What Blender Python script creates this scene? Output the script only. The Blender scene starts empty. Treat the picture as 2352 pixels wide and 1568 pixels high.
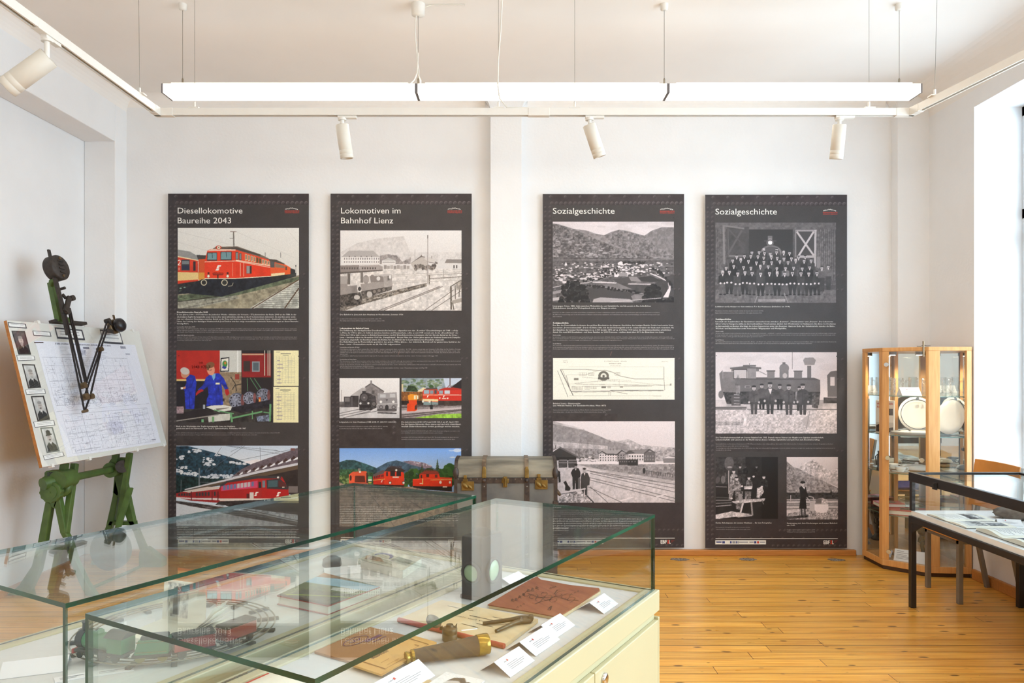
import bpy, bmesh, math, random
import numpy as np
from mathutils import Vector, Matrix

scene = bpy.context.scene
COL = scene.collection
# ------------------------------------------------------------------ camera
FPX, CX, HY, CAMZ = 1731.0, 1176.0, 848.0, 1.584
cam = bpy.data.cameras.new('camera')
cam.sensor_width = 36.0
cam.lens = 36.0 * FPX / 2352.0
cam.shift_y = (HY - 784.0) / 2352.0
cam.clip_start = 0.05
cam_o = bpy.data.objects.new('camera', cam)
cam_o.location = (0, 0, CAMZ)
cam_o.rotation_euler = (math.pi / 2, 0, 0)
COL.objects.link(cam_o)
scene.camera = cam_o
# ------------------------------------------------------------------ light and exposure
scene.view_settings.view_transform = 'Standard'
scene.view_settings.look = 'None'
scene.view_settings.gamma = 1.0
scene.view_settings.use_curve_mapping = False
scene.view_settings.exposure = 0.62
SKY = 6.7
LAMP = 6.6
w = bpy.data.worlds.new('sky')
scene.world = w
w.use_nodes = True
bg = w.node_tree.nodes['Background']
bg.inputs[0].default_value = (0.68, 0.85, 1.0, 1)
bg.inputs[1].default_value = SKY
WIN_Y = [(4.7, 5.714), (1.2, 3.9), (-1.5, 0.9)]  # first is visible; other two are unseen, added and widened to light the room
WIN_Z = (0.62, 3.571)
for a, b in WIN_Y:
    pl = bpy.data.lights.new('window_daylight', 'AREA')
    pl.shape = 'RECTANGLE'
    pl.size, pl.size_y = b - a, WIN_Z[1] - WIN_Z[0]
    pl.cycles.is_portal = True
    po = bpy.data.objects.new('window_daylight', pl)
    po.location = (3.98, (a + b) / 2, sum(WIN_Z) / 2)
    po.rotation_euler = (math.pi / 2, 0, math.pi / 2)
    COL.objects.link(po)
cy = scene.cycles
cy.max_bounces = 10
cy.diffuse_bounces = 5
cy.glossy_bounces = 5
cy.transparent_max_bounces = 40
cy.transmission_bounces = 6
cy.caustics_reflective = False
cy.caustics_refractive = False
cy.sample_clamp_indirect = 6.0

# ------------------------------------------------------------------ helpers
def P(px, py, Y):
    return Vector(((px - CX) / FPX * Y, Y, CAMZ - (py - HY) / FPX * Y))
def on_z(px, py, z):
    Y = FPX * (CAMZ - z) / (py - HY)
    return Vector(((px - CX) / FPX * Y, Y, z))
def on_x(px, py, X):
    return P(px, py, FPX * X / (px - CX))
def on_plane(px, py, o, n):
    d = Vector(((px - CX) / FPX, 1.0, -(py - HY) / FPX))
    c = Vector((0, 0, CAMZ))
    return c + d * ((o - c).dot(n) / d.dot(n))
def l1(v):
    v = v / 255.0
    return v / 12.92 if v <= 0.04045 else ((v + 0.055) / 1.055) ** 2.4
def lin(c):
    return (l1(c[0]), l1(c[1]), l1(c[2]), 1.0)

MATS = {}
def mat(name, rgb, rough=0.5, metal=0.0, var=0.05, scale=25.0, bump=0.0, coat=0.0, spec=0.5, rgb2=None, stretch=(1, 1, 1), detail=4.0, trans=0.0, lo=0.35, hi=0.65):
    if name in MATS:
        return MATS[name]
    m = bpy.data.materials.new(name)
    m.use_nodes = True
    nt = m.node_tree
    b = nt.nodes['Principled BSDF']
    tc = nt.nodes.new('ShaderNodeTexCoord')
    mp = nt.nodes.new('ShaderNodeMapping')
    mp.inputs['Scale'].default_value = stretch
    nz = nt.nodes.new('ShaderNodeTexNoise')
    nz.inputs['Scale'].default_value = scale
    nz.inputs['Detail'].default_value = detail
    cr = nt.nodes.new('ShaderNodeValToRGB')
    cr.color_ramp.elements[0].position = lo
    cr.color_ramp.elements[1].position = hi
    c = lin(rgb)
    if rgb2 is None:
        cr.color_ramp.elements[0].color = tuple(x * (1 - var) for x in c[:3]) + (1,)
        cr.color_ramp.elements[1].color = tuple(min(1, x * (1 + var)) for x in c[:3]) + (1,)
    else:
        cr.color_ramp.elements[0].color = c
        cr.color_ramp.elements[1].color = lin(rgb2)
    L = nt.links.new
    L(tc.outputs['Object'], mp.inputs['Vector'])
    L(mp.outputs['Vector'], nz.inputs['Vector'])
    L(nz.outputs['Fac'], cr.inputs['Fac'])
    L(cr.outputs['Color'], b.inputs['Base Color'])
    b.inputs['Roughness'].default_value = rough
    b.inputs['Metallic'].default_value = metal
    b.inputs['Specular IOR Level'].default_value = spec
    b.inputs['Coat Weight'].default_value = coat
    b.inputs['Coat Roughness'].default_value = 0.08
    b.inputs['Transmission Weight'].default_value = trans
    if bump:
        bp = nt.nodes.new('ShaderNodeBump')
        bp.inputs['Strength'].default_value = bump
        bp.inputs['Distance'].default_value = 0.004
        L(nz.outputs['Fac'], bp.inputs['Height'])
        L(bp.outputs['Normal'], b.inputs['Normal'])
    MATS[name] = m
    return m

def emission_mat(name, rgb, strength):
    m = bpy.data.materials.new(name)
    m.use_nodes = True
    nt = m.node_tree
    b = nt.nodes['Principled BSDF']
    b.inputs['Base Color'].default_value = (0.9, 0.9, 0.88, 1)
    b.inputs['Emission Color'].default_value = rgb + (1,)
    b.inputs['Emission Strength'].default_value = strength
    return m

def glass_mat(name, tint=(0.97, 0.99, 0.98)):
    m = bpy.data.materials.new(name)
    m.use_nodes = True
    nt = m.node_tree
    nt.nodes.clear()
    out = nt.nodes.new('ShaderNodeOutputMaterial')
    mx = nt.nodes.new('ShaderNodeMixShader')
    tr = nt.nodes.new('ShaderNodeBsdfTransparent')
    tr.inputs[0].default_value = tint + (1,)
    gl = nt.nodes.new('ShaderNodeBsdfGlossy')
    gl.inputs['Roughness'].default_value = 0.0
    gl.inputs['Color'].default_value = (0.96, 1, 0.98, 1)
    fr = nt.nodes.new('ShaderNodeFresnel')
    ge = nt.nodes.new('ShaderNodeNewGeometry')
    mm = nt.nodes.new('ShaderNodeMapRange')
    mm.inputs['To Min'].default_value = 1.52
    mm.inputs['To Max'].default_value = 1 / 1.52
    L = nt.links.new
    L(ge.outputs['Backfacing'], mm.inputs['Value'])
    L(mm.outputs['Result'], fr.inputs['IOR'])
    L(fr.outputs['Fac'], mx.inputs['Fac'])
    L(tr.outputs[0], mx.inputs[1])
    L(gl.outputs[0], mx.inputs[2])
    L(mx.outputs[0], out.inputs['Surface'])
    return m

class MB:
    def __init__(s):
        s.v, s.f, s.m, s.s = [], [], [], []
    def add(s, vs, fs, m=0, smooth=False):
        o = len(s.v)
        s.v += [Vector(p) for p in vs]
        for f in fs:
            s.f.append([i + o for i in f]); s.m.append(m); s.s.append(smooth)
        return s
    def box(s, a, b, m=0):
        (x0, y0, z0), (x1, y1, z1) = a, b
        x0, x1 = min(x0, x1), max(x0, x1); y0, y1 = min(y0, y1), max(y0, y1); z0, z1 = min(z0, z1), max(z0, z1)
        vs = [(x0, y0, z0), (x1, y0, z0), (x1, y1, z0), (x0, y1, z0), (x0, y0, z1), (x1, y0, z1), (x1, y1, z1), (x0, y1, z1)]
        return s.add(vs, [(0, 3, 2, 1), (4, 5, 6, 7), (0, 1, 5, 4), (1, 2, 6, 5), (2, 3, 7, 6), (3, 0, 4, 7)], m)
    def obox(s, o, ex, ey, ez, m=0, fm=None):
        o, ex, ey, ez = Vector(o), Vector(ex), Vector(ey), Vector(ez)
        vs = [o, o + ex, o + ex + ey, o + ey]
        vs = vs + [p + ez for p in vs]
        fs = [(0, 3, 2, 1), (4, 5, 6, 7), (0, 1, 5, 4), (1, 2, 6, 5), (2, 3, 7, 6), (3, 0, 4, 7)]
        if ex.cross(ey).dot(ez) < 0:
            fs = [f[::-1] for f in fs]
        for i, f in enumerate(fs):
            s.add([], [], m)
        b = len(s.v)
        s.v += vs
        for i, f in enumerate(fs):
            s.f.append([k + b for k in f]); s.m.append(fm[i] if fm else m); s.s.append(False)
        return s
    def bar(s, p, q, w, h, m=0, up=(0, 0, 1)):
        p, q = Vector(p), Vector(q)
        d = (q - p)
        a = d.cross(Vector(up))
        if a.length < 1e-6:
            a = d.cross(Vector((0, 1, 0)))
        a.normalize()
        b = a.cross(d).normalized()
        return s.obox(p - a * w / 2 - b * h / 2, a * w, d, b * h, m)
    def cyl(s, p, q, r0, r1=None, m=0, n=20, caps=True, smooth=True):
        p, q = Vector(p), Vector(q)
        r1 = r0 if r1 is None else r1
        d = (q - p).normalized()
        a = d.orthogonal().normalized(); b = d.cross(a)
        vs = []
        for c, r in ((p, r0), (q, r1)):
            vs += [c + (a * math.cos(t) + b * math.sin(t)) * r for t in [2 * math.pi * i / n for i in range(n)]]
        s.add(vs, [(i, (i + 1) % n, n + (i + 1) % n, n + i) for i in range(n)], m, smooth)
        if caps:
            s.add(vs[:n], [tuple(range(n))[::-1]], m); s.add(vs[n:], [tuple(range(n))], m)
        return s
    def tube(s, pts, r, m=0, n=8):
        pts = [Vector(p) for p in pts]
        rs = r if isinstance(r, (list, tuple)) else [r] * len(pts)
        rings = []
        a = None
        for i, p in enumerate(pts):
            d = (pts[min(i + 1, len(pts) - 1)] - pts[max(i - 1, 0)]).normalized()
            if a is None:
                a = d.orthogonal().normalized()
            a = (a - d * a.dot(d))
            a = a.normalized() if a.length > 1e-6 else d.orthogonal().normalized()
            b = d.cross(a)
            rings.append([p + (a * math.cos(2 * math.pi * k / n) + b * math.sin(2 * math.pi * k / n)) * rs[i] for k in range(n)])
        vs = [v for g in rings for v in g]
        fs = [(j * n + k, j * n + (k + 1) % n, (j + 1) * n + (k + 1) % n, (j + 1) * n + k) for j in range(len(pts) - 1) for k in range(n)]
        s.add(vs, fs, m, True)
        s.add(rings[0], [tuple(range(n))[::-1]], m); s.add(rings[-1], [tuple(range(n))], m)
        return s
    def lathe(s, prof, c=(0, 0, 0), m=0, n=28, axis=(0, 0, 1), sy=1.0, smooth=True, ax=None, caps=True):
        c = Vector(c); d = Vector(axis).normalized()
        a = Vector(ax).normalized() if ax is not None else (Vector((1, 0, 0)) if abs(d.z) > 0.99 else d.orthogonal().normalized())
        b = d.cross(a)
        vs = []
        for r, z in prof:
            for k in range(n):
                t = 2 * math.pi * k / n
                vs.append(c + d * z + a * math.cos(t) * r + b * math.sin(t) * r * sy)
        fs = [(j * n + k, j * n + (k + 1) % n, (j + 1) * n + (k + 1) % n, (j + 1) * n + k) for j in range(len(prof) - 1) for k in range(n)]
        s.add(vs, fs, m, smooth)
        if caps and prof[0][0] > 1e-5:
            s.add(vs[:n], [tuple(range(n))[::-1]], m)
        if caps and prof[-1][0] > 1e-5:
            s.add(vs[-n:], [tuple(range(n))], m)
        return s
    def ball(s, c, r, m=0, n=16):
        r = (r, r, r) if not isinstance(r, (tuple, list)) else r
        c = Vector(c)
        k = n // 2
        vs = []
        for j in range(k + 1):
            ph = math.pi * j / k
            for i in range(n):
                t = 2 * math.pi * i / n
                vs.append(c + Vector((r[0] * math.sin(ph) * math.cos(t), r[1] * math.sin(ph) * math.sin(t), -r[2] * math.cos(ph))))
        fs = [(j * n + i, j * n + (i + 1) % n, (j + 1) * n + (i + 1) % n, (j + 1) * n + i) for j in range(k) for i in range(n)]
        return s.add(vs, fs, m, True)
    def prism(s, pts, ex, m=0, ms=None):
        pts = [Vector(p) for p in pts]; ex = Vector(ex); n = len(pts)
        nrm = Vector((0, 0, 0))
        for i in range(n):
            nrm += pts[i].cross(pts[(i + 1) % n])
        if nrm.dot(ex) < 0:
            pts = pts[::-1]
        vs = pts + [p + ex for p in pts]
        s.add(vs, [tuple(range(n))[::-1], tuple(range(n, 2 * n))], m)
        o = len(s.v) - 2 * n
        for i in range(n):
            s.f.append([o + i, o + (i + 1) % n, o + n + (i + 1) % n, o + n + i]); s.m.append(m if ms is None else ms); s.s.append(False)
        return s
    def quad(s, a, b, c, d, m=0):
        return s.add([a, b, c, d], [(0, 1, 2, 3)], m)
    def build(s, name, mats, parent=None, bevel=0.0, seg=2):
        me = bpy.data.meshes.new(name)
        off = Vector((0, 0, 0))
        q = parent
        while q is not None:
            off += q.location; q = q.parent
        me.from_pydata([tuple(v - off) for v in s.v], [], s.f)
        for mm in (mats if isinstance(mats, (list, tuple)) else [mats]):
            me.materials.append(mm)
        me.polygons.foreach_set('material_index', s.m)
        me.polygons.foreach_set('use_smooth', s.s)
        me.update()
        o = bpy.data.objects.new(name, me)
        COL.objects.link(o)
        if parent is not None:
            o.parent = parent
        if bevel:
            bv = o.modifiers.new('bevel', 'BEVEL')
            bv.width = bevel; bv.segments = seg; bv.limit_method = 'ANGLE'; bv.angle_limit = math.radians(40)
        return o

def thing(name, label, cat, loc=(0, 0, 0), group=None):
    o = bpy.data.objects.new(name, None)
    o.empty_display_size = 0.05
    o.location = loc
    COL.objects.link(o)
    o['label'] = label; o['category'] = cat
    if group: o['group'] = group
    return o
def tag(o, label, cat, group=None):
    o['label'] = label; o['category'] = cat
    if group: o['group'] = group
    return o
def struct(o, label=None):
    o['kind'] = 'structure'
    if label: o['label'] = label
    return o
def lab(o, label):
    o['label'] = label
    return o
def dup(root, loc, label=None, rotz=None, group=None):
    r = root.copy(); COL.objects.link(r); r.location = loc
    if rotz is not None: r.rotation_euler = (0, 0, rotz)
    if label: r['label'] = label
    if group: r['group'] = group
    for ch in list(root.children):
        c = ch.copy(); COL.objects.link(c); c.parent = r
        for g in list(ch.children):
            d = g.copy(); COL.objects.link(d); d.parent = c
    return r

# text: real outlines turned into flat meshes
def text_mesh(s, bold=0.0, res=2, xs=1.0):
    cu = bpy.data.curves.new('t', 'FONT')
    cu.body = s; cu.offset = bold; cu.resolution_u = res; cu.space_character = xs
    o = bpy.data.objects.new('t', cu)
    COL.objects.link(o)
    dg = bpy.context.evaluated_depsgraph_get()
    me = bpy.data.meshes.new_from_object(o.evaluated_get(dg))
    n = len(me.vertices)
    co = np.empty(n * 3, 'f'); me.vertices.foreach_get('co', co); co = co.reshape(-1, 3)
    fs = [list(p.vertices) for p in me.polygons]
    bpy.data.objects.remove(o); bpy.data.curves.remove(cu); bpy.data.meshes.remove(me)
    return co, fs
def text_obj(name, lines, fr, m, parent, res=1):
    """lines: (string, x, y, cap height, right x or None, bold); fr(x, y) gives the point on the surface."""
    mb = MB()
    for t, x, y, cap, xr, bold in lines:
        co, fs = text_mesh(t, bold, res)
        if not len(co): continue
        sc = cap / 0.727
        w0 = co[:, 0].max() - co[:, 0].min()
        sx = sc if xr is None else (xr - x) / w0
        mb.add([fr(x + (c[0] - co[:, 0].min()) * sx, y - c[1] * sc) for c in co], fs, 0)
    return mb.build(name, m, parent)
# ------------------------------------------------------------------ room shell
WALL = mat('plaster_wall', (236, 236, 236), 0.9, var=0.015, scale=3, bump=0.0, spec=0.2)
nt = WALL.node_tree
_n = nt.nodes.new('ShaderNodeTexNoise'); _n.inputs['Scale'].default_value = 45; _n.inputs['Detail'].default_value = 6
_b = nt.nodes.new('ShaderNodeBump'); _b.inputs['Strength'].default_value = 0.22; _b.inputs['Distance'].default_value = 0.006
nt.links.new([x for x in nt.nodes if x.type == 'TEX_COORD'][0].outputs['Object'], _n.inputs['Vector'])
nt.links.new(_n.outputs['Fac'], _b.inputs['Height']); nt.links.new(_b.outputs['Normal'], nt.nodes['Principled BSDF'].inputs['Normal'])
CEIL = mat('ceiling_paint', (240, 236, 231), 0.95, var=0.02, scale=1.2, spec=0.1)

XL, XR, YB, YF, ZC = -3.294, 3.504, 6.44, -3.0, 3.92
YP = 6.33
# floor boards
def floor_mat():
    m = bpy.data.materials.new('pine_floor_boards')
    m.use_nodes = True
    nt = m.node_tree; N = nt.nodes.new; L = nt.links.new
    b = nt.nodes['Principled BSDF']
    tc = N('ShaderNodeTexCoord')
    def math_(op, a, c=None):
        n = N('ShaderNodeMath'); n.operation = op
        for i, v in enumerate((a, c)):
            if v is None: continue
            if isinstance(v, (int, float)): n.inputs[i].default_value = v
            else: L(v, n.inputs[i])
        return n.outputs[0]
    sep = N('ShaderNodeSeparateXYZ'); L(tc.outputs['Object'], sep.inputs[0])
    X, Y = sep.outputs[0], sep.outputs[1]
    pw = 0.1005
    row = math_('FLOOR', math_('DIVIDE', Y, pw))
    fy = math_('FRACT', math_('DIVIDE', Y, pw))
    wn = N('ShaderNodeTexWhiteNoise'); wn.noise_dimensions = '1D'; L(row, wn.inputs['W'])
    shift = math_('MULTIPLY', wn.outputs['Value'], 7.0)
    bl = math_('DIVIDE', math_('ADD', X, shift), 2.7)
    colm = math_('FLOOR', bl); fx = math_('FRACT', bl)
    wn2 = N('ShaderNodeTexWhiteNoise'); wn2.noise_dimensions = '2D'
    cb = N('ShaderNodeCombineXYZ'); L(row, cb.inputs[0]); L(colm, cb.inputs[1]); L(cb.outputs[0], wn2.inputs['Vector'])
    # grain
    cg = N('ShaderNodeCombineXYZ'); L(math_('ADD', math_('MULTIPLY', X, 1.2), math_('MULTIPLY', row, 3.7)), cg.inputs[0]); L(math_('MULTIPLY', Y, 30.0), cg.inputs[1]); L(math_('MULTIPLY', wn2.outputs['Value'], 20.0), cg.inputs[2])
    gn = N('ShaderNodeTexNoise'); gn.inputs['Scale'].default_value = 2.2; gn.inputs['Detail'].default_value = 5; L(cg.outputs[0], gn.inputs['Vector'])
    cr = N('ShaderNodeValToRGB')
    cr.color_ramp.elements[0].position = 0.3; cr.color_ramp.elements[0].color = lin((204, 134, 42))
    cr.color_ramp.elements[1].position = 0.72; cr.color_ramp.elements[1].color = lin((234, 178, 84))
    L(gn.outputs['Fac'], cr.inputs['Fac'])
    hs = N('ShaderNodeHueSaturation'); L(cr.outputs[0], hs.inputs['Color'])
    L(math_('ADD', math_('MULTIPLY', wn2.outputs['Value'], 0.26), 0.87), hs.inputs['Value'])
    # worn, paler patches
    wn3 = N('ShaderNodeTexNoise'); wn3.inputs['Scale'].default_value = 0.9; L(tc.outputs['Object'], wn3.inputs['Vector'])
    # knots
    vo = N('ShaderNodeTexVoronoi'); vo.inputs['Scale'].default_value = 1.0; vo.inputs['Randomness'].default_value = 1.0
    ck = N('ShaderNodeCombineXYZ'); L(math_('MULTIPLY', X, 6.5), ck.inputs[0]); L(math_('MULTIPLY', Y, 17.0), ck.inputs[1]); L(ck.outputs[0], vo.inputs['Vector'])
    ksz = N('ShaderNodeTexWhiteNoise'); ksz.noise_dimensions = '3D'; L(vo.outputs['Position'], ksz.inputs['Vector'])
    kr = math_('MULTIPLY', math_('POWER', ksz.outputs['Value'], 1.8), 0.26)
    kn = math_('SUBTRACT', 1.0, math_('DIVIDE', vo.outputs['Distance'], math_('ADD', kr, 0.012)))
    kn = math_('MINIMUM', math_('MAXIMUM', math_('MULTIPLY', kn, 2.0), 0.0), 0.8)
    mk = N('ShaderNodeMixRGB'); L(kn, mk.inputs[0]); L(hs.outputs[0], mk.inputs[1]); mk.inputs[2].default_value = lin((74, 38, 14))
    # wear scuffs
    sc = N('ShaderNodeTexNoise'); sc.inputs['Scale'].default_value = 3.0; sc.inputs['Detail'].default_value = 8
    cs = N('ShaderNodeCombineXYZ'); L(math_('MULTIPLY', X, 1.3), cs.inputs[0]); L(math_('MULTIPLY', Y, 6.0), cs.inputs[1]); L(cs.outputs[0], sc.inputs['Vector'])
    scr = math_('MINIMUM', math_('MAXIMUM', math_('MULTIPLY', math_('SUBTRACT', sc.outputs['Fac'], 0.66), 6.0), 0.0), 0.55)
    ms = N('ShaderNodeMixRGB'); L(scr, ms.inputs[0]); L(mk.outputs[0], ms.inputs[1]); ms.inputs[2].default_value = lin((120, 84, 44))
    # gaps
    g1 = math_('LESS_THAN', fy, 0.075)
    g2 = math_('LESS_THAN', fx, 0.0012)
    gap = math_('MAXIMUM', math_('MULTIPLY', g1, math_('ADD', math_('MULTIPLY', wn.outputs['Value'], 0.4), 0.45)), g2)
    mg = N('ShaderNodeMixRGB'); L(gap, mg.inputs[0]); L(ms.outputs[0], mg.inputs[1]); mg.inputs[2].default_value = lin((70, 34, 8))
    L(mg.outputs[0], b.inputs['Base Color'])
    b.inputs['Roughness'].default_value = 0.34
    rr = math_('ADD', math_('MULTIPLY', sc.outputs['Fac'], 0.12), 0.24)
    L(rr, b.inputs['Roughness'])
    bp = N('ShaderNodeBump'); bp.inputs['Strength'].default_value = 0.25; bp.inputs['Distance'].default_value = 0.003
    L(math_('SUBTRACT', gn.outputs['Fac'], math_('MULTIPLY', gap, 2.0)), bp.inputs['Height'])
    L(bp.outputs[0], b.inputs['Normal'])
    return m
FLOOR = floor_mat()
struct(MB().box((XL - 0.6, YF - 0.1, -0.12), (XR + 0.7, YB + 0.2, 0.0)).build('floor', FLOOR))
# gouges in the boards before the rear wall
GOUGE = mat('splintered_wood', (62, 50, 42), 0.9, rgb2=(168, 150, 132), scale=60, bump=0.6)
for (px, py, wd, nm) in ((1560, 1284, 0.15, 'left'), (1717, 1284, 0.14, 'middle'), (1920, 1285, 0.14, 'right')):
    c = on_z(px, py, 0.001); mb = MB(); random.seed(px)
    pts = []
    for k in range(18):
        t = 2 * math.pi * k / 18; r = 0.75 + 0.35 * random.random()
        pts.append((c.x + math.cos(t) * wd / 2 * r * 1.1, c.y + math.sin(t) * 0.045 * r, 0.0005))
    mb.prism(pts, (0, 0, 0.0012))
    o = mb.build('floor_gouge', GOUGE); struct(o)

# rear wall: recessed panels between pilasters, rounded below the ceiling
wb = MB()
wb.box((XL - 0.5, YB, 0), (XR + 0.4, YB + 0.25, ZC))
X1, X2, X3 = -0.181, 0.0815, 3.24
def fillet(xe, s, r=0.17):
    pts = [(xe, YP, ZC), (xe, YP, ZC - r)]
    for k in range(1, 9):
        t = k / 8 * math.pi / 2
        pts.append((xe + s * r * (1 - math.cos(t)), YP, ZC - r + r * math.sin(t)))
    wb.prism(pts, (0, YB - YP, 0))
struct(wb.build('wall_back', WALL))
wb = MB(); wb.box((X1, YP, 0), (X2, YB, ZC)); fillet(X1, -1); fillet(X2, 1); struct(wb.build('trim_1', WALL, bevel=0.012))
wb = MB(); wb.box((X3, YP, 0), (XR + 0.3, YB, ZC)); fillet(X3, -1); struct(wb.build('trim_2', WALL, bevel=0.012))

# left wall with a deep niche
XN, ZN = -3.555, 3.475
wl = MB()
wl.box((XL - 0.6, YF - 0.1, 0), (XN, YB + 0.2, ZC))
wl.box((XN, 6.26, 0), (XL, YB + 0.2, ZC))
wl.box((XN, 3.3, ZN), (XL, 6.26, ZC))
wl.box((XN, YF - 0.1, 0), (XL, 3.3, ZC))
struct(wl.build('wall_left', WALL, bevel=0.008))

# right wall: one visible window opening, two unseen ones added for daylight
wr = MB()
XO = 4.0
ys = [YF - 0.1] + [v for ab in sorted(WIN_Y) for v in ab] + [YB + 0.2]
for i in range(0, len(ys), 2):
    wr.box((XR, ys[i], 0), (XO, ys[i + 1], ZC))
for a, b in WIN_Y:
    wr.box((XR, a, 0), (XO, b, WIN_Z[0])); wr.box((XR, a, WIN_Z[1]), (XO, b, ZC))
struct(wr.build('wall_right', WALL))
wf = MB().box((XL - 0.6, YF - 0.25, 0), (XR + 0.7, YF, ZC))
struct(wf.build('wall_front', WALL))

# ceiling with coved edges
ce = MB()
ce.box((XL - 0.6, YF - 0.3, ZC), (XR + 0.7, YB + 0.3, ZC + 0.15))
def cove(p0, p1, inw, r=0.22):
    p0, p1, inw = Vector(p0), Vector(p1), Vector(inw)
    pts = [p0 + Vector((0, 0, 0)), p0 + Vector((0, 0, -r))]
    for k in range(1, 9):
        t = k / 8 * math.pi / 2
        pts.append(p0 + inw * r * (1 - math.cos(t)) + Vector((0, 0, -r + r * math.sin(t))))
    ce.prism(pts, p1 - p0)
cove((XR, YF, ZC), (XR, YP, ZC), (-1, 0, 0)); cove((XL, YF, ZC), (XL, YB, ZC), (1, 0, 0), 0.14)
cove((XL, YB, ZC), (X1 - 0.05, YB, ZC), (0, -1, 0), 0.1); cove((X2 + 0.05, YB, ZC), (X3 - 0.05, YB, ZC), (0, -1, 0), 0.1)
o = struct(ce.build('ceiling', CEIL))

# skirting
BASE = mat('oiled_skirting_wood', (190, 126, 62), 0.45, var=0.1, scale=6, stretch=(1, 12, 12))
b1 = MB().box((XL, 6.398, 0), (X1, YB, 0.05)).box((X1 - 0.035, YP - 0.035, 0), (X2 + 0.035, YB, 0.05)).box((X2, 6.398, 0), (2.925, YB, 0.05))
struct(b1.build('baseboard_back', BASE, bevel=0.006))
struct(MB().box((XR - 0.03, YF, 0), (XR, 5.7, 0.075)).build('baseboard_right', BASE, bevel=0.006))
struct(MB().box((XN, 3.3, 0), (XN + 0.025, 6.26, 0.05)).box((XN, 6.235, 0), (XL, 6.26, 0.05)).build('baseboard_left', BASE))

# windows
WFR = mat('grey_white_window_paint', (206, 210, 214), 0.5, var=0.02)
WGL = glass_mat('window_glass', (0.97, 0.985, 0.99))
SILL = mat('white_sill', (236, 236, 232), 0.5, var=0.02)
for i, (a, b) in enumerate(WIN_Y):
    x0, x1 = 3.865, 3.935
    fr = MB()
    z0, z1 = WIN_Z
    t = 0.075
    for (ya, yb, za, zb) in ((a, a + t, z0, z1), (b - t, b, z0, z1), ((a + b) / 2 - t * .7, (a + b) / 2 + t * .7, z0, z1), (a, b, z0, z0 + t), (a, b, z1 - t, z1), (a, b, 2.72, 2.80)):
        fr.box((x0, ya, za), (x1, yb, zb))
    fr.box((x0 - 0.02, b - t - 0.03, 2.5), (x0, b - t + 0.005, 2.62)); fr.box((x0 - 0.02, b - t - 0.03, 1.1), (x0, b - t + 0.005, 1.22))
    wn = struct(fr.build('window_%d' % (i + 1), WFR, bevel=0.004))
    MB().box((3.896, a + t, z0 + t), (3.902, b - t, z1 - t)).build('pane', WGL, wn)
    MB().box((XR - 0.0, a, z0 - 0.0), (x0, b, z0 + 0.025)).build('sill', SILL, wn)
# ------------------------------------------------------------------ printed pictures, drawn as fine coloured meshes
RNG = np.random.RandomState(5)
def fbm(h, w, cell=32, octs=5):
    out = np.zeros((h, w)); amp = 1.0; tot = 0
    for o in range(octs):
        c = max(cell / 2 ** o, 1.0)
        gh, gw = int(h / c) + 3, int(w / c) + 3
        g = RNG.rand(gh, gw) * 2 - 1
        yy, xx = np.arange(h) / c, np.arange(w) / c
        y0, x0 = yy.astype(int), xx.astype(int)
        fy, fx = (yy - y0)[:, None], (xx - x0)[None, :]
        fy, fx = fy * fy * (3 - 2 * fy), fx * fx * (3 - 2 * fx)
        a = g[y0][:, x0]; b = g[y0][:, x0 + 1]; c2 = g[y0 + 1][:, x0]; d = g[y0 + 1][:, x0 + 1]
        out += amp * ((a * (1 - fx) + b * fx) * (1 - fy) + (c2 * (1 - fx) + d * fx) * fy)
        tot += amp; amp *= 0.6
    return out / tot * 1.8
FB = fbm(900, 900, 40, 6)
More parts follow.
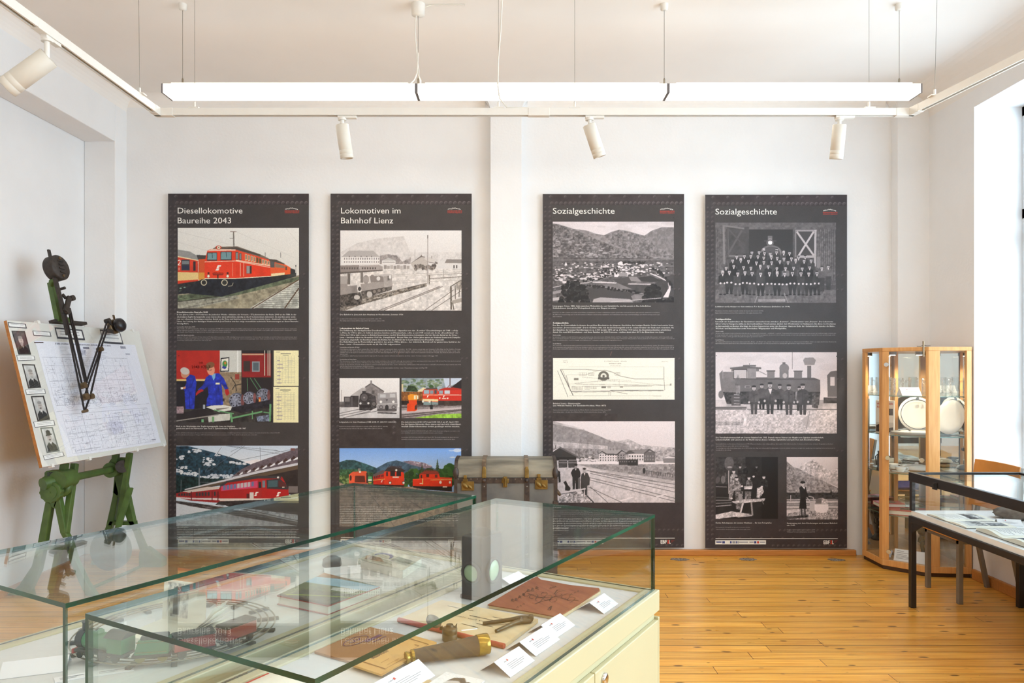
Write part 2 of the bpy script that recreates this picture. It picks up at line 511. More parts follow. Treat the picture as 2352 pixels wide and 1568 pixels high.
class Pic:
    def __init__(s, x0, y0, x1, y1, c=(200, 200, 200), k=0.335, ss=2):
        s.x0, s.y0, s.x1, s.y1, s.ss = x0, y0, x1, y1, ss
        s.w, s.h = max(int((x1 - x0) * k), 4), max(int((y1 - y0) * k), 4)
        s.kx, s.ky = s.w * ss / (x1 - x0), s.h * ss / (y1 - y0)
        s.a = np.zeros((s.h * ss, s.w * ss, 3)); s.a[:] = c
    def T(s, pts):
        return [((x - s.x0) * s.kx, (y - s.y0) * s.ky) for x, y in pts]
    def mask(s, pts):
        q = s.T(pts); H, W = s.a.shape[:2]
        xs = [p[0] for p in q]; ys = [p[1] for p in q]
        xa, xb = max(int(min(xs)), 0), min(int(max(xs)) + 2, W); ya, yb = max(int(min(ys)), 0), min(int(max(ys)) + 2, H)
        if xa >= xb or ya >= yb: return None
        gx = np.arange(xa, xb)[None, :] + 0.5; gy = np.arange(ya, yb)[:, None] + 0.5
        m = np.zeros((yb - ya, xb - xa), bool)
        n = len(q)
        for i in range(n):
            (ax, ay), (bx, by) = q[i], q[(i + 1) % n]
            if ay == by: continue
            c = ((ay <= gy) & (gy < by)) | ((by <= gy) & (gy < ay))
            m ^= c & (gx < (bx - ax) * (gy - ay) / (by - ay) + ax)
        return m, slice(ya, yb), slice(xa, xb)
    def poly(s, pts, c, tex=0.0, ts=1.0, a=1.0, c2=None):
        r = s.mask(pts)
        if r is None: return s
        m, sy, sx = r
        sub = s.a[sy, sx]
        col = np.zeros(sub.shape); col[:] = c
        if c2 is not None:
            t = np.linspace(0, 1, sub.shape[0])[:, None, None]; col = col * (1 - t) + np.array(c2) * t
        if tex:
            iy = (np.arange(sy.start, sy.stop) * ts + c[0]).astype(int) % 900; ix = (np.arange(sx.start, sx.stop) * ts).astype(int) % 900
            col = col * (1 + tex * FB[iy][:, ix][:, :, None])
        mm = m[:, :, None] * a
        s.a[sy, sx] = sub * (1 - mm) + col * mm
        return s
    def rect(s, x0, y0, x1, y1, c, **k):
        return s.poly([(x0, y0), (x1, y0), (x1, y1), (x0, y1)], c, **k)
    def all(s, c, **k):
        return s.rect(s.x0, s.y0, s.x1, s.y1, c, **k)
    def ell(s, x, y, rx, ry, c, rot=0, **k):
        cr, sr = math.cos(rot), math.sin(rot)
        return s.poly([(x + rx * math.cos(t) * cr - ry * math.sin(t) * sr, y + rx * math.cos(t) * sr + ry * math.sin(t) * cr) for t in [i * math.pi / 10 for i in range(20)]], c, **k)
    def line(s, pts, wd, c, **k):
        for (ax, ay), (bx, by) in zip(pts[:-1], pts[1:]):
            d = math.hypot(bx - ax, by - ay) or 1
            nx, ny = -(by - ay) / d * wd / 2, (bx - ax) / d * wd / 2
            s.poly([(ax + nx, ay + ny), (bx + nx, by + ny), (bx - nx, by - ny), (ax - nx, ay - ny)], c, **k)
        return s
    def ring(s, x, y, r, wd, c, c2=None):
        s.ell(x, y, r, r, c)
        return s.ell(x, y, r - wd, r - wd, c2) if c2 else s
    def blobs(s, pts, n, r0, r1, cs, asp=0.7, a=1.0):
        r = s.mask(pts)
        if r is None: return s
        xs = [p[0] for p in pts]; ys = [p[1] for p in pts]; q = 0; it = 0
        m, sy, sx = r
        while q < n and it < n * 8:
            it += 1
            x, y = random.uniform(min(xs), max(xs)), random.uniform(min(ys), max(ys))
            ix, iy = int((x - s.x0) * s.kx) - sx.start, int((y - s.y0) * s.ky) - sy.start
            if 0 <= iy < m.shape[0] and 0 <= ix < m.shape[1] and m[iy, ix]:
                rr = random.uniform(r0, r1)
                s.ell(x, y, rr, rr * asp, random.choice(cs), a=a); q += 1
        return s
    def man(s, x, y, h, coat, face=(205, 200, 195), legs=None, cap=None, wd=1.0):
        """standing figure: head centre x, y, head height h"""
        hw = h * 0.4
        s.poly([(x - h * .95 * wd, y + h * .95), (x - h * .3, y + h * .5), (x + h * .3, y + h * .5), (x + h * .95 * wd, y + h * .95), (x + h * 1.05 * wd, y + h * 2.7), (x + h * .8 * wd, y + h * 3.2), (x - h * .8 * wd, y + h * 3.2), (x - h * 1.05 * wd, y + h * 2.7)], coat, tex=.25)
        if legs:
            s.poly([(x - h * .72 * wd, y + h * 3.1), (x - h * .05, y + h * 3.1), (x - h * .1, y + h * 5.9), (x - h * .62, y + h * 5.9)], legs, tex=.2)
            s.poly([(x + h * .02, y + h * 3.1), (x + h * .72 * wd, y + h * 3.1), (x + h * .66, y + h * 5.9), (x + h * .12, y + h * 5.9)], legs, tex=.2)
        s.ell(x, y, hw, h * .52, face); s.ell(x, y + h * .22, hw * .6, h * .08, (90, 84, 84))
        s.rect(x - hw * .65, y - h * .08, x + hw * .65, y + h * .02, (120, 112, 112), a=.7)
        if cap:
            s.ell(x, y - h * .42, hw * 1.25, h * .24, cap); s.rect(x - hw, y - h * .34, x + hw, y - h * .2, (40, 36, 38))
        return s
    def mesh(s, fr, name, m, parent):
        a = s.a.reshape(s.h, s.ss, s.w, s.ss, 3).mean((1, 3)).clip(0, 255)
        a = a * (1 + 0.025 * RNG.randn(s.h, s.w, 1))
        a = a.clip(0, 255) / 255.0
        al = np.where(a <= 0.04045, a / 12.92, ((a + 0.055) / 1.055) ** 2.4)
        h, wd = s.h, s.w
        H, W = h + 1, wd + 1
        p00, p10, p01 = fr(s.x0, s.y0), fr(s.x1, s.y0), fr(s.x0, s.y1)
        p11 = fr(s.x1, s.y1)
        off = Vector((0, 0, 0)); q = parent
        while q is not None: off += q.location; q = q.parent
        u = np.linspace(0, 1, W)[None, :, None]; v = np.linspace(0, 1, H)[:, None, None]
        A, B, C, D = [np.array(p - off)[None, None, :] for p in (p00, p10, p01, p11)]
        co = (A * (1 - u) + B * u) * (1 - v) + (C * (1 - u) + D * u) * v
        me = bpy.data.meshes.new(name)
        me.vertices.add(H * W); me.vertices.foreach_set('co', co.astype('f').ravel())
        idx = np.arange(H * W).reshape(H, W)
        quads = np.stack([idx[1:, :-1], idx[1:, 1:], idx[:-1, 1:], idx[:-1, :-1]], -1).reshape(-1)
        nq = h * wd
        me.loops.add(nq * 4); me.loops.foreach_set('vertex_index', quads.astype('i'))
        me.polygons.add(nq); me.polygons.foreach_set('loop_start', np.arange(0, nq * 4, 4, dtype='i'))
        me.update(calc_edges=True)
        at = me.color_attributes.new('ink', 'FLOAT_COLOR', 'POINT')
        pad = np.empty((H, W, 4)); pad[..., 3] = 1
        pad[:h, :wd, :3] = al; pad[h, :wd, :3] = al[-1]; pad[:h, wd, :3] = al[:, -1]; pad[h, wd, :3] = al[-1, -1]
        at.data.foreach_set('color', pad.astype('f').ravel())
        me.materials.append(m)
        o = bpy.data.objects.new(name, me); COL.objects.link(o); o.parent = parent
        return o

def ink_mat(name, rough):
    m = bpy.data.materials.new(name); m.use_nodes = True
    b = m.node_tree.nodes['Principled BSDF']
    at = m.node_tree.nodes.new('ShaderNodeAttribute'); at.attribute_name = 'ink'
    m.node_tree.links.new(at.outputs['Color'], b.inputs['Base Color'])
    b.inputs['Roughness'].default_value = rough
    b.inputs['Specular IOR Level'].default_value = .35
    return m
INK = ink_mat('satin_print', 0.45)
INKB = ink_mat('dark_panel_print', 0.42)
PAPER_INK = ink_mat('matt_paper_print', 0.8)

def logo_s(p, x, y, h, c=(240, 236, 230)):
    p.poly([(x - h * .5, y + h * .5), (x - h * .25, y + h * .1), (x + h * .25, y + h * .1), (x + h * .1, y + h * .5)], c)
    p.poly([(x - h * .3, y + h * .05), (x - h * .05, y - h * .5), (x + h * .65, y - h * .5), (x + h * .5, y - h * .25), (x + h * .1, y - h * .22), (x + h * .3, y + h * .05)], c)

def pic_diesel():
    p = Pic(143, 349, 1183, 1038, (226, 225, 219))
    p.rect(143, 349, 1183, 800, (228, 227, 223), c2=(214, 212, 205))
    p.poly([(143, 900), (640, 860), (1183, 755), (1183, 1038), (143, 1038)], (150, 143, 122), tex=.22, ts=2)
    p.poly([(143, 930), (540, 880), (1183, 770), (1183, 800), (560, 950), (143, 985)], (96, 106, 84), tex=.3, ts=2)
    p.poly([(760, 1038), (1183, 790), (1183, 1038)], (176, 178, 170), tex=.25, ts=2.5)
    for i in range(16):
        t = i / 15; x = 800 + 383 * t; y = 1036 - 236 * t
        p.line([(x + 10, y), (x + 260 * (1 - t) + 90, y + 8)], 6 - 3 * t, (118, 116, 108))
    p.line([(785, 1038), (1183, 793)], 9, (92, 70, 52)); p.line([(1062, 1038), (1183, 866)], 10, (84, 64, 50)); p.line([(794, 1038), (1183, 800)], 3, (210, 205, 196))
    for a, b, wd in (((143, 985), (560, 925), 8), ((143, 1000), (600, 940), 4), ((190, 1038), (640, 952), 8), ((143, 1010), (640, 940), 3)):
        p.line([a, b], wd, (60, 54, 48))
    p.poly([(143, 985), (640, 928), (680, 950), (300, 1038), (143, 1038)], (158, 160, 150), tex=.35, ts=3, a=.6)
    # overhead mast and wires
    p.line([(623, 380), (626, 510)], 11, (118, 112, 106)); p.line([(595, 382), (650, 382)], 6, (130, 110, 100)); p.line([(590, 440), (625, 440)], 4, (130, 122, 116))
    for x in (895, 1027): p.line([(x, 560), (x, 605)], 6, (130, 130, 126))
    for a, b in (((143, 380), (700, 520)), ((640, 380), (1180, 620)), ((143, 470), (400, 548)), ((930, 565), (960, 568)), ((1080, 360), (1180, 480))): p.line([a, b], 2, (196, 194, 190))
    # coaches on the left
    p.poly([(143, 535), (250, 552), (312, 590), (322, 640), (143, 615)], (150, 150, 148), tex=.1)
    p.poly([(143, 595), (318, 628), (322, 815), (143, 830)], (206, 62, 38), tex=.08)
    p.poly([(143, 590), (318, 624), (318, 632), (143, 600)], (232, 214, 170))
    p.poly([(143, 728), (322, 732), (322, 792), (143, 803)], (226, 198, 134))
    p.rect(176, 622, 247, 714, (58, 60, 66)); p.rect(182, 632, 241, 660, (120, 128, 132)); p.rect(182, 672, 241, 706, (44, 48, 70)); p.rect(278, 636, 298, 718, (50, 40, 44))
    for q in (((146, 632), (160, 624), (168, 634), (164, 648), (146, 668), (170, 668)),): p.line(list(q), 6, (244, 236, 224))
    p.rect(150, 690, 162, 712, (220, 140, 120))
    p.poly([(305, 580), (388, 585), (388, 640), (320, 625)], (70, 66, 64)); p.poly([(322, 618), (385, 615), (385, 760), (322, 790)], (206, 84, 44)); p.rect(326, 732, 380, 800, (214, 152, 66))
    p.poly([(143, 830), (345, 800), (350, 900), (143, 920)], (44, 44, 46), tex=.4, ts=2)
    p.blobs([(150, 850), (340, 830), (345, 900), (150, 910)], 22, 5, 16, [(70, 80, 70), (30, 30, 32), (140, 168, 150)], .5)
    # locomotive
    p.poly([(150, 905), (350, 790), (945, 765), (1160, 735), (1160, 765), (700, 890), (520, 940), (380, 925)], (34, 36, 44), tex=.3, ts=2)
    p.poly([(395, 560), (470, 512), (655, 508), (850, 575), (945, 622), (945, 640), (640, 545)], (118, 104, 92), tex=.1)
    p.poly([(470, 525), (650, 515), (860, 580), (845, 590), (640, 535)], (78, 70, 64))
    p.poly([(640, 535), (720, 560), (945, 628), (947, 766), (700, 783), (640, 786)], (220, 60, 32), tex=.05)
    p.poly([(640, 540), (945, 632), (945, 672), (640, 630)], (224, 78, 46)); p.poly([(640, 630), (945, 680), (945, 672), (640, 622)], (236, 214, 190))
    p.poly([(376, 640), (398, 545), (430, 530), (640, 535), (645, 640), (640, 787), (374, 787)], (226, 64, 36), tex=.04)
    p.poly([(400, 548), (432, 530), (640, 533), (640, 545)], (232, 190, 170))
    p.line([(376, 641), (640, 633), (705, 645), (945, 690)], 5, (240, 222, 196)); p.line([(374, 783), (640, 783), (946, 764)], 6, (240, 226, 200))
    for (a, b, c2, d) in ((395, 560, 482, 630), (510, 552, 607, 627)):
        p.rect(a, b, c2, d, (70, 60, 58)); p.poly([(a + 8, b + 6), (c2 - 4, b + 5), (c2 - 5, d - 8), (a + 5, d - 8)], (116, 150, 156)); p.line([((a + c2) / 2, b), ((a + c2) / 2 + 5, b + 50)], 4, (40, 50, 54))
    for (a, b, c2, d) in ((640, 556, 664, 622), (672, 566, 692, 626)): p.rect(a, b, c2, d, (70, 66, 66)); p.rect(a + 4, b + 5, c2 - 4, d - 6, (128, 140, 140))
    for i in range(9):
        x = 722 + i * 24; y = 572 + i * 7.2
        p.poly([(x, y), (x + 19, y + 6), (x + 19, y + 54 - i * 2), (x, y + 58 - i * 2)], (226, 190, 150) if i not in (4, 5) else (110, 96, 60)); p.poly([(x + 3, y + 5), (x + 16, y + 9), (x + 16, y + 46 - i * 2), (x + 3, y + 50 - i * 2)], (150, 130, 110) if i not in (4, 5) else (90, 74, 44))
    p.rect(733, 676, 778, 742, (60, 50, 48)); p.rect(735, 676, 762, 740, (150, 148, 146))
    for x in (615, 682, 712): p.line([(x, 650), (x, 765)], 4, (236, 190, 160))
    p.ell(495, 518, 26, 18, (190, 60, 34)); p.ell(496, 518, 14, 14, (236, 232, 214)); p.ell(496, 518, 7, 7, (150, 130, 100))
    logo_s(p, 490, 692, 44)
    for x in (408, 573): p.ell(x, 762, 13, 15, (120, 90, 70)); p.ell(x, 764, 10, 11, (246, 240, 224)); p.rect(x - 8, 730, x + 8, 744, (60, 30, 30))
    p.poly([(440, 740), (540, 740), (532, 756), (448, 756)], (150, 44, 28)); p.rect(484, 752, 494, 784, (40, 34, 34))
    p.ring(369, 818, 26, 6, (216, 208, 180), (44, 44, 44)); p.ring(546, 818, 27, 6, (222, 214, 186), (52, 54, 52)); p.line([(576, 850), (610, 846), (620, 820)], 5, (180, 172, 150))
    # following locomotives
    p.poly([(930, 620), (985, 628), (1062, 662), (1062, 750), (945, 766)], (224, 92, 48)); p.poly([(946, 742), (1062, 732), (1062, 752), (946, 766)], (238, 214, 168))
    p.poly([(935, 626), (975, 640), (975, 690), (940, 688)], (90, 90, 90)); p.poly([(980, 650), (1060, 676), (1060, 694), (980, 688)], (140, 116, 96)); p.poly([(925, 615), (990, 622), (1060, 655), (1060, 664), (930, 632)], (84, 74, 68))
    p.poly([(1062, 660), (1112, 690), (1112, 746), (1062, 752)], (226, 96, 44)); p.rect(1068, 680, 1082, 712, (90, 70, 60)); p.poly([(1112, 694), (1152, 708), (1154, 742), (1112, 752)], (48, 50, 52)); p.poly([(945, 766), (1160, 740), (1160, 760), (945, 812)], (50, 50, 48), tex=.3)
    p.rect(1153, 668, 1161, 682, (40, 40, 40)); p.line([(1157, 680), (1157, 740)], 3, (110, 110, 105))
    return p

def pic_workshop():
    y = 1568
    p = Pic(133, 1399, 955, y + 446, (46, 42, 44))
    p.all((52, 48, 46), tex=.4, ts=2)
    p.rect(133, 1399, 505, y + 78, (178, 42, 32), tex=.06); p.rect(133, y + 78, 505, y + 93, (216, 186, 120)); p.rect(133, y + 93, 520, y + 330, (34, 30, 36), tex=.3)
    p.rect(505, 1399, 690, y + 30, (204, 206, 200)); p.rect(505, y + 18, 690, y + 330, (142, 124, 100), tex=.2, ts=3); p.rect(655, 1399, 664, y + 20, (236, 238, 236))
    p.rect(690, 1399, 955, y + 330, (40, 34, 36)); p.rect(695, 1425, 945, y + 62, (134, 32, 32), tex=.08); p.rect(697, 1428, 880, 1440, (200, 160, 130)); p.rect(708, 1490, 765, y + 12, (60, 48, 46)); p.rect(782, 1494, 848, y + 14, (140, 150, 156)); p.rect(790, 1504, 838, y + 4, (86, 98, 106))
    for x in (890, 918, 935): p.line([(x, 1399), (x, y + 48)], 8, (190, 186, 170))
    p.poly([(513, 1465), (588, 1456), (584, y + 12), (508, y + 16)], (36, 34, 40)); p.poly([(520, 1474), (580, 1466), (577, y + 4), (516, y + 6)], (228, 226, 216)); p.ell(549, 1516, 22, 30, (70, 140, 70)); p.poly([(530, 1530), (566, 1545), (548, 1560), (525, 1550)], (48, 60, 150)); p.ell(552, 1508, 10, 12, (200, 130, 60))
    for a, b in (((740, y + 70), (745, y + 180)), ((765, y + 66), (832, y + 170)), ((800, y + 70), (866, y + 168))): p.line([a, b], 6, (84, 128, 92))
    p.rect(636, y + 34, 672, y + 80, (150, 60, 50)); p.line([(600, y + 60), (640, y + 120), (610, y + 170)], 6, (40, 36, 36)); p.line([(690, y + 120), (640, y + 130), (650, y + 180)], 7, (46, 40, 40))
    # engine blocks on the bench
    for (x, yy, r) in ((650, y + 262, 68), (762, y + 240, 56), (880, y + 216, 60)):
        p.ell(x, yy, r, r * 1.0, (92, 96, 114), tex=.35, ts=3); p.ell(x - 12, yy, r * .82, r * .88, (122, 126, 142), tex=.4, ts=4)
        for k in range(10):
            t = k * .63; p.ell(x - 12 + math.cos(t) * r * .6, yy + math.sin(t) * r * .66, 6, 6, (40, 40, 50))
        p.ell(x + r * .75, yy, r * .22, r * .8, (110, 66, 66), tex=.3)
    p.rect(838, y + 232, 858, y + 290, (190, 80, 40)); p.rect(842, y + 250, 854, y + 268, (230, 190, 90))
    p.poly([(560, y + 330), (955, y + 250), (955, y + 300), (690, y + 370)], (36, 34, 42), tex=.4, ts=3)
    p.poly([(388, y + 318), (480, y + 290), (610, y + 312), (600, y + 345), (500, y + 360)], (222, 222, 214)); p.poly([(470, y + 330), (590, y + 320), (560, y + 330), (480, y + 345)], (120, 112, 104))
    p.poly([(404, y + 400), (470, y + 380), (600, y + 372), (590, y + 430), (470, y + 440), (410, y + 446)], (204, 206, 198), tex=.1)
    p.ring(512, y + 275, 28, 9, (150, 154, 150), (52, 46, 48)); p.rect(480, y + 244, 545, y + 268, (52, 46, 48))
    for a, b, wd in (((600, y + 372), (610, y + 446), 18), ((600, y + 414), (870, y + 356), 14), ((940, y + 290), (934, y + 440), 16), ((455, y + 342), (625, y + 374), 10), ((785, y + 350), (785, y + 420), 9), ((880, y + 360), (945, y + 370), 9)): p.line([a, b], wd, (104, 160, 110))
    p.poly([(820, y + 400), (930, y + 380), (930, y + 440), (830, y + 440)], (110, 120, 140), tex=.6, ts=4)
    p.poly([(133, y + 375), (360, y + 330), (495, y + 380), (133, y + 436)], (40, 34, 36), tex=.2); p.line([(133, y + 436), (495, y + 382)], 9, (150, 146, 140)); p.rect(348, y + 422, 368, y + 446, (110, 170, 120)); p.rect(438, y + 400, 458, y + 446, (110, 160, 110))
    p.rect(135, y + 312, 196, y + 372, (150, 128, 134), tex=.3, ts=4); p.rect(362, y + 296, 380, y + 332, (170, 180, 190))
    # the two men
    B, BD = (36, 52, 168), (26, 36, 120)
    p.poly([(216, y + 66), (252, y + 38), (292, y + 50), (306, y + 110), (296, y + 190), (286, y + 334), (212, y + 334), (206, y + 240), (204, y + 180), (184, y + 156), (206, y + 140), (220, y + 110)], B, tex=.25, ts=2)
    p.line([(248, y + 190), (246, y + 330)], 5, BD); p.line([(286, y + 70), (262, y + 140), (214, y + 160)], 12, BD, a=.6)
    p.ell(210, y + 26, 36, 44, (196, 140, 110), rot=.5); p.ell(206, y + 8, 40, 30, (196, 190, 184), rot=.35); p.poly([(176, y + 148), (214, y + 140), (212, y + 160), (174, y + 166)], (196, 136, 104)); p.rect(170, y + 148, 190, y + 164, (236, 234, 226))
    p.poly([(388, y + 62), (430, y + 30), (500, y + 28), (540, y + 70), (580, y + 160), (556, y + 176), (520, y + 118), (530, y + 230), (534, y + 300), (390, y + 306), (394, y + 250), (410, y + 210), (400, y + 140), (340, y + 190), (316, y + 168), (360, y + 130)], B, tex=.25, ts=2)
    p.line([(470, y + 60), (474, y + 220)], 4, BD); p.line([(408, y + 240), (440, y + 250)], 4, BD); p.poly([(432, y + 34), (468, y + 28), (466, y + 66), (450, y + 90)], (120, 176, 214)); p.rect(470, y + 108, 505, y + 124, (228, 226, 190))
    p.ell(428, y - 6, 34, 52, (220, 150, 122), rot=-.15); p.ell(424, 1525, 38, 26, (128, 84, 56), rot=-.2); p.ell(404, 1545, 12, 26, (120, 80, 54)); p.poly([(408, y + 2), (440, y - 6), (432, y + 2)], (90, 60, 50))
    p.poly([(300, y + 200), (318, y + 176), (350, y + 162), (368, y + 178), (330, y + 196), (300, y + 222)], (176, 34, 34)); p.poly([(548, y + 168), (576, y + 160), (590, y + 200), (566, y + 222), (552, y + 200)], (176, 34, 34))
    p.ell(232, 1598 - 12 - 25, 0.1, 0.1, B)
    return p

def pic_form(x0, y0, x1, y1):
    p = Pic(x0, y0, x1, y1, (240, 234, 184))
    p.all((241, 235, 188), tex=.02)
    for i in range(7): p.line([(x0 + 22 + i * 26, y0 + 50), (x0 + 22 + i * 26, y1 - 20)], 2.2, (150, 150, 120), a=.6)
    n = int((y1 - y0 - 60) / 16)
    for i in range(n):
        y = y0 + 50 + i * 16; p.line([(x0 + 20, y), (x1 - 30, y)], 2, (170, 168, 132), a=.6)
        if i > 1 and i % 2 == 0: p.rect(x0 + 30, y + 3, x0 + 30 + random.randint(24, 54), y + 9, (110, 90, 140), a=.6)
        if i > 1 and random.random() < .6: p.rect(x0 + 80 + random.randint(0, 50), y + 3, x0 + 100 + random.randint(0, 80), y + 6, (120, 120, 150), a=.35)
    p.rect(x0 + 60, y0 + 26, x1 - 66, y0 + 33, (90, 90, 80), a=.8); p.rect(x0 + 80, y0 + 40, x1 - 84, y0 + 45, (90, 90, 80), a=.6); p.rect(x0 + 20, y0 + 12, x0 + 52, y0 + 18, (140, 130, 120), a=.7)
    return p

def pic_snow():
    y = 1568
    p = Pic(130, y + 646, 1172, y + 1336, (206, 222, 236))
    p.rect(130, y + 646, 1172, y + 850, (196, 212, 230), c2=(228, 232, 236))
    p.poly([(690, y + 790), (820, y + 765), (900, y + 775), (900, y + 820), (690, y + 830)], (230, 226, 230), tex=.1)
    p.poly([(130, y + 652), (230, y + 650), (450, y + 705), (640, y + 760), (770, y + 808), (600, y + 930), (300, y + 960), (130, y + 980)], (40, 66, 84), tex=.5, ts=3)
    p.poly([(130, y + 680), (300, y + 700), (560, y + 800), (700, y + 800), (560, y + 860), (130, y + 850)], (34, 58, 70), tex=.6, ts=4, a=.7)
    for a in ((140, y + 750, 60, 18), (280, y + 690, 40, 16), (318, y + 690, 24, 14), (200, y + 856, 62, 34), (160, y + 870, 40, 20), (400, y + 770, 44, 26), (430, y + 790, 30, 20), (486, y + 722, 16, 16), (395, y + 812, 24, 8), (690, y + 800, 40, 8), (610, y + 790, 26, 6)):
        p.blobs([(a[0] - a[2], a[1] - a[3]), (a[0] + a[2], a[1] - a[3]), (a[0] + a[2], a[1] + a[3]), (a[0] - a[2], a[1] + a[3])], 12, 5, 16, [(226, 230, 236), (206, 214, 224)], .5)
    p.blobs([(200, y + 868), (420, y + 896), (620, y + 900), (600, y + 925), (420, y + 930), (200, y + 890)], 70, 5, 16, [(224, 230, 236), (206, 214, 224), (190, 200, 214)], .7)
    p.poly([(130, y + 900), (420, y + 930), (600, y + 930), (420, y + 1000), (130, y + 1060)], (26, 46, 48), tex=.5, ts=4)
    p.line([(330, y + 838), (328, y + 1000)], 12, (104, 116, 126)); p.line([(175, y + 940), (172, y + 1050)], 6, (96, 104, 110)); p.line([(330, y + 960), (440, y + 964)], 5, (96, 104, 110))
    for a, b in (((400, y + 870), (720, y + 650)), ((520, y + 660), (380, y + 870)), ((580, y + 650), (1000, y + 690)), ((560, y + 650), (1170, y + 740)), ((640, y + 780), (1170, y + 670)), ((850, y + 660), (854, y + 780)), ((960, y + 686), (1060, y + 706)), ((600, y + 700), (700, y + 650))): p.line([a, b], 3, (96, 108, 124))
    # station roof
    p.poly([(600, y + 920), (690, y + 850), (790, y + 800), (1172, y + 668), (1172, y + 800), (820, y + 870)], (104, 92, 100), tex=.14, ts=3)
    p.rect(1112, y + 670, 1150, y + 690, (120, 80, 76))
    for i in range(8):
        x = 650 + i * 66; yy = y + 890 - i * 18
        p.poly([(x, yy), (x + 14 + i * 2, yy - 16 - i * 2), (x + 34 + i * 3, yy - 8), (x + 10, yy + 8)], (70, 50, 48)); p.poly([(x + 20, yy + 6), (x + 50 + i * 3, yy - 20 - i), (x + 54 + i * 3, yy - 6), (x + 30, yy + 10)], (232, 234, 240))
    p.poly([(205, y + 1020), (600, y + 925), (820, y + 866), (1172, y + 795), (1172, y + 812), (830, y + 886), (600, y + 942), (205, y + 1030)], (206, 206, 214))
    p.poly([(215, y + 1030), (600, y + 942), (830, y + 886), (1172, y + 815), (1172, y + 1080), (1080, y + 1060), (700, y + 960), (215, y + 1034)], (46, 40, 40), tex=.2)
    p.poly([(215, y + 1030), (600, y + 942), (1172, y + 815), (1172, y + 850), (620, y + 965)], (96, 80, 66))
    # train
    p.poly([(130, y + 1056), (360, y + 1010), (520, y + 1000), (525, y + 1140), (260, y + 1120), (130, y + 1090)], (154, 40, 44), tex=.08)
    p.poly([(180, y + 1040), (400, y + 1000), (525, y + 1000), (520, y + 1016), (240, y + 1050)], (210, 196, 188)); p.poly([(130, y + 1086), (260, y + 1096), (520, y + 1098), (520, y + 1116), (260, y + 1108), (130, y + 1094)], (224, 206, 206))
    for x in (150, 172, 194, 216, 238, 300, 326, 350, 376, 402, 455): p.poly([(x, y + 1060 - (x - 130) * .05), (x + 16, y + 1058 - (x - 130) * .05), (x + 16, y + 1078), (x, y + 1078)], (60, 56, 60))
    for x in (262, 440, 490): p.line([(x, y + 1040), (x, y + 1120)], 8, (96, 28, 34))
    p.poly([(500, y + 1010), (560, y + 960), (830, y + 912), (1040, y + 915), (1080, y + 990), (1095, y + 1020), (1095, y + 1050), (1000, y + 1140), (510, y + 1130)], (176, 36, 36), tex=.06)
    p.poly([(505, y + 985), (560, y + 950), (830, y + 906), (1020, y + 905), (1040, y + 930), (830, y + 930), (570, y + 965), (510, y + 1010)], (64, 60, 64))
    p.poly([(516, y + 996), (830, y + 948), (830, y + 1008), (516, y + 1036)], (206, 72, 110))
    for i in range(9):
        x = 534 + i * 30 - (0 if i < 8 else -2); yy = y + 990 - i * 4
        p.poly([(x, yy), (x + 22, yy - 4), (x + 22, yy + 36), (x, yy + 40)], (110, 120, 160) if i not in (4, 5, 6, 7) else (190, 184, 190))
    p.poly([(835, y + 950), (870, y + 945), (862, y + 1110), (828, y + 1110)], (170, 44, 44)); p.rect(838, y + 958, 862, y + 1010, (40, 44, 52)); p.rect(870, y + 948, 895, y + 1006, (120, 130, 140))
    p.poly([(905, y + 940), (1020, y + 930), (1080, y + 985), (1095, y + 1030), (910, y + 1016)], (60, 56, 60)); p.poly([(920, y + 948), (1002, y + 944), (1000, y + 1000), (918, y + 1004)], (70, 98, 104)); p.poly([(1010, y + 950), (1060, y + 960), (1080, y + 1000), (1010, y + 1004)], (90, 44, 44)); p.ell(1005, y + 920, 9, 9, (214, 216, 210))
    p.poly([(905, y + 1016), (1095, y + 1024), (1100, y + 1090), (905, y + 1100)], (178, 32, 34)); p.poly([(505, y + 1100), (1000, y + 1100), (1000, y + 1124), (505, y + 1122)], (226, 214, 206))
    logo_s(p, 816, y + 1062, 34); logo_s(p, 1006, y + 1064, 36); p.rect(762, y + 1048, 796, y + 1102, (214, 208, 204)); p.rect(734, y + 1060, 760, y + 1100, (90, 30, 34)); p.rect(1040, y + 1000, 1060, y + 1008, (240, 236, 210)); p.rect(1095, y + 995, 1172, y + 1050, (120, 112, 110))
    p.poly([(500, y + 1125), (1172, y + 1100), (1172, y + 1336), (460, y + 1160)], (48, 44, 46), tex=.4, ts=3)
    p.poly([(130, y + 1130), (520, y + 1160), (1172, y + 1250), (1172, y + 1336), (130, y + 1336)], (196, 204, 214), tex=.15, ts=3)
    p.poly([(130, y + 1120), (300, y + 1140), (640, y + 1190), (1172, y + 1300), (1172, y + 1336), (700, y + 1260), (260, y + 1170), (130, y + 1150)], (78, 74, 76), tex=.5, ts=3)
    p.poly([(130, y + 1140), (260, y + 1168), (520, y + 1210), (130, y + 1240)], (206, 212, 220)); p.poly([(480, y + 1150), (700, y + 1180), (1172, y + 1240), (1172, y + 1270), (640, y + 1200)], (186, 196, 208), tex=.3, ts=3)
    for a, b in (((130, y + 1128), (380, y + 1180)), ((280, y + 1140), (1172, y + 1330)), ((560, y + 1160), (1172, y + 1290))): p.line([a, b], 6, (52, 46, 46))
    return p

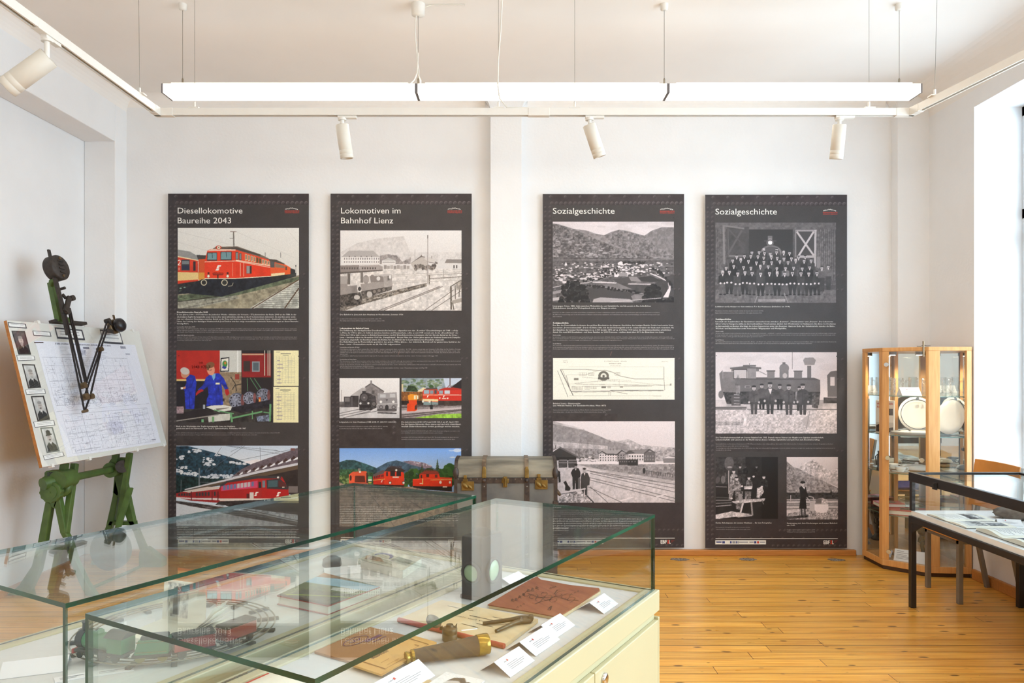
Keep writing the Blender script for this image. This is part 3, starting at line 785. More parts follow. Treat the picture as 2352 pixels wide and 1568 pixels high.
W1, W2 = (224, 220, 218), (206, 202, 200)
def pic_yard():
    p = Pic(156, 370, 1195, 1057, (226, 222, 221))
    p.rect(156, 370, 1195, 700, (230, 227, 226), c2=(216, 211, 209))
    p.poly([(156, 560), (300, 480), (480, 440), (700, 420), (760, 560), (1195, 560), (1195, 660), (156, 660)], (211, 206, 204), tex=.06, ts=3)
    p.poly([(156, 700), (1195, 700), (1195, 1057), (156, 1057)], (214, 208, 204), tex=.12, ts=3)
    p.poly([(490, 660), (495, 590), (560, 575), (640, 585), (690, 640), (760, 600), (760, 660)], (158, 150, 148), tex=.3, ts=4)
    for i in range(16): p.poly([(495 + i * 11, 640), (500 + i * 11, 572 + (i % 4) * 6), (507 + i * 11, 640)], (146, 138, 136))
    p.poly([(165, 600), (230, 545), (440, 545), (495, 600)], (176, 170, 168)); p.poly([(165, 598), (495, 598), (495, 660), (165, 664)], (228, 224, 222))
    for i in range(16):
        x = 190 + i * 19.5
        p.rect(x, 606, x + 8, 622, (130, 122, 122)); p.rect(x, 634, x + 8, 648, (134, 126, 126))
    for x in (230, 280, 330, 380, 420): p.rect(x, 590, x + 9, 600, (130, 122, 122))
    p.poly([(515, 630), (570, 605), (630, 630)], (190, 186, 184)); p.rect(515, 630, 630, 660, (224, 220, 218)); p.rect(520, 640, 625, 648, (170, 164, 162))
    # carriages
    p.poly([(156, 672), (320, 668), (322, 730), (156, 735)], (142, 132, 128)); p.poly([(322, 668), (480, 664), (520, 680), (520, 710), (322, 726)], (166, 156, 152)); p.poly([(320, 664), (480, 660), (480, 668), (322, 674)], (214, 208, 206))
    for i in range(14):
        x = 166 + i * 22
        if not 308 < x < 325: p.rect(x, 688, x + 12, 704, (92, 84, 82))
    p.poly([(156, 730), (520, 708), (520, 718), (156, 745)], (96, 88, 84))
    for i in range(8): p.rect(530 + i * 28, 668 + (i % 2) * 6, 554 + i * 28, 702, (150 + (i % 3) * 16, 142 + (i % 3) * 16, 138 + (i % 3) * 16))
    # shed and others
    p.poly([(760, 655), (850, 595), (910, 640), (910, 705), (790, 708)], (188, 180, 174)); p.poly([(756, 656), (850, 588), (1000, 650), (1000, 662), (915, 645), (850, 600)], (112, 104, 100)); p.poly([(850, 600), (960, 612), (972, 650), (910, 640)], (204, 198, 194)); p.line([(852, 580), (852, 600)], 8, (120, 110, 104))
    for x in (875, 905, 940): p.line([(x, 590), (x, 612)], 5, (120, 112, 106))
    p.blobs([(790, 668), (970, 672), (970, 706), (790, 706)], 60, 5, 14, [(112, 104, 98), (150, 140, 134), (90, 82, 78)], 1.2)
    p.poly([(990, 650), (1040, 620), (1055, 655), (1055, 690), (990, 692)], (214, 210, 208)); p.poly([(1052, 650), (1070, 618), (1195, 620), (1195, 652)], (140, 132, 128)); p.rect(1052, 652, 1195, 700, (216, 212, 210)); p.rect(1126, 668, 1138, 696, (96, 90, 90)); p.rect(1148, 668, 1160, 696, (96, 90, 90))
    p.line([(907, 412), (905, 830)], 6, (160, 152, 148)); p.rect(902, 412, 912, 440, (120, 112, 108)); p.line([(798, 530), (796, 640)], 4, (176, 170, 166)); p.line([(905, 755), (1195, 740)], 3, (150, 142, 136)); p.line([(920, 785), (1195, 768)], 7, (128, 120, 112)); p.rect(914, 755, 926, 835, (120, 112, 104)); p.line([(1045, 700), (1040, 790)], 4, (150, 142, 136))
    for yy, wd in ((735, 4), (748, 3), (805, 4), (790, 3)): p.line([(400, yy + 30), (1195, yy - 10)], wd, (180, 172, 166))
    # tracks in front
    for a, b, wd in (((490, 1057), (1010, 850), 5), ((530, 1057), (1035, 852), 5), ((510, 1057), (1022, 851), 2), ((880, 1057), (1130, 880), 5), ((940, 1057), (1190, 890), 5)): p.line([a, b], wd, (112, 102, 96))
    p.poly([(156, 1010), (560, 900), (900, 820), (900, 850), (560, 945), (330, 1010), (200, 1057), (156, 1057)], (120, 112, 104), tex=.5, ts=5)
    for i in range(60):
        t = random.random(); x = 160 + 740 * t; yy = 1020 - 190 * t + random.uniform(-8, 30 * (1 - t) + 6)
        p.line([(x, yy), (x + 30, yy - 8)], 4, random.choice([(196, 188, 180), (84, 76, 70), (150, 142, 134)]))
    # engines
    p.poly([(156, 855), (300, 840), (306, 910), (156, 930)], (146, 138, 134), tex=.1); p.poly([(156, 765), (215, 765), (220, 850), (156, 855)], (150, 142, 138)); p.rect(150, 768, 214, 830, (168, 160, 156)); p.rect(218, 740, 243, 835, (108, 100, 96)); p.poly([(156, 925), (330, 900), (345, 970), (320, 1010), (156, 1030)], (80, 74, 70), tex=.6, ts=4)
    p.poly([(330, 830), (540, 812), (548, 870), (340, 895)], (158, 150, 146), tex=.08); p.rect(330, 728, 353, 820, (126, 118, 112)); p.ell(378, 792, 26, 38, (150, 142, 138)); p.rect(352, 770, 402, 812, (160, 152, 148)); p.ell(432, 780, 20, 30, (140, 132, 128)); p.poly([(410, 765), (520, 758), (535, 812), (420, 820)], (134, 126, 122)); p.ell(484, 784, 16, 18, (216, 212, 210))
    p.poly([(500, 752), (540, 742), (600, 748), (600, 762), (510, 765)], (186, 180, 178)); p.poly([(525, 760), (598, 760), (606, 850), (580, 880), (535, 870)], (170, 162, 158), tex=.1); p.rect(562, 760, 580, 800, (110, 104, 100)); p.ell(584, 770, 10, 16, (228, 224, 222))
    p.poly([(335, 893), (600, 850), (600, 880), (460, 925), (340, 960)], (96, 90, 86), tex=.5, ts=4)
    for x in (400, 450, 490, 530): p.ring(x, 905 - (x - 400) * .2, 20, 6, (72, 66, 62), (130, 122, 116))
    p.ell(408, 920, 24, 26, (188, 182, 178)); p.ell(300, 945, 26, 20, (196, 190, 186)); p.ell(322, 872, 14, 18, (66, 60, 58))
    # platform at right
    p.line([(1105, 850), (1108, 1050)], 14, (100, 92, 84)); p.line([(1142, 840), (1144, 960)], 8, (110, 102, 94)); p.line([(1105, 852), (1180, 805), (1195, 800)], 9, (112, 104, 96)); p.poly([(1105, 975), (1195, 950), (1195, 985), (1120, 1002)], (166, 158, 150)); p.line([(1120, 990), (1130, 1050)], 10, (104, 96, 88)); p.line([(1175, 940), (1178, 880), (1195, 870)], 7, (90, 82, 76)); p.poly([(1150, 830), (1195, 803), (1195, 880), (1150, 880)], (158, 150, 142), tex=.3, ts=4)
    return p

def pic_parade():
    y = 1568
    p = Pic(149, y + 67, 663, y + 410, (232, 230, 230), k=.36)
    p.rect(149, y + 67, 663, y + 300, (236, 234, 234), c2=(222, 220, 220)); p.rect(149, y + 318, 663, y + 410, (206, 204, 206), tex=.08)
    p.poly([(250, y + 215), (345, y + 150), (380, y + 150), (380, y + 300), (250, y + 300)], (176, 172, 172), tex=.1)
    p.poly([(372, y + 150), (422, y + 118), (530, y + 182), (530, y + 200), (480, y + 200), (480, y + 300), (372, y + 300)], (134, 128, 128), tex=.15, ts=3); p.line([(370, y + 148), (422, y + 113), (532, y + 184)], 9, (96, 90, 90)); p.rect(414, y + 90, 430, y + 120, (140, 134, 134)); p.rect(428, y + 175, 450, y + 205, (90, 86, 86))
    p.line([(165, y + 170), (165, y + 300)], 3, (150, 146, 146))
    p.rect(188, y + 228, 245, y + 320, (84, 80, 82), tex=.3); p.rect(196, y + 236, 236, y + 270, (120, 116, 116)); p.rect(245, y + 220, 314, y + 318, (66, 62, 64), tex=.3); p.rect(252, y + 228, 262, y + 312, (100, 96, 98)); p.poly([(149, y + 270), (190, y + 270), (190, y + 320), (149, y + 318)], (110, 106, 106), tex=.4)
    p.poly([(320, y + 345), (318, y + 260), (330, y + 210), (360, y + 190), (400, y + 196), (460, y + 225), (470, y + 320), (420, y + 345)], (70, 66, 68), tex=.35, ts=4); p.ell(362, y + 235, 40, 42, (56, 52, 54)); p.ell(362, y + 235, 30, 32, (94, 90, 92)); p.ell(362, y + 235, 8, 8, (150, 146, 146)); p.rect(345, y + 178, 375, y + 205, (60, 56, 58)); p.ring(445, y + 290, 22, 5, (50, 46, 48), (110, 106, 106)); p.rect(320, y + 300, 420, y + 322, (44, 40, 42)); p.ell(330, y + 285, 9, 9, (220, 218, 216)); p.ell(398, y + 284, 9, 9, (220, 218, 216))
    p.poly([(470, y + 350), (476, y + 230), (484, y + 198), (640, y + 190), (648, y + 300), (640, y + 352), (600, y + 365), (490, y + 362)], (148, 144, 146), tex=.06); p.poly([(484, y + 200), (640, y + 190), (642, y + 238), (480, y + 244)], (160, 156, 158)); p.rect(498, y + 208, 546, y + 236, (196, 196, 198)); p.rect(582, y + 204, 628, y + 234, (196, 196, 198)); p.line([(474, y + 292), (646, y + 288)], 4, (214, 212, 212))
    for x in (505, 612): p.ell(x, y + 272, 11, 11, (236, 234, 232)); p.ell(x + 2, y + 318, 18, 16, (92, 88, 90)); p.ell(x + 2, y + 318, 10, 9, (150, 146, 148))
    p.rect(475, y + 332, 640, y + 352, (90, 86, 88)); p.ell(556, y + 322, 16, 24, (52, 48, 50)); p.poly([(546, y + 250), (556, y + 272), (566, y + 250)], (90, 86, 88)); p.line([(476, y + 366), (640, y + 372)], 9, (66, 62, 64))
    for a, b in (((149, y + 372), (320, y + 335)), ((149, y + 392), (380, y + 345)), ((180, y + 410), (420, y + 350)), ((280, y + 385), (480, y + 350))): p.line([a, b], 5, (104, 100, 102))
    return p

def pic_color_locos():
    y = 1568
    p = Pic(681, y + 67, 1194, y + 410, (130, 150, 150), k=.36)
    p.rect(681, y + 67, 1194, y + 180, (146, 160, 170), tex=.12, ts=3); p.blobs([(681, y + 80), (1100, y + 80), (1000, y + 170), (681, y + 170)], 110, 6, 22, [(110, 132, 100), (134, 150, 120), (160, 172, 170), (96, 118, 96)], .5)
    p.poly([(1040, y + 67), (1194, y + 67), (1194, y + 100), (1060, y + 150)], (196, 208, 226))
    p.rect(681, y + 120, 696, y + 190, (214, 200, 160)); p.poly([(720, y + 180), (740, y + 130), (800, y + 140), (830, y + 185)], (52, 70, 44), tex=.4, ts=4); p.ell(938, y + 142, 20, 16, (60, 90, 50)); p.poly([(820, y + 178), (870, y + 148), (930, y + 172), (930, y + 190), (820, y + 190)], (226, 214, 176))
    p.poly([(681, y + 185), (860, y + 185), (870, y + 290), (681, y + 290)], (150, 96, 50), tex=.35, ts=4)
    for i in range(14): p.line([(690 + i * 13, y + 185), (690 + i * 13, y + 262)], 3, (84, 56, 34))
    p.rect(681, y + 262, 870, y + 305, (54, 44, 40), tex=.4)
    p.poly([(1090, y + 160), (1194, y + 82), (1194, y + 175), (1100, y + 180)], (40, 36, 40)); p.line([(1098, y + 67), (1098, y + 130)], 8, (80, 60, 60))
    p.poly([(862, y + 182), (880, y + 160), (990, y + 160), (1000, y + 250), (1000, y + 275), (862, y + 268)], (214, 62, 32)); p.poly([(875, y + 168), (900, y + 152), (985, y + 150), (990, y + 165)], (92, 80, 76)); p.rect(874, y + 172, 920, y + 204, (150, 176, 190)); p.rect(926, y + 174, 956, y + 204, (130, 150, 160)); p.rect(964, y + 172, 984, y + 204, (70, 76, 84)); p.line([(862, y + 212), (998, y + 214)], 4, (240, 226, 200)); logo_s(p, 906, y + 226, 18); p.poly([(862, y + 246), (1000, y + 250), (1000, y + 270), (862, y + 266)], (240, 214, 160)); p.ell(866, y + 268, 9, 11, (226, 220, 206)); p.ell(922, y + 270, 8, 10, (226, 220, 206))
    p.poly([(994, y + 185), (1010, y + 166), (1194, y + 164), (1194, y + 280), (996, y + 262)], (206, 50, 36)); p.poly([(1003, y + 166), (1060, y + 150), (1130, y + 150), (1194, y + 160), (1194, y + 172), (1005, y + 174)], (176, 50, 40)); p.rect(1004, y + 176, 1036, y + 204, (150, 166, 176)); p.rect(1050, y + 174, 1096, y + 204, (196, 206, 214)); p.line([(995, y + 212), (1194, y + 214)], 5, (238, 222, 200)); logo_s(p, 1044, y + 226, 18); p.rect(1030, y + 240, 1066, y + 248, (230, 200, 180)); p.ell(1010, y + 240, 6, 7, (240, 236, 226)); p.ell(1078, y + 242, 6, 7, (240, 236, 226)); p.rect(996, y + 262, 1194, y + 300, (64, 54, 50), tex=.3); p.line([(1075, y + 150), (1090, y + 130), (1130, y + 150)], 4, (120, 50, 44))
    p.rect(681, y + 300, 1194, y + 410, (150, 140, 140), tex=.15, ts=3)
    for a, b in (((681, y + 322), (1194, y + 300)), ((681, y + 310), (1100, y + 296)), ((681, y + 404), (1194, y + 345)), ((681, y + 385), (1194, y + 336))): p.line([a, b], 6, (62, 50, 48))
    p.poly([(681, y + 345), (1194, y + 318), (1194, y + 335), (681, y + 372)], (196, 184, 186)); p.poly([(790, y + 410), (1000, y + 378), (1194, y + 372), (1194, y + 410)], (150, 196, 70), tex=.2, ts=3); p.rect(926, y + 300, 950, y + 336, (40, 40, 40)); p.line([(938, y + 262), (938, y + 330)], 5, (50, 46, 46))
    p.poly([(728, y + 355), (730, y + 290), (745, y + 285), (740, y + 215), (760, y + 205), (812, y + 210), (816, y + 340), (800, y + 352)], (226, 74, 30), tex=.06); p.poly([(740, y + 215), (760, y + 205), (812, y + 210), (814, y + 256), (740, y + 256)], (236, 150, 40)); p.rect(788, y + 218, 826, y + 250, (238, 226, 190)); p.rect(804, y + 222, 812, y + 250, (226, 150, 60)); p.poly([(796, y + 340), (796, y + 310), (812, y + 290), (814, y + 335)], (70, 44, 36))
    return p

def pic_three():
    y = 1568
    p = Pic(148, y + 668, 1192, y + 1340, (150, 190, 240))
    p.rect(148, y + 668, 1192, y + 860, (122, 168, 236), c2=(176, 206, 244))
    p.ell(1160, y + 688, 34, 16, (226, 232, 244), a=.8); p.ell(1120, y + 748, 26, 7, (216, 228, 244), a=.8); p.ell(1110, y + 690, 26, 6, (200, 218, 244), a=.7)
    p.poly([(470, y + 838), (560, y + 790), (640, y + 773), (700, y + 790), (760, y + 780), (880, y + 798), (950, y + 838), (1100, y + 900), (1100, y + 960), (470, y + 960)], (70, 96, 116), tex=.25, ts=3)
    p.poly([(690, y + 782), (760, y + 776), (880, y + 795), (950, y + 830), (900, y + 846), (760, y + 810)], (140, 124, 140), tex=.2, ts=4); p.blobs([(780, y + 782), (940, y + 812), (940, y + 826), (780, y + 800)], 20, 3, 8, [(206, 206, 216)], .5)
    p.poly([(148, y + 790), (210, y + 770), (280, y + 772), (380, y + 805), (470, y + 840), (470, y + 1000), (148, y + 1000)], (50, 84, 88), tex=.4, ts=3); p.poly([(148, y + 850), (300, y + 850), (440, y + 880), (440, y + 1000), (148, y + 1000)], (58, 92, 62), tex=.4, ts=4)
    def fir(x, top, bot, wd, c):
        n = 7
        for i in range(n):
            t = i / n; yy = top + (bot - top) * t; hw = wd * (0.15 + t)
            p.poly([(x, yy), (x + hw, yy + (bot - top) / n * 1.5), (x - hw, yy + (bot - top) / n * 1.5)], c, tex=.4, ts=4)
    p.blobs([(700, y + 900), (760, y + 860), (1000, y + 870), (1192, y + 800), (1192, y + 1000), (700, y + 1000)], 150, 12, 34, [(40, 76, 36), (52, 92, 44), (34, 62, 34), (64, 104, 50)], .9)
    fir(990, y + 756, y + 900, 34, (60, 80, 60)); fir(858, y + 800, y + 910, 28, (56, 76, 50)); fir(740, y + 855, y + 960, 30, (46, 70, 40))
    p.blobs([(1020, y + 860), (1110, y + 800), (1120, y + 900), (1020, y + 920)], 30, 14, 30, [(44, 86, 40), (60, 104, 50)], .9)
    p.blobs([(150, y + 910), (228, y + 905), (228, y + 970), (150, y + 970)], 40, 6, 18, [(90, 120, 70), (130, 150, 90), (60, 86, 50)], .8); p.rect(396, y + 912, 428, y + 950, (90, 170, 110)); p.rect(396, y + 936, 428, y + 950, (222, 226, 222)); p.ell(412, y + 965, 14, 5, (210, 200, 90))
    # snow-plough loco
    p.poly([(232, y + 896), (262, y + 872), (380, y + 866), (392, y + 896), (392, y + 968), (232, y + 968)], (226, 92, 60), tex=.1); p.poly([(285, y + 905), (366, y + 905), (372, y + 962), (280, y + 962)], (96, 44, 34), tex=.2); p.rect(308, y + 842, 330, y + 868, (140, 130, 120)); p.ell(326, y + 873, 9, 9, (240, 236, 226)); p.ell(246, y + 925, 9, 24, (70, 40, 36)); p.rect(380, y + 880, 394, y + 966, (60, 44, 44))
    p.poly([(232, y + 968), (392, y + 966), (420, y + 1030), (240, y + 1036)], (186, 96, 80), tex=.1)
    # middle loco
    p.poly([(438, y + 910), (520, y + 872), (545, y + 860), (545, y + 985), (440, y + 980)], (190, 44, 30), tex=.1); p.poly([(436, y + 896), (520, y + 858), (545, y + 862), (545, y + 880), (440, y + 915)], (96, 84, 84))
    p.poly([(532, y + 880), (545, y + 855), (690, y + 858), (704, y + 890), (704, y + 986), (535, y + 988)], (226, 62, 34), tex=.04); p.poly([(535, y + 868), (560, y + 838), (600, y + 826), (680, y + 840), (716, y + 862), (700, y + 874)], (62, 52, 52))
    for i in range(8): p.line([(560 + i * 16, y + 840), (580 + i * 14, y + 820), (600 + i * 12, y + 840)], 4, (70, 54, 54))
    p.rect(586, y + 864, 626, y + 908, (44, 36, 40)); p.rect(638, y + 868, 678, y + 908, (44, 36, 40)); p.rect(550, y + 872, 566, y + 908, (60, 44, 48)); p.line([(438, y + 944), (540, y + 934)], 4, (226, 190, 90)); p.ell(637, y + 858, 9, 9, (236, 234, 226)); logo_s(p, 512, y + 954, 16)
    for i in range(6): p.rect(448 + i * 14, y + 910 - i * 3, 456 + i * 14, y + 930 - i * 3, (60, 40, 44))
    for x in (584, 700): p.ell(x, y + 965, 13, 14, (52, 40, 40)); p.ell(x, y + 966, 9, 10, (236, 232, 226))
    p.rect(605, y + 912, 660, y + 924, (226, 200, 190)); p.poly([(440, y + 980), (706, y + 986), (706, y + 1005), (440, y + 996)], (40, 34, 36))
    # right loco
    p.poly([(778, y + 936), (836, y + 930), (836, y + 896), (870, y + 884), (1000, y + 886), (1012, y + 918), (1114, y + 922), (1114, y + 1000), (778, y + 996)], (228, 58, 30), tex=.05); p.poly([(830, y + 892), (880, y + 866), (990, y + 868), (1010, y + 892)], (150, 60, 50))
    for i in range(7): p.line([(872 + i * 16, y + 868), (885 + i * 14, y + 854), (900 + i * 13, y + 868)], 5, (120, 60, 54))
    p.rect(895, y + 890, 918, y + 918, (60, 44, 44)); p.rect(968, y + 896, 990, y + 922, (110, 50, 44)); p.rect(846, y + 900, 858, y + 926, (60, 44, 44)); p.line([(930, y + 942), (1112, y + 938)], 5, (236, 190, 110)); p.line([(780, y + 936), (1112, y + 928)], 3, (240, 120, 80)); p.ell(1016, y + 962, 11, 13, (236, 234, 230)); p.ell(1097, y + 962, 9, 11, (236, 234, 230)); p.rect(858, y + 930, 868, y + 980, (230, 200, 120)); p.rect(838, y + 968, 860, y + 976, (240, 220, 200)); p.poly([(780, y + 994), (1114, y + 998), (1114, y + 1040), (900, y + 1026), (780, y + 1006)], (36, 30, 32), tex=.3); p.rect(1035, y + 996, 1072, y + 1006, (226, 220, 210))
    p.poly([(148, y + 960), (240, y + 1000), (500, y + 1000), (760, y + 1000), (900, y + 1030), (1192, y + 1050), (1192, y + 1340), (148, y + 1340)], (150, 132, 118), tex=.25, ts=3); p.poly([(500, y + 1010), (1192, y + 1080), (1192, y + 1180), (400, y + 1040)], (110, 104, 86), tex=.3, ts=3)
    for a, b in (((260, y + 1036), (300, y + 1340)), ((390, y + 1030), (620, y + 1340)), ((560, y + 1000), (1100, y + 1340)), ((680, y + 1000), (1192, y + 1220))): p.line([a, b], 7, (100, 86, 80))
    return p

def pur(v): return (v, v * .955, v * .97)
def pic_valley():
    p = Pic(148, 295, 1186, 986, pur(150))
    p.rect(148, 295, 1186, 430, pur(214), c2=pur(222)); p.blobs([(148, 295), (1186, 295), (1186, 390), (148, 350)], 26, 30, 90, [pur(196), pur(226), pur(204)], .2, a=.5)
    p.poly([(148, 310), (200, 318), (330, 358), (440, 372), (520, 400), (590, 412), (650, 385), (720, 365), (790, 375), (880, 402), (935, 416), (1000, 372), (1080, 345), (1186, 345), (1186, 640), (148, 640)], pur(138), tex=.16, ts=3)
    p.poly([(148, 310), (330, 360), (520, 445), (700, 520), (1000, 600), (1186, 630), (148, 640)], pur(112), tex=.4, ts=4)
    p.poly([(590, 414), (720, 365), (935, 420), (1186, 560), (1186, 610), (900, 580), (640, 480)], pur(124), tex=.3, ts=4)
    p.poly([(935, 420), (1080, 345), (1186, 345), (1186, 580), (1050, 520)], pur(128), tex=.14, ts=3)
    p.blobs([(148, 420), (450, 470), (700, 560), (1186, 620), (148, 620)], 190, 5, 22, [pur(168), pur(150), pur(90), pur(80), pur(180)], .35, a=.8)
    p.poly([(148, 600), (1186, 615), (1186, 986), (148, 986)], pur(96), tex=.3, ts=3)
    for i in range(9): p.line([(148, 625 + i * 9), (1186, 622 + i * 7)], 5, pur(random.choice([150, 86, 120])), a=.7)
    p.blobs([(148, 655), (560, 640), (1186, 650), (1186, 740), (900, 770), (148, 760)], 210, 4, 14, [pur(214), pur(190), pur(60), pur(70), pur(226), pur(84)], .5)
    p.blobs([(560, 660), (960, 650), (1000, 740), (560, 770)], 120, 5, 16, [pur(230), pur(206), pur(70), pur(214)], .5); p.blobs([(150, 740), (560, 740), (520, 800), (150, 830)], 90, 5, 20, [pur(224), pur(206), pur(64), pur(56)], .4)
    p.poly([(250, 672), (262, 640), (274, 672)], pur(236)); p.poly([(705, 650), (735, 635), (760, 655), (752, 668), (710, 668)], pur(230)); p.rect(678, 735, 710, 770, pur(226)); p.rect(720, 735, 785, 765, pur(150)); p.rect(450, 760, 560, 770, pur(210))
    p.blobs([(750, 640), (940, 640), (940, 656), (750, 656)], 60, 4, 9, [pur(44), pur(56)], .9); p.blobs([(560, 690), (720, 690), (720, 740), (560, 750)], 30, 5, 9, [pur(50)], .8)
    # fields
    p.poly([(460, 860), (700, 810), (1000, 850), (1100, 770), (1186, 750), (1186, 960), (820, 960), (480, 985), (440, 900)], pur(74), tex=.12)
    p.poly([(660, 790), (790, 770), (870, 810), (720, 830)], pur(80)); p.poly([(800, 768), (870, 770), (906, 810), (820, 806)], pur(140)); p.poly([(880, 775), (990, 760), (1090, 805), (1000, 815), (910, 808)], pur(62)); p.poly([(570, 835), (700, 820), (830, 875), (640, 872)], pur(122), tex=.1); p.poly([(460, 870), (600, 880), (820, 905), (820, 950), (470, 950)], pur(72)); p.poly([(490, 810), (560, 808), (700, 818), (690, 826), (490, 820)], pur(206)); p.poly([(800, 826), (990, 828), (990, 836), (790, 834)], pur(210)); p.poly([(820, 935), (850, 918), (930, 920), (930, 960), (840, 975)], pur(128), tex=.1); p.poly([(500, 960), (560, 945), (810, 960), (840, 986), (490, 986)], pur(170)); p.poly([(148, 895), (230, 880), (215, 905), (148, 920)], pur(150)); p.poly([(148, 950), (220, 940), (200, 970), (148, 975)], pur(180))
    p.line([(150, 860), (300, 830), (450, 820), (560, 775), (660, 760)], 6, pur(190)); p.blobs([(300, 815), (560, 760), (660, 748), (560, 790), (300, 835)], 40, 5, 8, [pur(44)], .9); p.line([(560, 850), (930, 915)], 5, pur(170)); p.blobs([(440, 835), (940, 900), (940, 915), (440, 860)], 50, 6, 12, [pur(40), pur(52)], .9)
    p.line([(985, 740), (1050, 765), (1120, 800)], 10, pur(214)); p.poly([(1135, 812), (1158, 840), (1160, 880), (1140, 945), (1095, 945), (1130, 890), (1142, 850)], pur(222)); p.line([(1095, 925), (1140, 870), (1150, 835)], 4, pur(60)); p.blobs([(1000, 690), (1130, 800), (1180, 880), (1160, 820), (1060, 710)], 40, 7, 14, [pur(46), pur(58)], .9)
    for (a, n) in (([(210, 986), (230, 850), (300, 800), (360, 800), (440, 860), (470, 986)], 150), ([(920, 986), (940, 880), (1000, 830), (1060, 870), (1090, 986)], 110), ([(1090, 986), (1186, 940), (1186, 986)], 26)):
        p.blobs(a, n, 8, 22, [pur(42), pur(34), pur(54)], .9)
    p.line([(640, 985), (1080, 950)], 5, pur(196))
    return p

def pic_plan():
    y = 1568
    p = Pic(150, 1464, 1192, y + 252, (240, 238, 226))
    g = (150, 144, 132); d = (90, 86, 80)
    p.line([(190, y + 6), (280, y + 232)], 3, d); p.line([(215, 1564), (325, y + 220)], 6, d); p.line([(232, 1564), (310, y + 190)], 3, g); p.line([(265, y + 45), (300, y + 180)], 3, d); p.line([(215, 1562), (430, 1562), (540, 1572), (600, 1570), (660, y + 18), (730, y + 52), (850, y + 76), (1105, y + 76)], 5, g); p.line([(270, y + 42), (430, y + 42), (500, y + 15), (560, y + 2)], 2, g)
    p.line([(1102, 1540), (1102, y + 76), (1110, y + 175)], 4, g); p.line([(305, y + 182), (635, y + 180), (650, y + 175), (1100, y + 173)], 5, d); p.line([(305, y + 193), (1100, y + 178)], 2, g); p.line([(650, y + 178), (790, y + 205)], 4, g); p.line([(630, y + 182), (630, y + 220)], 3, g); p.line([(646, y + 182), (646, y + 220)], 3, g)
    for (a, b) in (((200, y + 118), (400, y + 118)), ((330, y + 118), (560, y + 90)), ((560, y + 90), (800, y + 100)), ((800, y + 100), (1110, y + 130)), ((330, y + 118), (1110, y + 130)), ((350, y + 124), (1100, y + 132)), ((340, y + 112), (700, y + 86)), ((400, y + 60), (820, y + 92)), ((720, y + 92), (720, y + 140)), ((1105, y + 128), (1165, y + 124)), ((1105, y + 134), (1165, y + 132)), ((285, 1540), (1100, 1540)), ((290, y + 220), (1080, y + 222)), ((400, y + 140), (1000, y + 140))): p.line([a, b], 2, g, a=.8)
    p.ell(585, y + 50, 46, 42, (110, 106, 98)); p.ell(585, y + 52, 26, 26, (226, 224, 212)); p.ell(585, y + 52, 10, 10, d); p.rect(536, y + 62, 634, y + 80, (96, 92, 86)); p.rect(330, y + 68, 370, y + 86, (130, 126, 116)); p.rect(566, y + 140, 606, y + 155, (120, 116, 106)); p.rect(725, y + 138, 752, y + 150, g)
    for (x0, y0, x1, y1) in ((376, y + 22, 438, y + 46), (312, y + 140, 345, y + 166), (350, y + 142, 405, y + 168), (424, y + 142, 468, y + 164), (476, y + 140, 520, y + 162), (456, y + 22, 505, y + 44), (620, y + 138, 646, y + 154), (684, y + 20, 725, y + 46)):
        for i in range(5): p.line([(x0 + (x1 - x0) * i / 4, y0), (x0 + (x1 - x0) * i / 4, y1)], 2, g)
        for i in range(3): p.line([(x0, y0 + (y1 - y0) * i / 2), (x1, y0 + (y1 - y0) * i / 2)], 2, g)
    p.rect(760, y + 132, 960, y + 136, g); p.rect(1155, y + 116, 1166, y + 132, g)
    return p

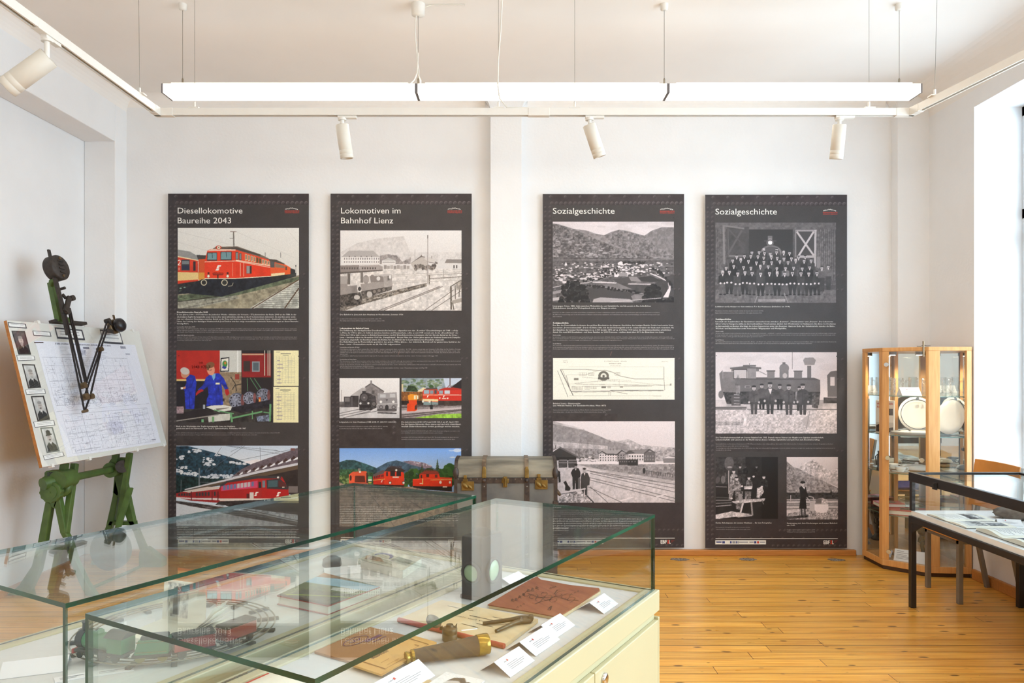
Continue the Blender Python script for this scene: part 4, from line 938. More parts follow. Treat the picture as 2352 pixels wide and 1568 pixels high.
def pic_station():
    y = 1568
    p = Pic(150, y + 437, 1195, y + 1134, pur(226))
    p.rect(150, y + 437, 1195, y + 720, pur(232), c2=pur(222))
    p.poly([(600, y + 590), (700, y + 610), (800, y + 592), (900, y + 640), (1000, y + 650), (1195, y + 665), (1195, y + 760), (600, y + 760)], pur(186), tex=.2, ts=3); p.poly([(640, y + 620), (700, y + 615), (800, y + 640), (820, y + 700), (660, y + 700)], pur(150), tex=.15, ts=3)
    p.poly([(150, y + 452), (270, y + 480), (420, y + 515), (550, y + 565), (680, y + 625), (760, y + 680), (760, y + 760), (150, y + 760)], pur(150), tex=.14, ts=3); p.poly([(150, y + 610), (400, y + 630), (620, y + 650), (620, y + 680), (150, y + 665)], pur(196), tex=.2, ts=3, a=.8); p.poly([(300, y + 670), (550, y + 680), (540, y + 750), (350, y + 740)], pur(140), tex=.3, ts=4)
    p.poly([(150, y + 437), (300, y + 475), (420, y + 505), (420, y + 515), (150, y + 460)], pur(200), tex=.2)
    p.rect(150, y + 765, 1195, y + 1134, pur(200), tex=.08, ts=3)
    p.rect(350, y + 782, 1195, y + 806, pur(234)); p.poly([(350, y + 808), (1195, y + 805), (1195, y + 950), (500, y + 840)], pur(150), tex=.25, ts=4); p.poly([(150, y + 830), (400, y + 830), (1195, y + 1000), (1195, y + 1134), (150, y + 1134)], pur(208), tex=.1, ts=3)
    # goods shed
    p.poly([(150, y + 745), (150, y + 690), (210, y + 660), (365, y + 742), (365, y + 750)], pur(60)); p.poly([(150, y + 685), (210, y + 654), (368, y + 740), (355, y + 745), (210, y + 670), (150, y + 700)], pur(100)); p.poly([(150, y + 692), (204, y + 660), (210, y + 660), (150, y + 702)], pur(226)); p.rect(150, y + 745, 350, y + 775, pur(44)); p.rect(170, y + 645, 177, y + 670, pur(90)); p.blobs([(360, y + 740), (480, y + 740), (540, y + 780), (360, y + 780)], 40, 6, 16, [pur(180), pur(110), pur(226), pur(90)], .6)
    for x in (235, 318): p.poly([(x - 38, y + 785), (x - 30, y + 772), (x + 34, y + 772), (x + 40, y + 785), (x + 38, y + 835), (x - 34, y + 838)], pur(84), tex=.25); p.rect(x - 36, y + 790, x + 38, y + 797, pur(130)); p.rect(x - 30, y + 768, x + 36, y + 776, pur(130))
    # station houses
    p.rect(546, y + 715, 700, y + 786, pur(222)); p.rect(700, y + 712, 775, y + 786, pur(150)); p.poly([(535, y + 722), (585, y + 686), (750, y + 680), (782, y + 705), (700, y + 716), (600, y + 716)], pur(168)); p.poly([(535, y + 724), (572, y + 692), (612, y + 716), (700, y + 718), (740, y + 684), (782, y + 708), (782, y + 714), (742, y + 695), (705, y + 728), (605, y + 726), (572, y + 702)], pur(70))
    p.rect(800, y + 716, 930, y + 790, pur(222)); p.rect(930, y + 700, 1026, y + 790, pur(108), tex=.1); p.poly([(758, y + 724), (800, y + 690), (830, y + 686), (980, y + 676), (1034, y + 706), (1030, y + 716), (980, y + 690), (940, y + 716), (860, y + 716), (800, y + 720)], pur(92)); p.poly([(820, y + 690), (970, y + 678), (930, y + 712), (860, y + 714)], pur(140))
    for x in list(range(555, 770, 22)):
        for yy in (724, 745, 766): p.rect(x, y + yy, x + 8, y + yy + 12, pur(70))
    for x in range(806, 1016, 22):
        for yy in (730, 758): p.rect(x, y + yy, x + 9, y + yy + 16, pur(64 if x < 930 else 150))
    for x in (640, 665, 695, 876, 905): p.rect(x, y + 672, x + 9, y + 688, pur(130))
    p.poly([(1025, y + 700), (1110, y + 680), (1195, y + 665), (1195, y + 780), (1025, y + 780)], pur(160), tex=.35, ts=5, a=.8); p.poly([(1090, y + 752), (1150, y + 735), (1195, y + 735), (1195, y + 795), (1100, y + 795)], pur(136)); p.poly([(1090, y + 756), (1140, y + 738), (1195, y + 748), (1195, y + 756)], pur(220))
    p.rect(716, y + 770, 790, y + 812, pur(70)); p.rect(790, y + 768, 880, y + 818, pur(54)); p.rect(720, y + 764, 878, y + 771, pur(96))
    for x in (724, 742, 760, 778, 800, 824, 850): p.rect(x, y + 778, x + 9, y + 790, pur(120))
    # tracks
    for a, b in (((470, y + 885), (1195, y + 1045)), ((470, y + 870), (1195, y + 1012)), ((460, y + 940), (1195, y + 1125)), ((460, y + 920), (1195, y + 1098)), ((450, y + 1000), (740, y + 1134)), ((440, y + 860), (1195, y + 980)), ((470, y + 1000), (620, y + 1134))): p.line([a, b], 5, pur(104))
    for yy in range(815, 935, 12): p.line([(480 + (yy - 815) * 2, y + yy), (1195, y + yy + 50)], 3, pur(118), a=.6)
    for i in range(13): p.line([(935 + i * 20, y + 858 + i * 2.5), (935 + i * 20, y + 888 + i * 2.5)], 4, pur(70))
    p.line([(935, y + 862), (1175, y + 892)], 4, pur(90)); p.ell(932, y + 862, 12, 26, pur(56)); p.poly([(715, y + 1118), (830, y + 1086), (850, y + 1090), (735, y + 1124)], pur(236)); p.poly([(1030, y + 1086), (1120, y + 1058), (1140, y + 1062), (1050, y + 1092)], pur(230)); p.line([(800, y + 905), (850, y + 897)], 5, pur(232))
    p.poly([(200, y + 1095), (300, y + 1045), (390, y + 1040), (500, y + 1134), (200, y + 1134)], pur(176), tex=.5, ts=5); p.line([(440, y + 1075), (500, y + 1134)], 9, pur(60))
    # men and dog
    p.poly([(320, y + 850), (345, y + 836), (372, y + 842), (388, y + 880), (386, y + 920), (368, y + 925), (366, y + 1020), (346, y + 1020), (344, y + 940), (338, y + 1022), (320, y + 1022), (318, y + 920), (304, y + 880)], pur(44)); p.ell(348, y + 828, 12, 16, pur(150)); p.ell(348, y + 812, 15, 9, pur(36)); p.poly([(340, y + 845), (352, y + 845), (347, y + 862)], pur(230))
    p.poly([(396, y + 890), (420, y + 876), (450, y + 884), (468, y + 930), (464, y + 985), (446, y + 990), (444, y + 1075), (426, y + 1072), (420, y + 1000), (414, y + 1062), (390, y + 1020), (388, y + 940)], pur(64), tex=.1); p.ell(420, y + 862, 13, 18, pur(176)); p.ell(420, y + 846, 15, 8, pur(40)); p.poly([(414, y + 882), (428, y + 882), (424, y + 905)], pur(226)); p.rect(366, y + 925, 384, y + 1018, pur(100))
    p.poly([(240, y + 960), (262, y + 948), (280, y + 985), (302, y + 1010), (296, y + 1035), (254, y + 1032), (256, y + 990)], pur(40)); p.poly([(190, y + 860), (212, y + 870), (218, y + 960), (200, y + 965)], pur(40)); p.poly([(210, y + 1045), (430, y + 1012), (432, y + 1022), (212, y + 1062)], pur(214)); p.line([(212, y + 1064), (350, y + 1042)], 5, pur(60))
    return p

HEADS = [(577, 540), (688, 538), (475, 560), (537, 557), (583, 565), (686, 557), (632, 570), (748, 562), (798, 565), (345, 595), (411, 590), (466, 588), (527, 592), (577, 603), (642, 600), (692, 605), (750, 612), (814, 610), (876, 603), (932, 600), (311, 628), (380, 625), (446, 633), (514, 645), (578, 640), (645, 643), (715, 635), (785, 642), (851, 630), (923, 632), (983, 628), (254, 690), (320, 677), (404, 685), (467, 690), (547, 682), (615, 678), (689, 695), (764, 695), (833, 690), (907, 697), (971, 687), (225, 733), (282, 727), (354, 740), (416, 730), (477, 735), (550, 742), (626, 737), (692, 740), (757, 742), (823, 735), (896, 738), (963, 740), (1033, 735), (1075, 695), (1130, 683)]
def pic_group():
    p = Pic(160, 303, 1195, 990, pur(80))
    p.all(pur(84), tex=.14, ts=2); p.rect(160, 303, 1195, 362, pur(98), tex=.15, ts=3)
    p.rect(160, 362, 260, 830, pur(96), tex=.25, ts=3); p.rect(1030, 362, 1195, 800, pur(104), tex=.25, ts=3)
    for x in list(range(165, 260, 18)) + list(range(1040, 1195, 17)): p.line([(x, 362), (x, 800)], 3, pur(64))
    p.rect(450, 362, 825, 830, pur(54), c2=pur(62)); p.rect(260, 340, 450, 620, pur(74), tex=.15)
    p.line([(232, 325), (238, 660)], 16, pur(128)); p.line([(225, 330), (410, 355)], 14, pur(120)); p.line([(270, 590), (400, 590)], 14, pur(116)); p.line([(270, 575), (390, 370)], 16, pur(92)); p.line([(275, 360), (375, 470)], 11, pur(84)); p.line([(270, 350), (275, 600)], 8, pur(92))
    p.rect(845, 366, 1030, 606, pur(70)); p.line([(845, 373), (1030, 373)], 16, pur(150)); p.line([(850, 366), (850, 600)], 12, pur(130)); p.line([(1020, 366), (1016, 680)], 18, pur(176)); p.line([(860, 596), (1020, 596)], 20, pur(170)); p.line([(860, 382), (1005, 585)], 16, pur(186)); p.line([(1005, 382), (875, 590)], 16, pur(190)); p.rect(1032, 596, 1060, 690, pur(130))
    # engine front
    p.ell(640, 560, 92, 62, pur(112)); p.ell(640, 565, 80, 54, pur(84)); p.line([(560, 600), (720, 600)], 5, pur(130)); p.rect(612, 418, 650, 460, pur(110)); p.rect(618, 440, 645, 480, pur(150)); p.ell(631, 478, 32, 30, pur(96)); p.ell(632, 475, 18, 18, pur(252)); p.line([(580, 462), (685, 462)], 4, pur(96)); p.line([(702, 520), (726, 570)], 4, pur(150))
    # ground
    p.rect(160, 830, 1195, 990, pur(104), tex=.2, ts=3); p.poly([(160, 840), (1195, 840), (1195, 880), (160, 880)], pur(60), a=.5)
    p.line([(500, 990), (535, 900)], 9, pur(140)); p.line([(785, 990), (750, 905)], 9, pur(140)); p.rect(530, 960, 762, 982, pur(142), tex=.2)
    for i, (x, y) in enumerate(HEADS):
        s = 27 if y < 700 else 31
        front = y > 720 and x < 1050
        c = pur(random.choice([46, 52, 60, 42, 68])) if i not in (38, 55, 56) else pur(104)
        p.poly([(x - s * 1.15, y + s * .95), (x - s * .3, y + s * .5), (x + s * .3, y + s * .5), (x + s * 1.15, y + s * .95), (x + s * 1.2, y + s * 3.1), (x - s * 1.2, y + s * 3.1)], c, tex=.2)
        if i >= 55: p.poly([(x - s * .9, y + s * 3), (x + s * .9, y + s * 3), (x + s * .7, y + s * 7.4), (x - s * .6, y + s * 7.4)], pur(70), tex=.15)
        if front:
            g = pur(random.choice([52, 60, 70, 84])); 
            p.poly([(x - s * 1.1, y + s * 2.8), (x + s * 1.1, y + s * 2.8), (x + s * 1.2, y + s * 3.6), (x + s * .8, y + s * 5.9), (x + s * .25, y + s * 5.9), (x, y + s * 4), (x - s * .3, y + s * 5.9), (x - s * .9, y + s * 5.9), (x - s * 1.2, y + s * 3.6)], g, tex=.2)
            for q in (-.6, .55):
                p.ell(x + q * s, y + s * 2.95, s * .28, s * .26, pur(214)); p.ell(x + q * s, y + s * 6, s * .42, s * .17, pur(36))
        p.ell(x, y, s * .4, s * .54, pur(196)); p.ell(x, y - s * .42, s * .43, s * .2, pur(52 if i % 7 else 190)); p.ell(x, y + s * .18, s * .28, s * .09, pur(66)); p.rect(x - s * .24, y - s * .1, x + s * .24, y - s * .02, pur(120)); p.poly([(x - s * .2, y + s * .55), (x + s * .2, y + s * .55), (x, y + s * 1.05)], pur(224))
        if i == 56: p.ell(x, y - s * .42, s * .5, s * .2, pur(70))
    return p

def pic_crew():
    y = 1568
    p = Pic(162, 1414, 1202, y + 542, pur(226))
    p.rect(162, 1414, 1202, y + 200, pur(214), c2=pur(228)); p.blobs([(162, 1420), (1200, 1420), (1200, 1560), (162, 1560)], 26, 40, 110, [pur(226), pur(200), pur(222)], .35, a=.35)
    p.rect(162, y + 255, 1202, y + 335, pur(196), tex=.15); p.rect(162, y + 315, 430, y + 330, pur(110)); p.line([(162, y + 335), (1202, y + 338)], 7, pur(96)); p.rect(162, y + 340, 1202, y + 542, pur(206), tex=.2, ts=5); p.poly([(162, y + 440), (420, y + 440), (420, y + 470), (162, y + 475)], pur(150), tex=.4, ts=5, a=.6); p.blobs([(162, y + 480), (1202, y + 480), (1202, y + 540), (162, y + 540)], 160, 4, 12, [pur(232), pur(180), pur(160)], .5, a=.7)
    # engine
    p.poly([(195, y + 30), (225, y), (230, y + 185), (215, y + 190)], pur(120)); p.poly([(228, y + 15), (430, y + 15), (440, y + 185), (228, y + 188)], pur(126), tex=.08); p.rect(300, 1548, 535, 1580, pur(120)); p.rect(318, 1556, 432, y + 78, pur(60)); p.rect(322, 1566, 428, y + 70, pur(196)); p.poly([(285, 1548), (400, 1535), (555, 1545), (555, 1560), (290, 1560)], pur(104)); p.rect(400, 1525, 510, 1538, pur(100)); p.line([(455, 1510), (455, 1530)], 5, pur(120))
    p.poly([(370, y + 78), (1060, y + 82), (1062, y + 192), (372, y + 190)], pur(112), tex=.07); p.poly([(420, y + 70), (500, y + 62), (1010, y + 66), (1062, y + 86), (420, y + 84)], pur(96)); p.rect(436, 1555, 512, y + 72, pur(150), tex=.1); p.line([(372, y + 186), (1062, y + 190)], 6, pur(70))
    p.rect(606, y + 5, 670, y + 70, pur(130)); p.rect(600, y + 2, 676, y + 14, pur(96)); p.rect(712, 1552, 790, y + 72, pur(126)); p.ell(752, 1552, 42, 40, pur(130)); p.rect(738, 1500, 762, 1520, pur(110)); p.rect(838, y + 8, 904, y + 72, pur(124)); p.rect(832, y + 4, 910, y + 14, pur(92)); p.rect(950, 1530, 984, y + 66, pur(118)); p.poly([(914, 1484), (930, 1462), (1000, 1460), (1024, 1482), (1010, 1525), (928, 1525)], pur(146)); p.line([(822, 1414), (822, 1560)], 5, pur(130)); p.line([(540, 1580), (600, y + 40)], 6, pur(130)); p.ell(758, y + 48, 20, 22, pur(190)); p.rect(415, y + 134, 462, y + 154, pur(170)); p.rect(420, y + 138, 458, y + 150, pur(90))
    p.poly([(225, y + 188), (1062, y + 192), (1050, y + 300), (260, y + 290)], pur(64), tex=.4, ts=4); p.poly([(990, y + 200), (1062, y + 200), (1040, y + 330), (990, y + 320)], pur(86), tex=.4, ts=4); p.ell(210, y + 210, 22, 34, pur(120)); p.rect(300, y + 215, 378, y + 305, pur(90))
    for i in range(4): p.line([(320, y + 210 + i * 26), (370, y + 212 + i * 26)], 6, pur(170))
    p.poly([(1120, y + 45), (1150, y + 12), (1202, y + 5), (1202, y + 230), (1125, y + 230)], pur(110)); p.rect(1146, y + 60, 1184, y + 135, pur(214)); p.rect(1090, y + 235, 1202, y + 285, pur(70), tex=.4)
    p.man(356, y + 50, 26, pur(110), pur(180), pur(150))
    for x, yy, h, c in ((560, y + 138, 34, 86), (714, y + 142, 34, 86), (882, y + 160, 32, 130)): p.man(x, yy, h, pur(c), pur(196), pur(54), pur(56), 1.1)
    for x, yy, h, c in ((493, y + 155, 38, 92), (631, y + 130, 42, 84), (792, y + 148, 40, 82), (911, y + 142, 41, 76)):
        p.man(x, yy, h, pur(c), pur(204), pur(74), pur(60), 1.2); p.line([(x, yy + h * .9), (x, yy + h * 3.1)], 3, pur(50)); p.rect(x + h * .3, yy + h * 1.4, x + h * .75, yy + h * 1.55, pur(60)); p.ell(x - h * 1.1, yy + h * 3.2, h * .22, h * .26, pur(200)); p.ell(x + h * 1.15, yy + h * 3.2, h * .22, h * .26, pur(190))
    p.poly([(616, y + 160), (648, y + 160), (634, y + 210)], pur(232)); p.poly([(898, y + 430), (965, y + 378), (970, y + 470), (946, y + 500)], pur(180)); p.line([(974, y + 345), (940, y + 510)], 6, pur(150)); p.poly([(425, y + 330), (440, y + 340), (425, y + 480), (400, y + 470)], pur(214), tex=.2)
    return p

def pic_break():
    y = 1568
    p = Pic(163, y + 742, 697, y + 1273, pur(32), k=.36)
    p.all(pur(38), tex=.2); p.rect(163, y + 742, 420, y + 980, pur(58), tex=.3, ts=3); p.ell(280, y + 800, 40, 60, pur(96), tex=.2); p.ell(285, y + 832, 22, 8, pur(160)); p.rect(560, y + 742, 697, y + 1273, pur(28))
    p.line([(276, y + 860), (278, y + 1060)], 7, pur(190)); p.line([(246, y + 880), (244, y + 960)], 5, pur(120)); p.ell(228, y + 938, 18, 34, pur(110)); p.ell(182, y + 942, 20, 30, pur(84), rot=.4); p.rect(165, y + 990, 260, y + 1060, pur(40)); p.line([(165, y + 998), (260, y + 1002)], 7, pur(120))
    for i in range(4): p.line([(165, y + 1090 + i * 26), (300, y + 1096 + i * 20)], 8, pur(random.choice([120, 80, 150])))
    def fig(x, yy, h, c, lean=0, f=206):
        p.poly([(x - h, yy + h * 1.1), (x - h * .3, yy + h * .5), (x + h * .4, yy + h * .5), (x + h * 1.1, yy + h * 1.2), (x + h * 1.2 + lean, yy + h * 3.4), (x - h * 1.1 + lean, yy + h * 3.4)], pur(c), tex=.6, ts=5); p.ell(x, yy, h * .45, h * .55, pur(f)); p.ell(x - h * .05, yy - h * .4, h * .5, h * .24, pur(44))
    fig(374, y + 830, 22, 44, 0, 190); fig(515, y + 830, 19, 34, 0, 130); fig(420, y + 830, 18, 30, 0, 80)
    fig(320, y + 870, 28, 150); p.poly([(290, y + 960), (350, y + 960), (330, y + 1010), (300, y + 1110), (276, y + 1110), (280, y + 1020)], pur(120), tex=.5, ts=5); fig(346, y + 932, 30, 124); fig(450, y + 925, 26, 104); fig(578, y + 918, 28, 46, 0, 200)
    p.poly([(405, y + 995), (480, y + 995), (475, y + 1020), (410, y + 1020)], pur(190), tex=.5); p.poly([(520, y + 1010), (560, y + 1000), (580, y + 1040), (540, y + 1100), (515, y + 1090)], pur(176), tex=.5, ts=5); p.poly([(330, y + 1040), (400, y + 1040), (390, y + 1200), (340, y + 1190)], pur(110), tex=.5, ts=5); p.poly([(415, y + 1040), (470, y + 1040), (465, y + 1100), (415, y + 1110)], pur(120), tex=.5, ts=5)
    p.poly([(300, y + 1128), (400, y + 1108), (590, y + 1100), (580, y + 1122), (400, y + 1140), (330, y + 1142)], pur(196), tex=.3, ts=4); p.line([(470, y + 1130), (480, y + 1245)], 14, pur(150)); p.line([(400, y + 1140), (376, y + 1226)], 14, pur(214)); p.line([(560, y + 1110), (575, y + 1150)], 8, pur(110)); p.rect(360, y + 1060, 388, y + 1122, pur(150))
    p.poly([(163, y + 1240), (300, y + 1210), (470, y + 1235), (380, y + 1250), (200, y + 1273), (163, y + 1273)], pur(206), tex=.25, ts=4); p.poly([(330, y + 1255), (470, y + 1240), (480, y + 1250), (360, y + 1262)], pur(190))
    for xx, yy in ((390, y + 995), (490, y + 912), (440, y + 1010), (560, y + 1000), (300, y + 1100)): p.ell(xx, yy, 10, 8, pur(220))
    return p

def pic_pram():
    y = 1568
    p = Pic(772, y + 743, 1211, y + 1278, pur(226), k=.36)
    p.rect(772, y + 743, 1211, y + 900, pur(222), c2=pur(206)); p.poly([(880, y + 850), (900, y + 800), (960, y + 790), (1000, y + 760), (1050, y + 800), (1130, y + 860), (1211, y + 840), (1211, y + 960), (900, y + 960)], pur(204), tex=.25, ts=4); p.poly([(980, y + 790), (1000, y + 762), (1050, y + 805), (1100, y + 870), (1010, y + 860)], pur(186), tex=.35, ts=5)
    p.poly([(772, y + 780), (830, y + 830), (880, y + 845), (960, y + 890), (1060, y + 935), (1211, y + 1010), (1211, y + 1060), (772, y + 1060)], pur(150), tex=.3, ts=4); p.poly([(772, y + 790), (820, y + 850), (860, y + 960), (772, y + 1000)], pur(136), tex=.4, ts=5); p.poly([(900, y + 910), (1100, y + 920), (1211, y + 940), (1211, y + 1000), (1060, y + 940)], pur(186), tex=.2, ts=4, a=.7)
    p.rect(772, y + 1050, 1211, y + 1110, pur(62), tex=.4, ts=4); p.poly([(1145, y + 1055), (1154, y + 1025), (1165, y + 1055)], pur(50)); p.rect(772, y + 1105, 1211, y + 1278, pur(170), tex=.15, ts=4)
    for i in range(6): p.line([(772, y + 1118 + i * 14), (1211, y + 1112 + i * 15)], 5, pur(random.choice([96, 110, 220])))
    p.rect(772, y + 1195, 1211, y + 1278, pur(160), tex=.4, ts=6); p.poly([(772, y + 1200), (880, y + 1190), (880, y + 1210), (772, y + 1230)], pur(214), tex=.2); p.poly([(772, y + 1255), (960, y + 1240), (960, y + 1262), (772, y + 1278)], pur(70), tex=.4, ts=4); p.line([(808, y + 1070), (808, y + 1120)], 6, pur(196))
    p.poly([(880, y + 1010), (900, y + 992), (936, y + 1000), (950, y + 1060), (975, y + 1080), (965, y + 1092), (935, y + 1085), (945, y + 1190), (880, y + 1186), (892, y + 1080)], pur(40), tex=.2); p.ell(910, y + 978, 16, 20, pur(196)); p.poly([(888, y + 965), (900, y + 950), (930, y + 954), (934, y + 968), (904, y + 974)], pur(36)); p.poly([(905, y + 996), (930, y + 1000), (926, y + 1022)], pur(228))
    p.poly([(892, y + 1188), (906, y + 1188), (908, y + 1250), (896, y + 1250)], pur(70)); p.poly([(920, y + 1188), (936, y + 1188), (938, y + 1252), (926, y + 1252)], pur(70)); p.ell(908, y + 1252, 12, 6, pur(30)); p.ell(940, y + 1256, 13, 6, pur(30))
    p.line([(960, y + 1080), (1000, y + 1090), (1015, y + 1140)], 6, pur(200)); p.line([(945, y + 1090), (972, y + 1120), (980, y + 1200)], 6, pur(196)); p.poly([(975, y + 1140), (1020, y + 1136), (1010, y + 1210), (985, y + 1212), (965, y + 1180)], pur(190)); p.poly([(1012, y + 1150), (1060, y + 1140), (1130, y + 1150), (1132, y + 1190), (1110, y + 1225), (1040, y + 1226), (1012, y + 1200)], pur(236)); p.poly([(1015, y + 1150), (1025, y + 1105), (1075, y + 1095), (1120, y + 1110), (1130, y + 1150)], pur(150)); p.poly([(1072, y + 1145), (1078, y + 1098), (1120, y + 1110), (1130, y + 1150)], pur(214), tex=.3, ts=5); p.rect(1025, y + 1105, 1070, y + 1140, pur(110))
    for x in (1048, 1105): p.ring(x, y + 1236, 19, 5, pur(210), pur(150)); p.ell(x, y + 1236, 6, 6, pur(230))
    p.line([(985, y + 1210), (990, y + 1240), (1030, y + 1244)], 5, pur(80))
    return p

def pic_panel():
    """dark riveted boiler plate that backs every panel"""
    x0, y0, x1, y1 = 60, 55, 1268, 3084
    p = Pic(x0, y0, x1, y1, (74, 70, 70), k=.268)
    p.all((64, 60, 60), tex=.05, ts=.8); p.rect(x0, y0, x1, 152, (60, 52, 54), tex=.14, ts=1); p.rect(x0, y0, 140, y1, (59, 54, 56), tex=.14, ts=1); p.rect(x0, 2700, x1, y1, (58, 50, 54), tex=.1, a=.6)
    p.rect(140, 1940, 700, 2260, (60, 53, 53), tex=.16, ts=1.5, a=.8)
    def rivet(x, y, r=13, b=0):
        p.ell(x, y, r, r, (88 + b, 80 + b, 80 + b)); p.ell(x + 2, y + 3, r * .8, r * .8, (56, 50, 52)); p.ell(x, y, r * .55, r * .55, (76, 70, 70))
    for i in range(29): rivet(140 + i * 39.5, 136, 15, 6 if i < 14 else 22)
    for i in range(9): rivet(128 + i * 127, 80, 12, 12)
    for i in range(72): rivet(84, 170 + i * 40, 10); rivet(124, 170 + i * 40, 12)
    for i in range(15): rivet(700 + i * 40, 2935, 11, 10); rivet(640 + i * 44, 3066, 11, 12)
    for i in range(9): rivet(180 + i * 90, 3000, 9, 4)
    for yy in (748, 872, 1470, 1640, 2255): rivet(1190, yy, 9); rivet(1230, yy, 11)
    for yy in (1950, 2010, 2060, 2110): rivet(605, yy, 12, 8)
    p.line([(60, 1660), (1268, 1664)], 3, (60, 54, 56)); p.line([(60, 2880), (1268, 2880)], 4, (58, 52, 54)); p.line([(476, 1950), (476, 2260)], 4, (60, 54, 56))
    p.line([(640, 1440), (652, 1405)], 5, (120, 90, 80))
    return p
# ------------------------------------------------------------------ four exhibition panels
YPOST = 6.396
PWHITE = mat('white_print', (238, 236, 230), 0.5, var=0.01)
PGREY = mat('pale_grey_print', (176, 172, 170), 0.5, var=0.01)
PRED = mat('red_print', (196, 58, 40), 0.5, var=0.02)
PBLUE = mat('blue_print', (52, 66, 130), 0.5, var=0.02)
PDARK = mat('dark_print', (70, 66, 64), 0.5, var=0.02)
BOARD = mat('panel_board_edge', (226, 224, 220), 0.6, var=0.02)
SCREW = mat('black_screw', (26, 24, 24), 0.4)
panel_src = None
def poster(ox, oy, xl, xr, yt, yb, label, pics, heads, texts, logo_y=178):
    global panel_src
    def fr(d):
        return lambda x, y: P(ox + x / 3.7333, oy + y / 3.7333, YPOST) + Vector((0, -d, 0))
    a, b = fr(0)(xl, yt), fr(0)(xr, yb)
    root = thing('exhibition_panel', label, 'poster', (a.x, YPOST, b.z), 'tall exhibition panels on the rear wall')
    mb = MB().box((a.x, YPOST, b.z), (b.x, YPOST + 0.012, a.z)); mb.build('board', BOARD, root)
    for sx in (a.x + 0.1, b.x - 0.1):
        for sz in (b.z + 0.2, a.z - 0.2): MB().cyl((sx, YPOST + 0.012, sz), (sx, YB - 0.0015, sz), 0.012, n=12).build('wall_spacer', SCREW, root)
    if panel_src is None:
        panel_src = pic_panel().mesh(fr(0.0006), 'plate_print', INKB, root)
    else:
        c = panel_src.copy(); COL.objects.link(c); c.parent = root
        c.scale = ((b.x - a.x) / panel_src.dimensions.x if False else (xr - xl) / 1208.0, 1, (yb - yt) / 3029.0)
    for nm, p in pics:
        p.mesh(fr(0.0014), nm, INK, root)
    for h_ in heads: text_obj('heading', [h_], fr(0.0014), PWHITE, root, 3)
    for blk in texts:
        small = blk[0][3] <= 9.5
        text_obj('translation_text' if small else 'body_text', blk, fr(0.0014), PGREY if small else PWHITE, root, 1)
    # museum mark, top right
    f = fr(0.0014); q = xr - 208
    mb = MB()
    def strip(x0, y0, x1, y1, m): mb.quad(f(x0, y1), f(x1, y1), f(x1, y0), f(x0, y0), m)
    for i in range(24):
        h = [6, 10, 8, 13, 9, 12, 7, 15, 11, 18, 14, 17, 15, 19, 16, 13, 14, 12, 10, 11, 8, 10, 6, 5][i]
        strip(q + i * 4.6 + 4, logo_y + 14 - h, q + i * 4.6 + 7, logo_y + 14 - h + random.uniform(4, 8), 0)
    mb.build('museum_mark', [PWHITE], root)
    text_obj('museum_name', [('EISENBAHNMUSEUM', q, logo_y + 30, 9, q + 125, 0.02), ('SÜDBAHN HEIZHAUS', q, logo_y + 44, 9, q + 125, 0.02)], f, PRED, root, 1)
    # bottom rule, sponsor strip and mark
    e = yb - 3090
    mb = MB(); strip(xl + 88, 3006 + e, xr - 80, 3011 + e, 0); mb.build('rule', PWHITE, root)
    mb = MB(); strip(xl + 86, 3022 + e, xl + 520, 3058 + e, 0); so = mb.build('sponsor_strip', PWHITE, root)
    mb = MB(); f = fr(0.002)
    for (x, w_, m) in ((94, 46, 1), (146, 22, 1), (212, 14, 1), (232, 28, 2), (264, 12, 1), (280, 8, 2), (290, 76, 2), (378, 36, 2), (418, 20, 1), (444, 16, 0), (466, 46, 2)):
        strip(xl + x, 3034 + e - (3 if w_ < 30 else 0), xl + x + w_, 3042 + e + (8 if w_ < 30 else 2), m)
    mb.build('sponsor_marks', [PRED, PBLUE, mat('grey_print', (150, 150, 156), 0.5)], so)
    text_obj('sponsor_word', [('Interreg', xl + 94, 3036 + e, 8, xl + 140, 0.01)], fr(0.0026), PBLUE, so, 1)
    f = fr(0.0014)
    text_obj('project_mark', [('EBF', xr - 202, 3055 + e, 31, xr - 148, 0.03), ('L', xr - 128, 3055 + e, 31, xr - 115, 0.03)], f, PWHITE, root, 2)
    mb = MB(); xx = xr - 146
    mb.add([f(xx, 3024 + e), f(xx + 20, 3024 + e), f(xx + 13, 3039 + e), f(xx + 20, 3055 + e), f(xx, 3055 + e), f(xx + 7, 3039 + e)], [(0, 5, 2, 1), (5, 4, 3, 2)], 0)
    for i in range(4): strip(xr - 112, 3025 + e + i * 6, xr - 80 - i * 7, 3028 + e + i * 6, 1)
    mb.build('hourglass_mark', [PRED, mat('dull_red_print', (130, 44, 40), 0.5)], root)
    f = fr(0.0)
    for (x, y) in ((xl + 94, 256), (xr - 90, 262), (xl + 94, 1444), (xr - 92, 1448), (xl + 100, 2980 + e), (xr - 86, 2980 + e)):
        c = f(x, y); MB().cyl(c + Vector((0, -0.003, 0)), c, 0.004, n=10).build('screw_head', SCREW, root)
    return root

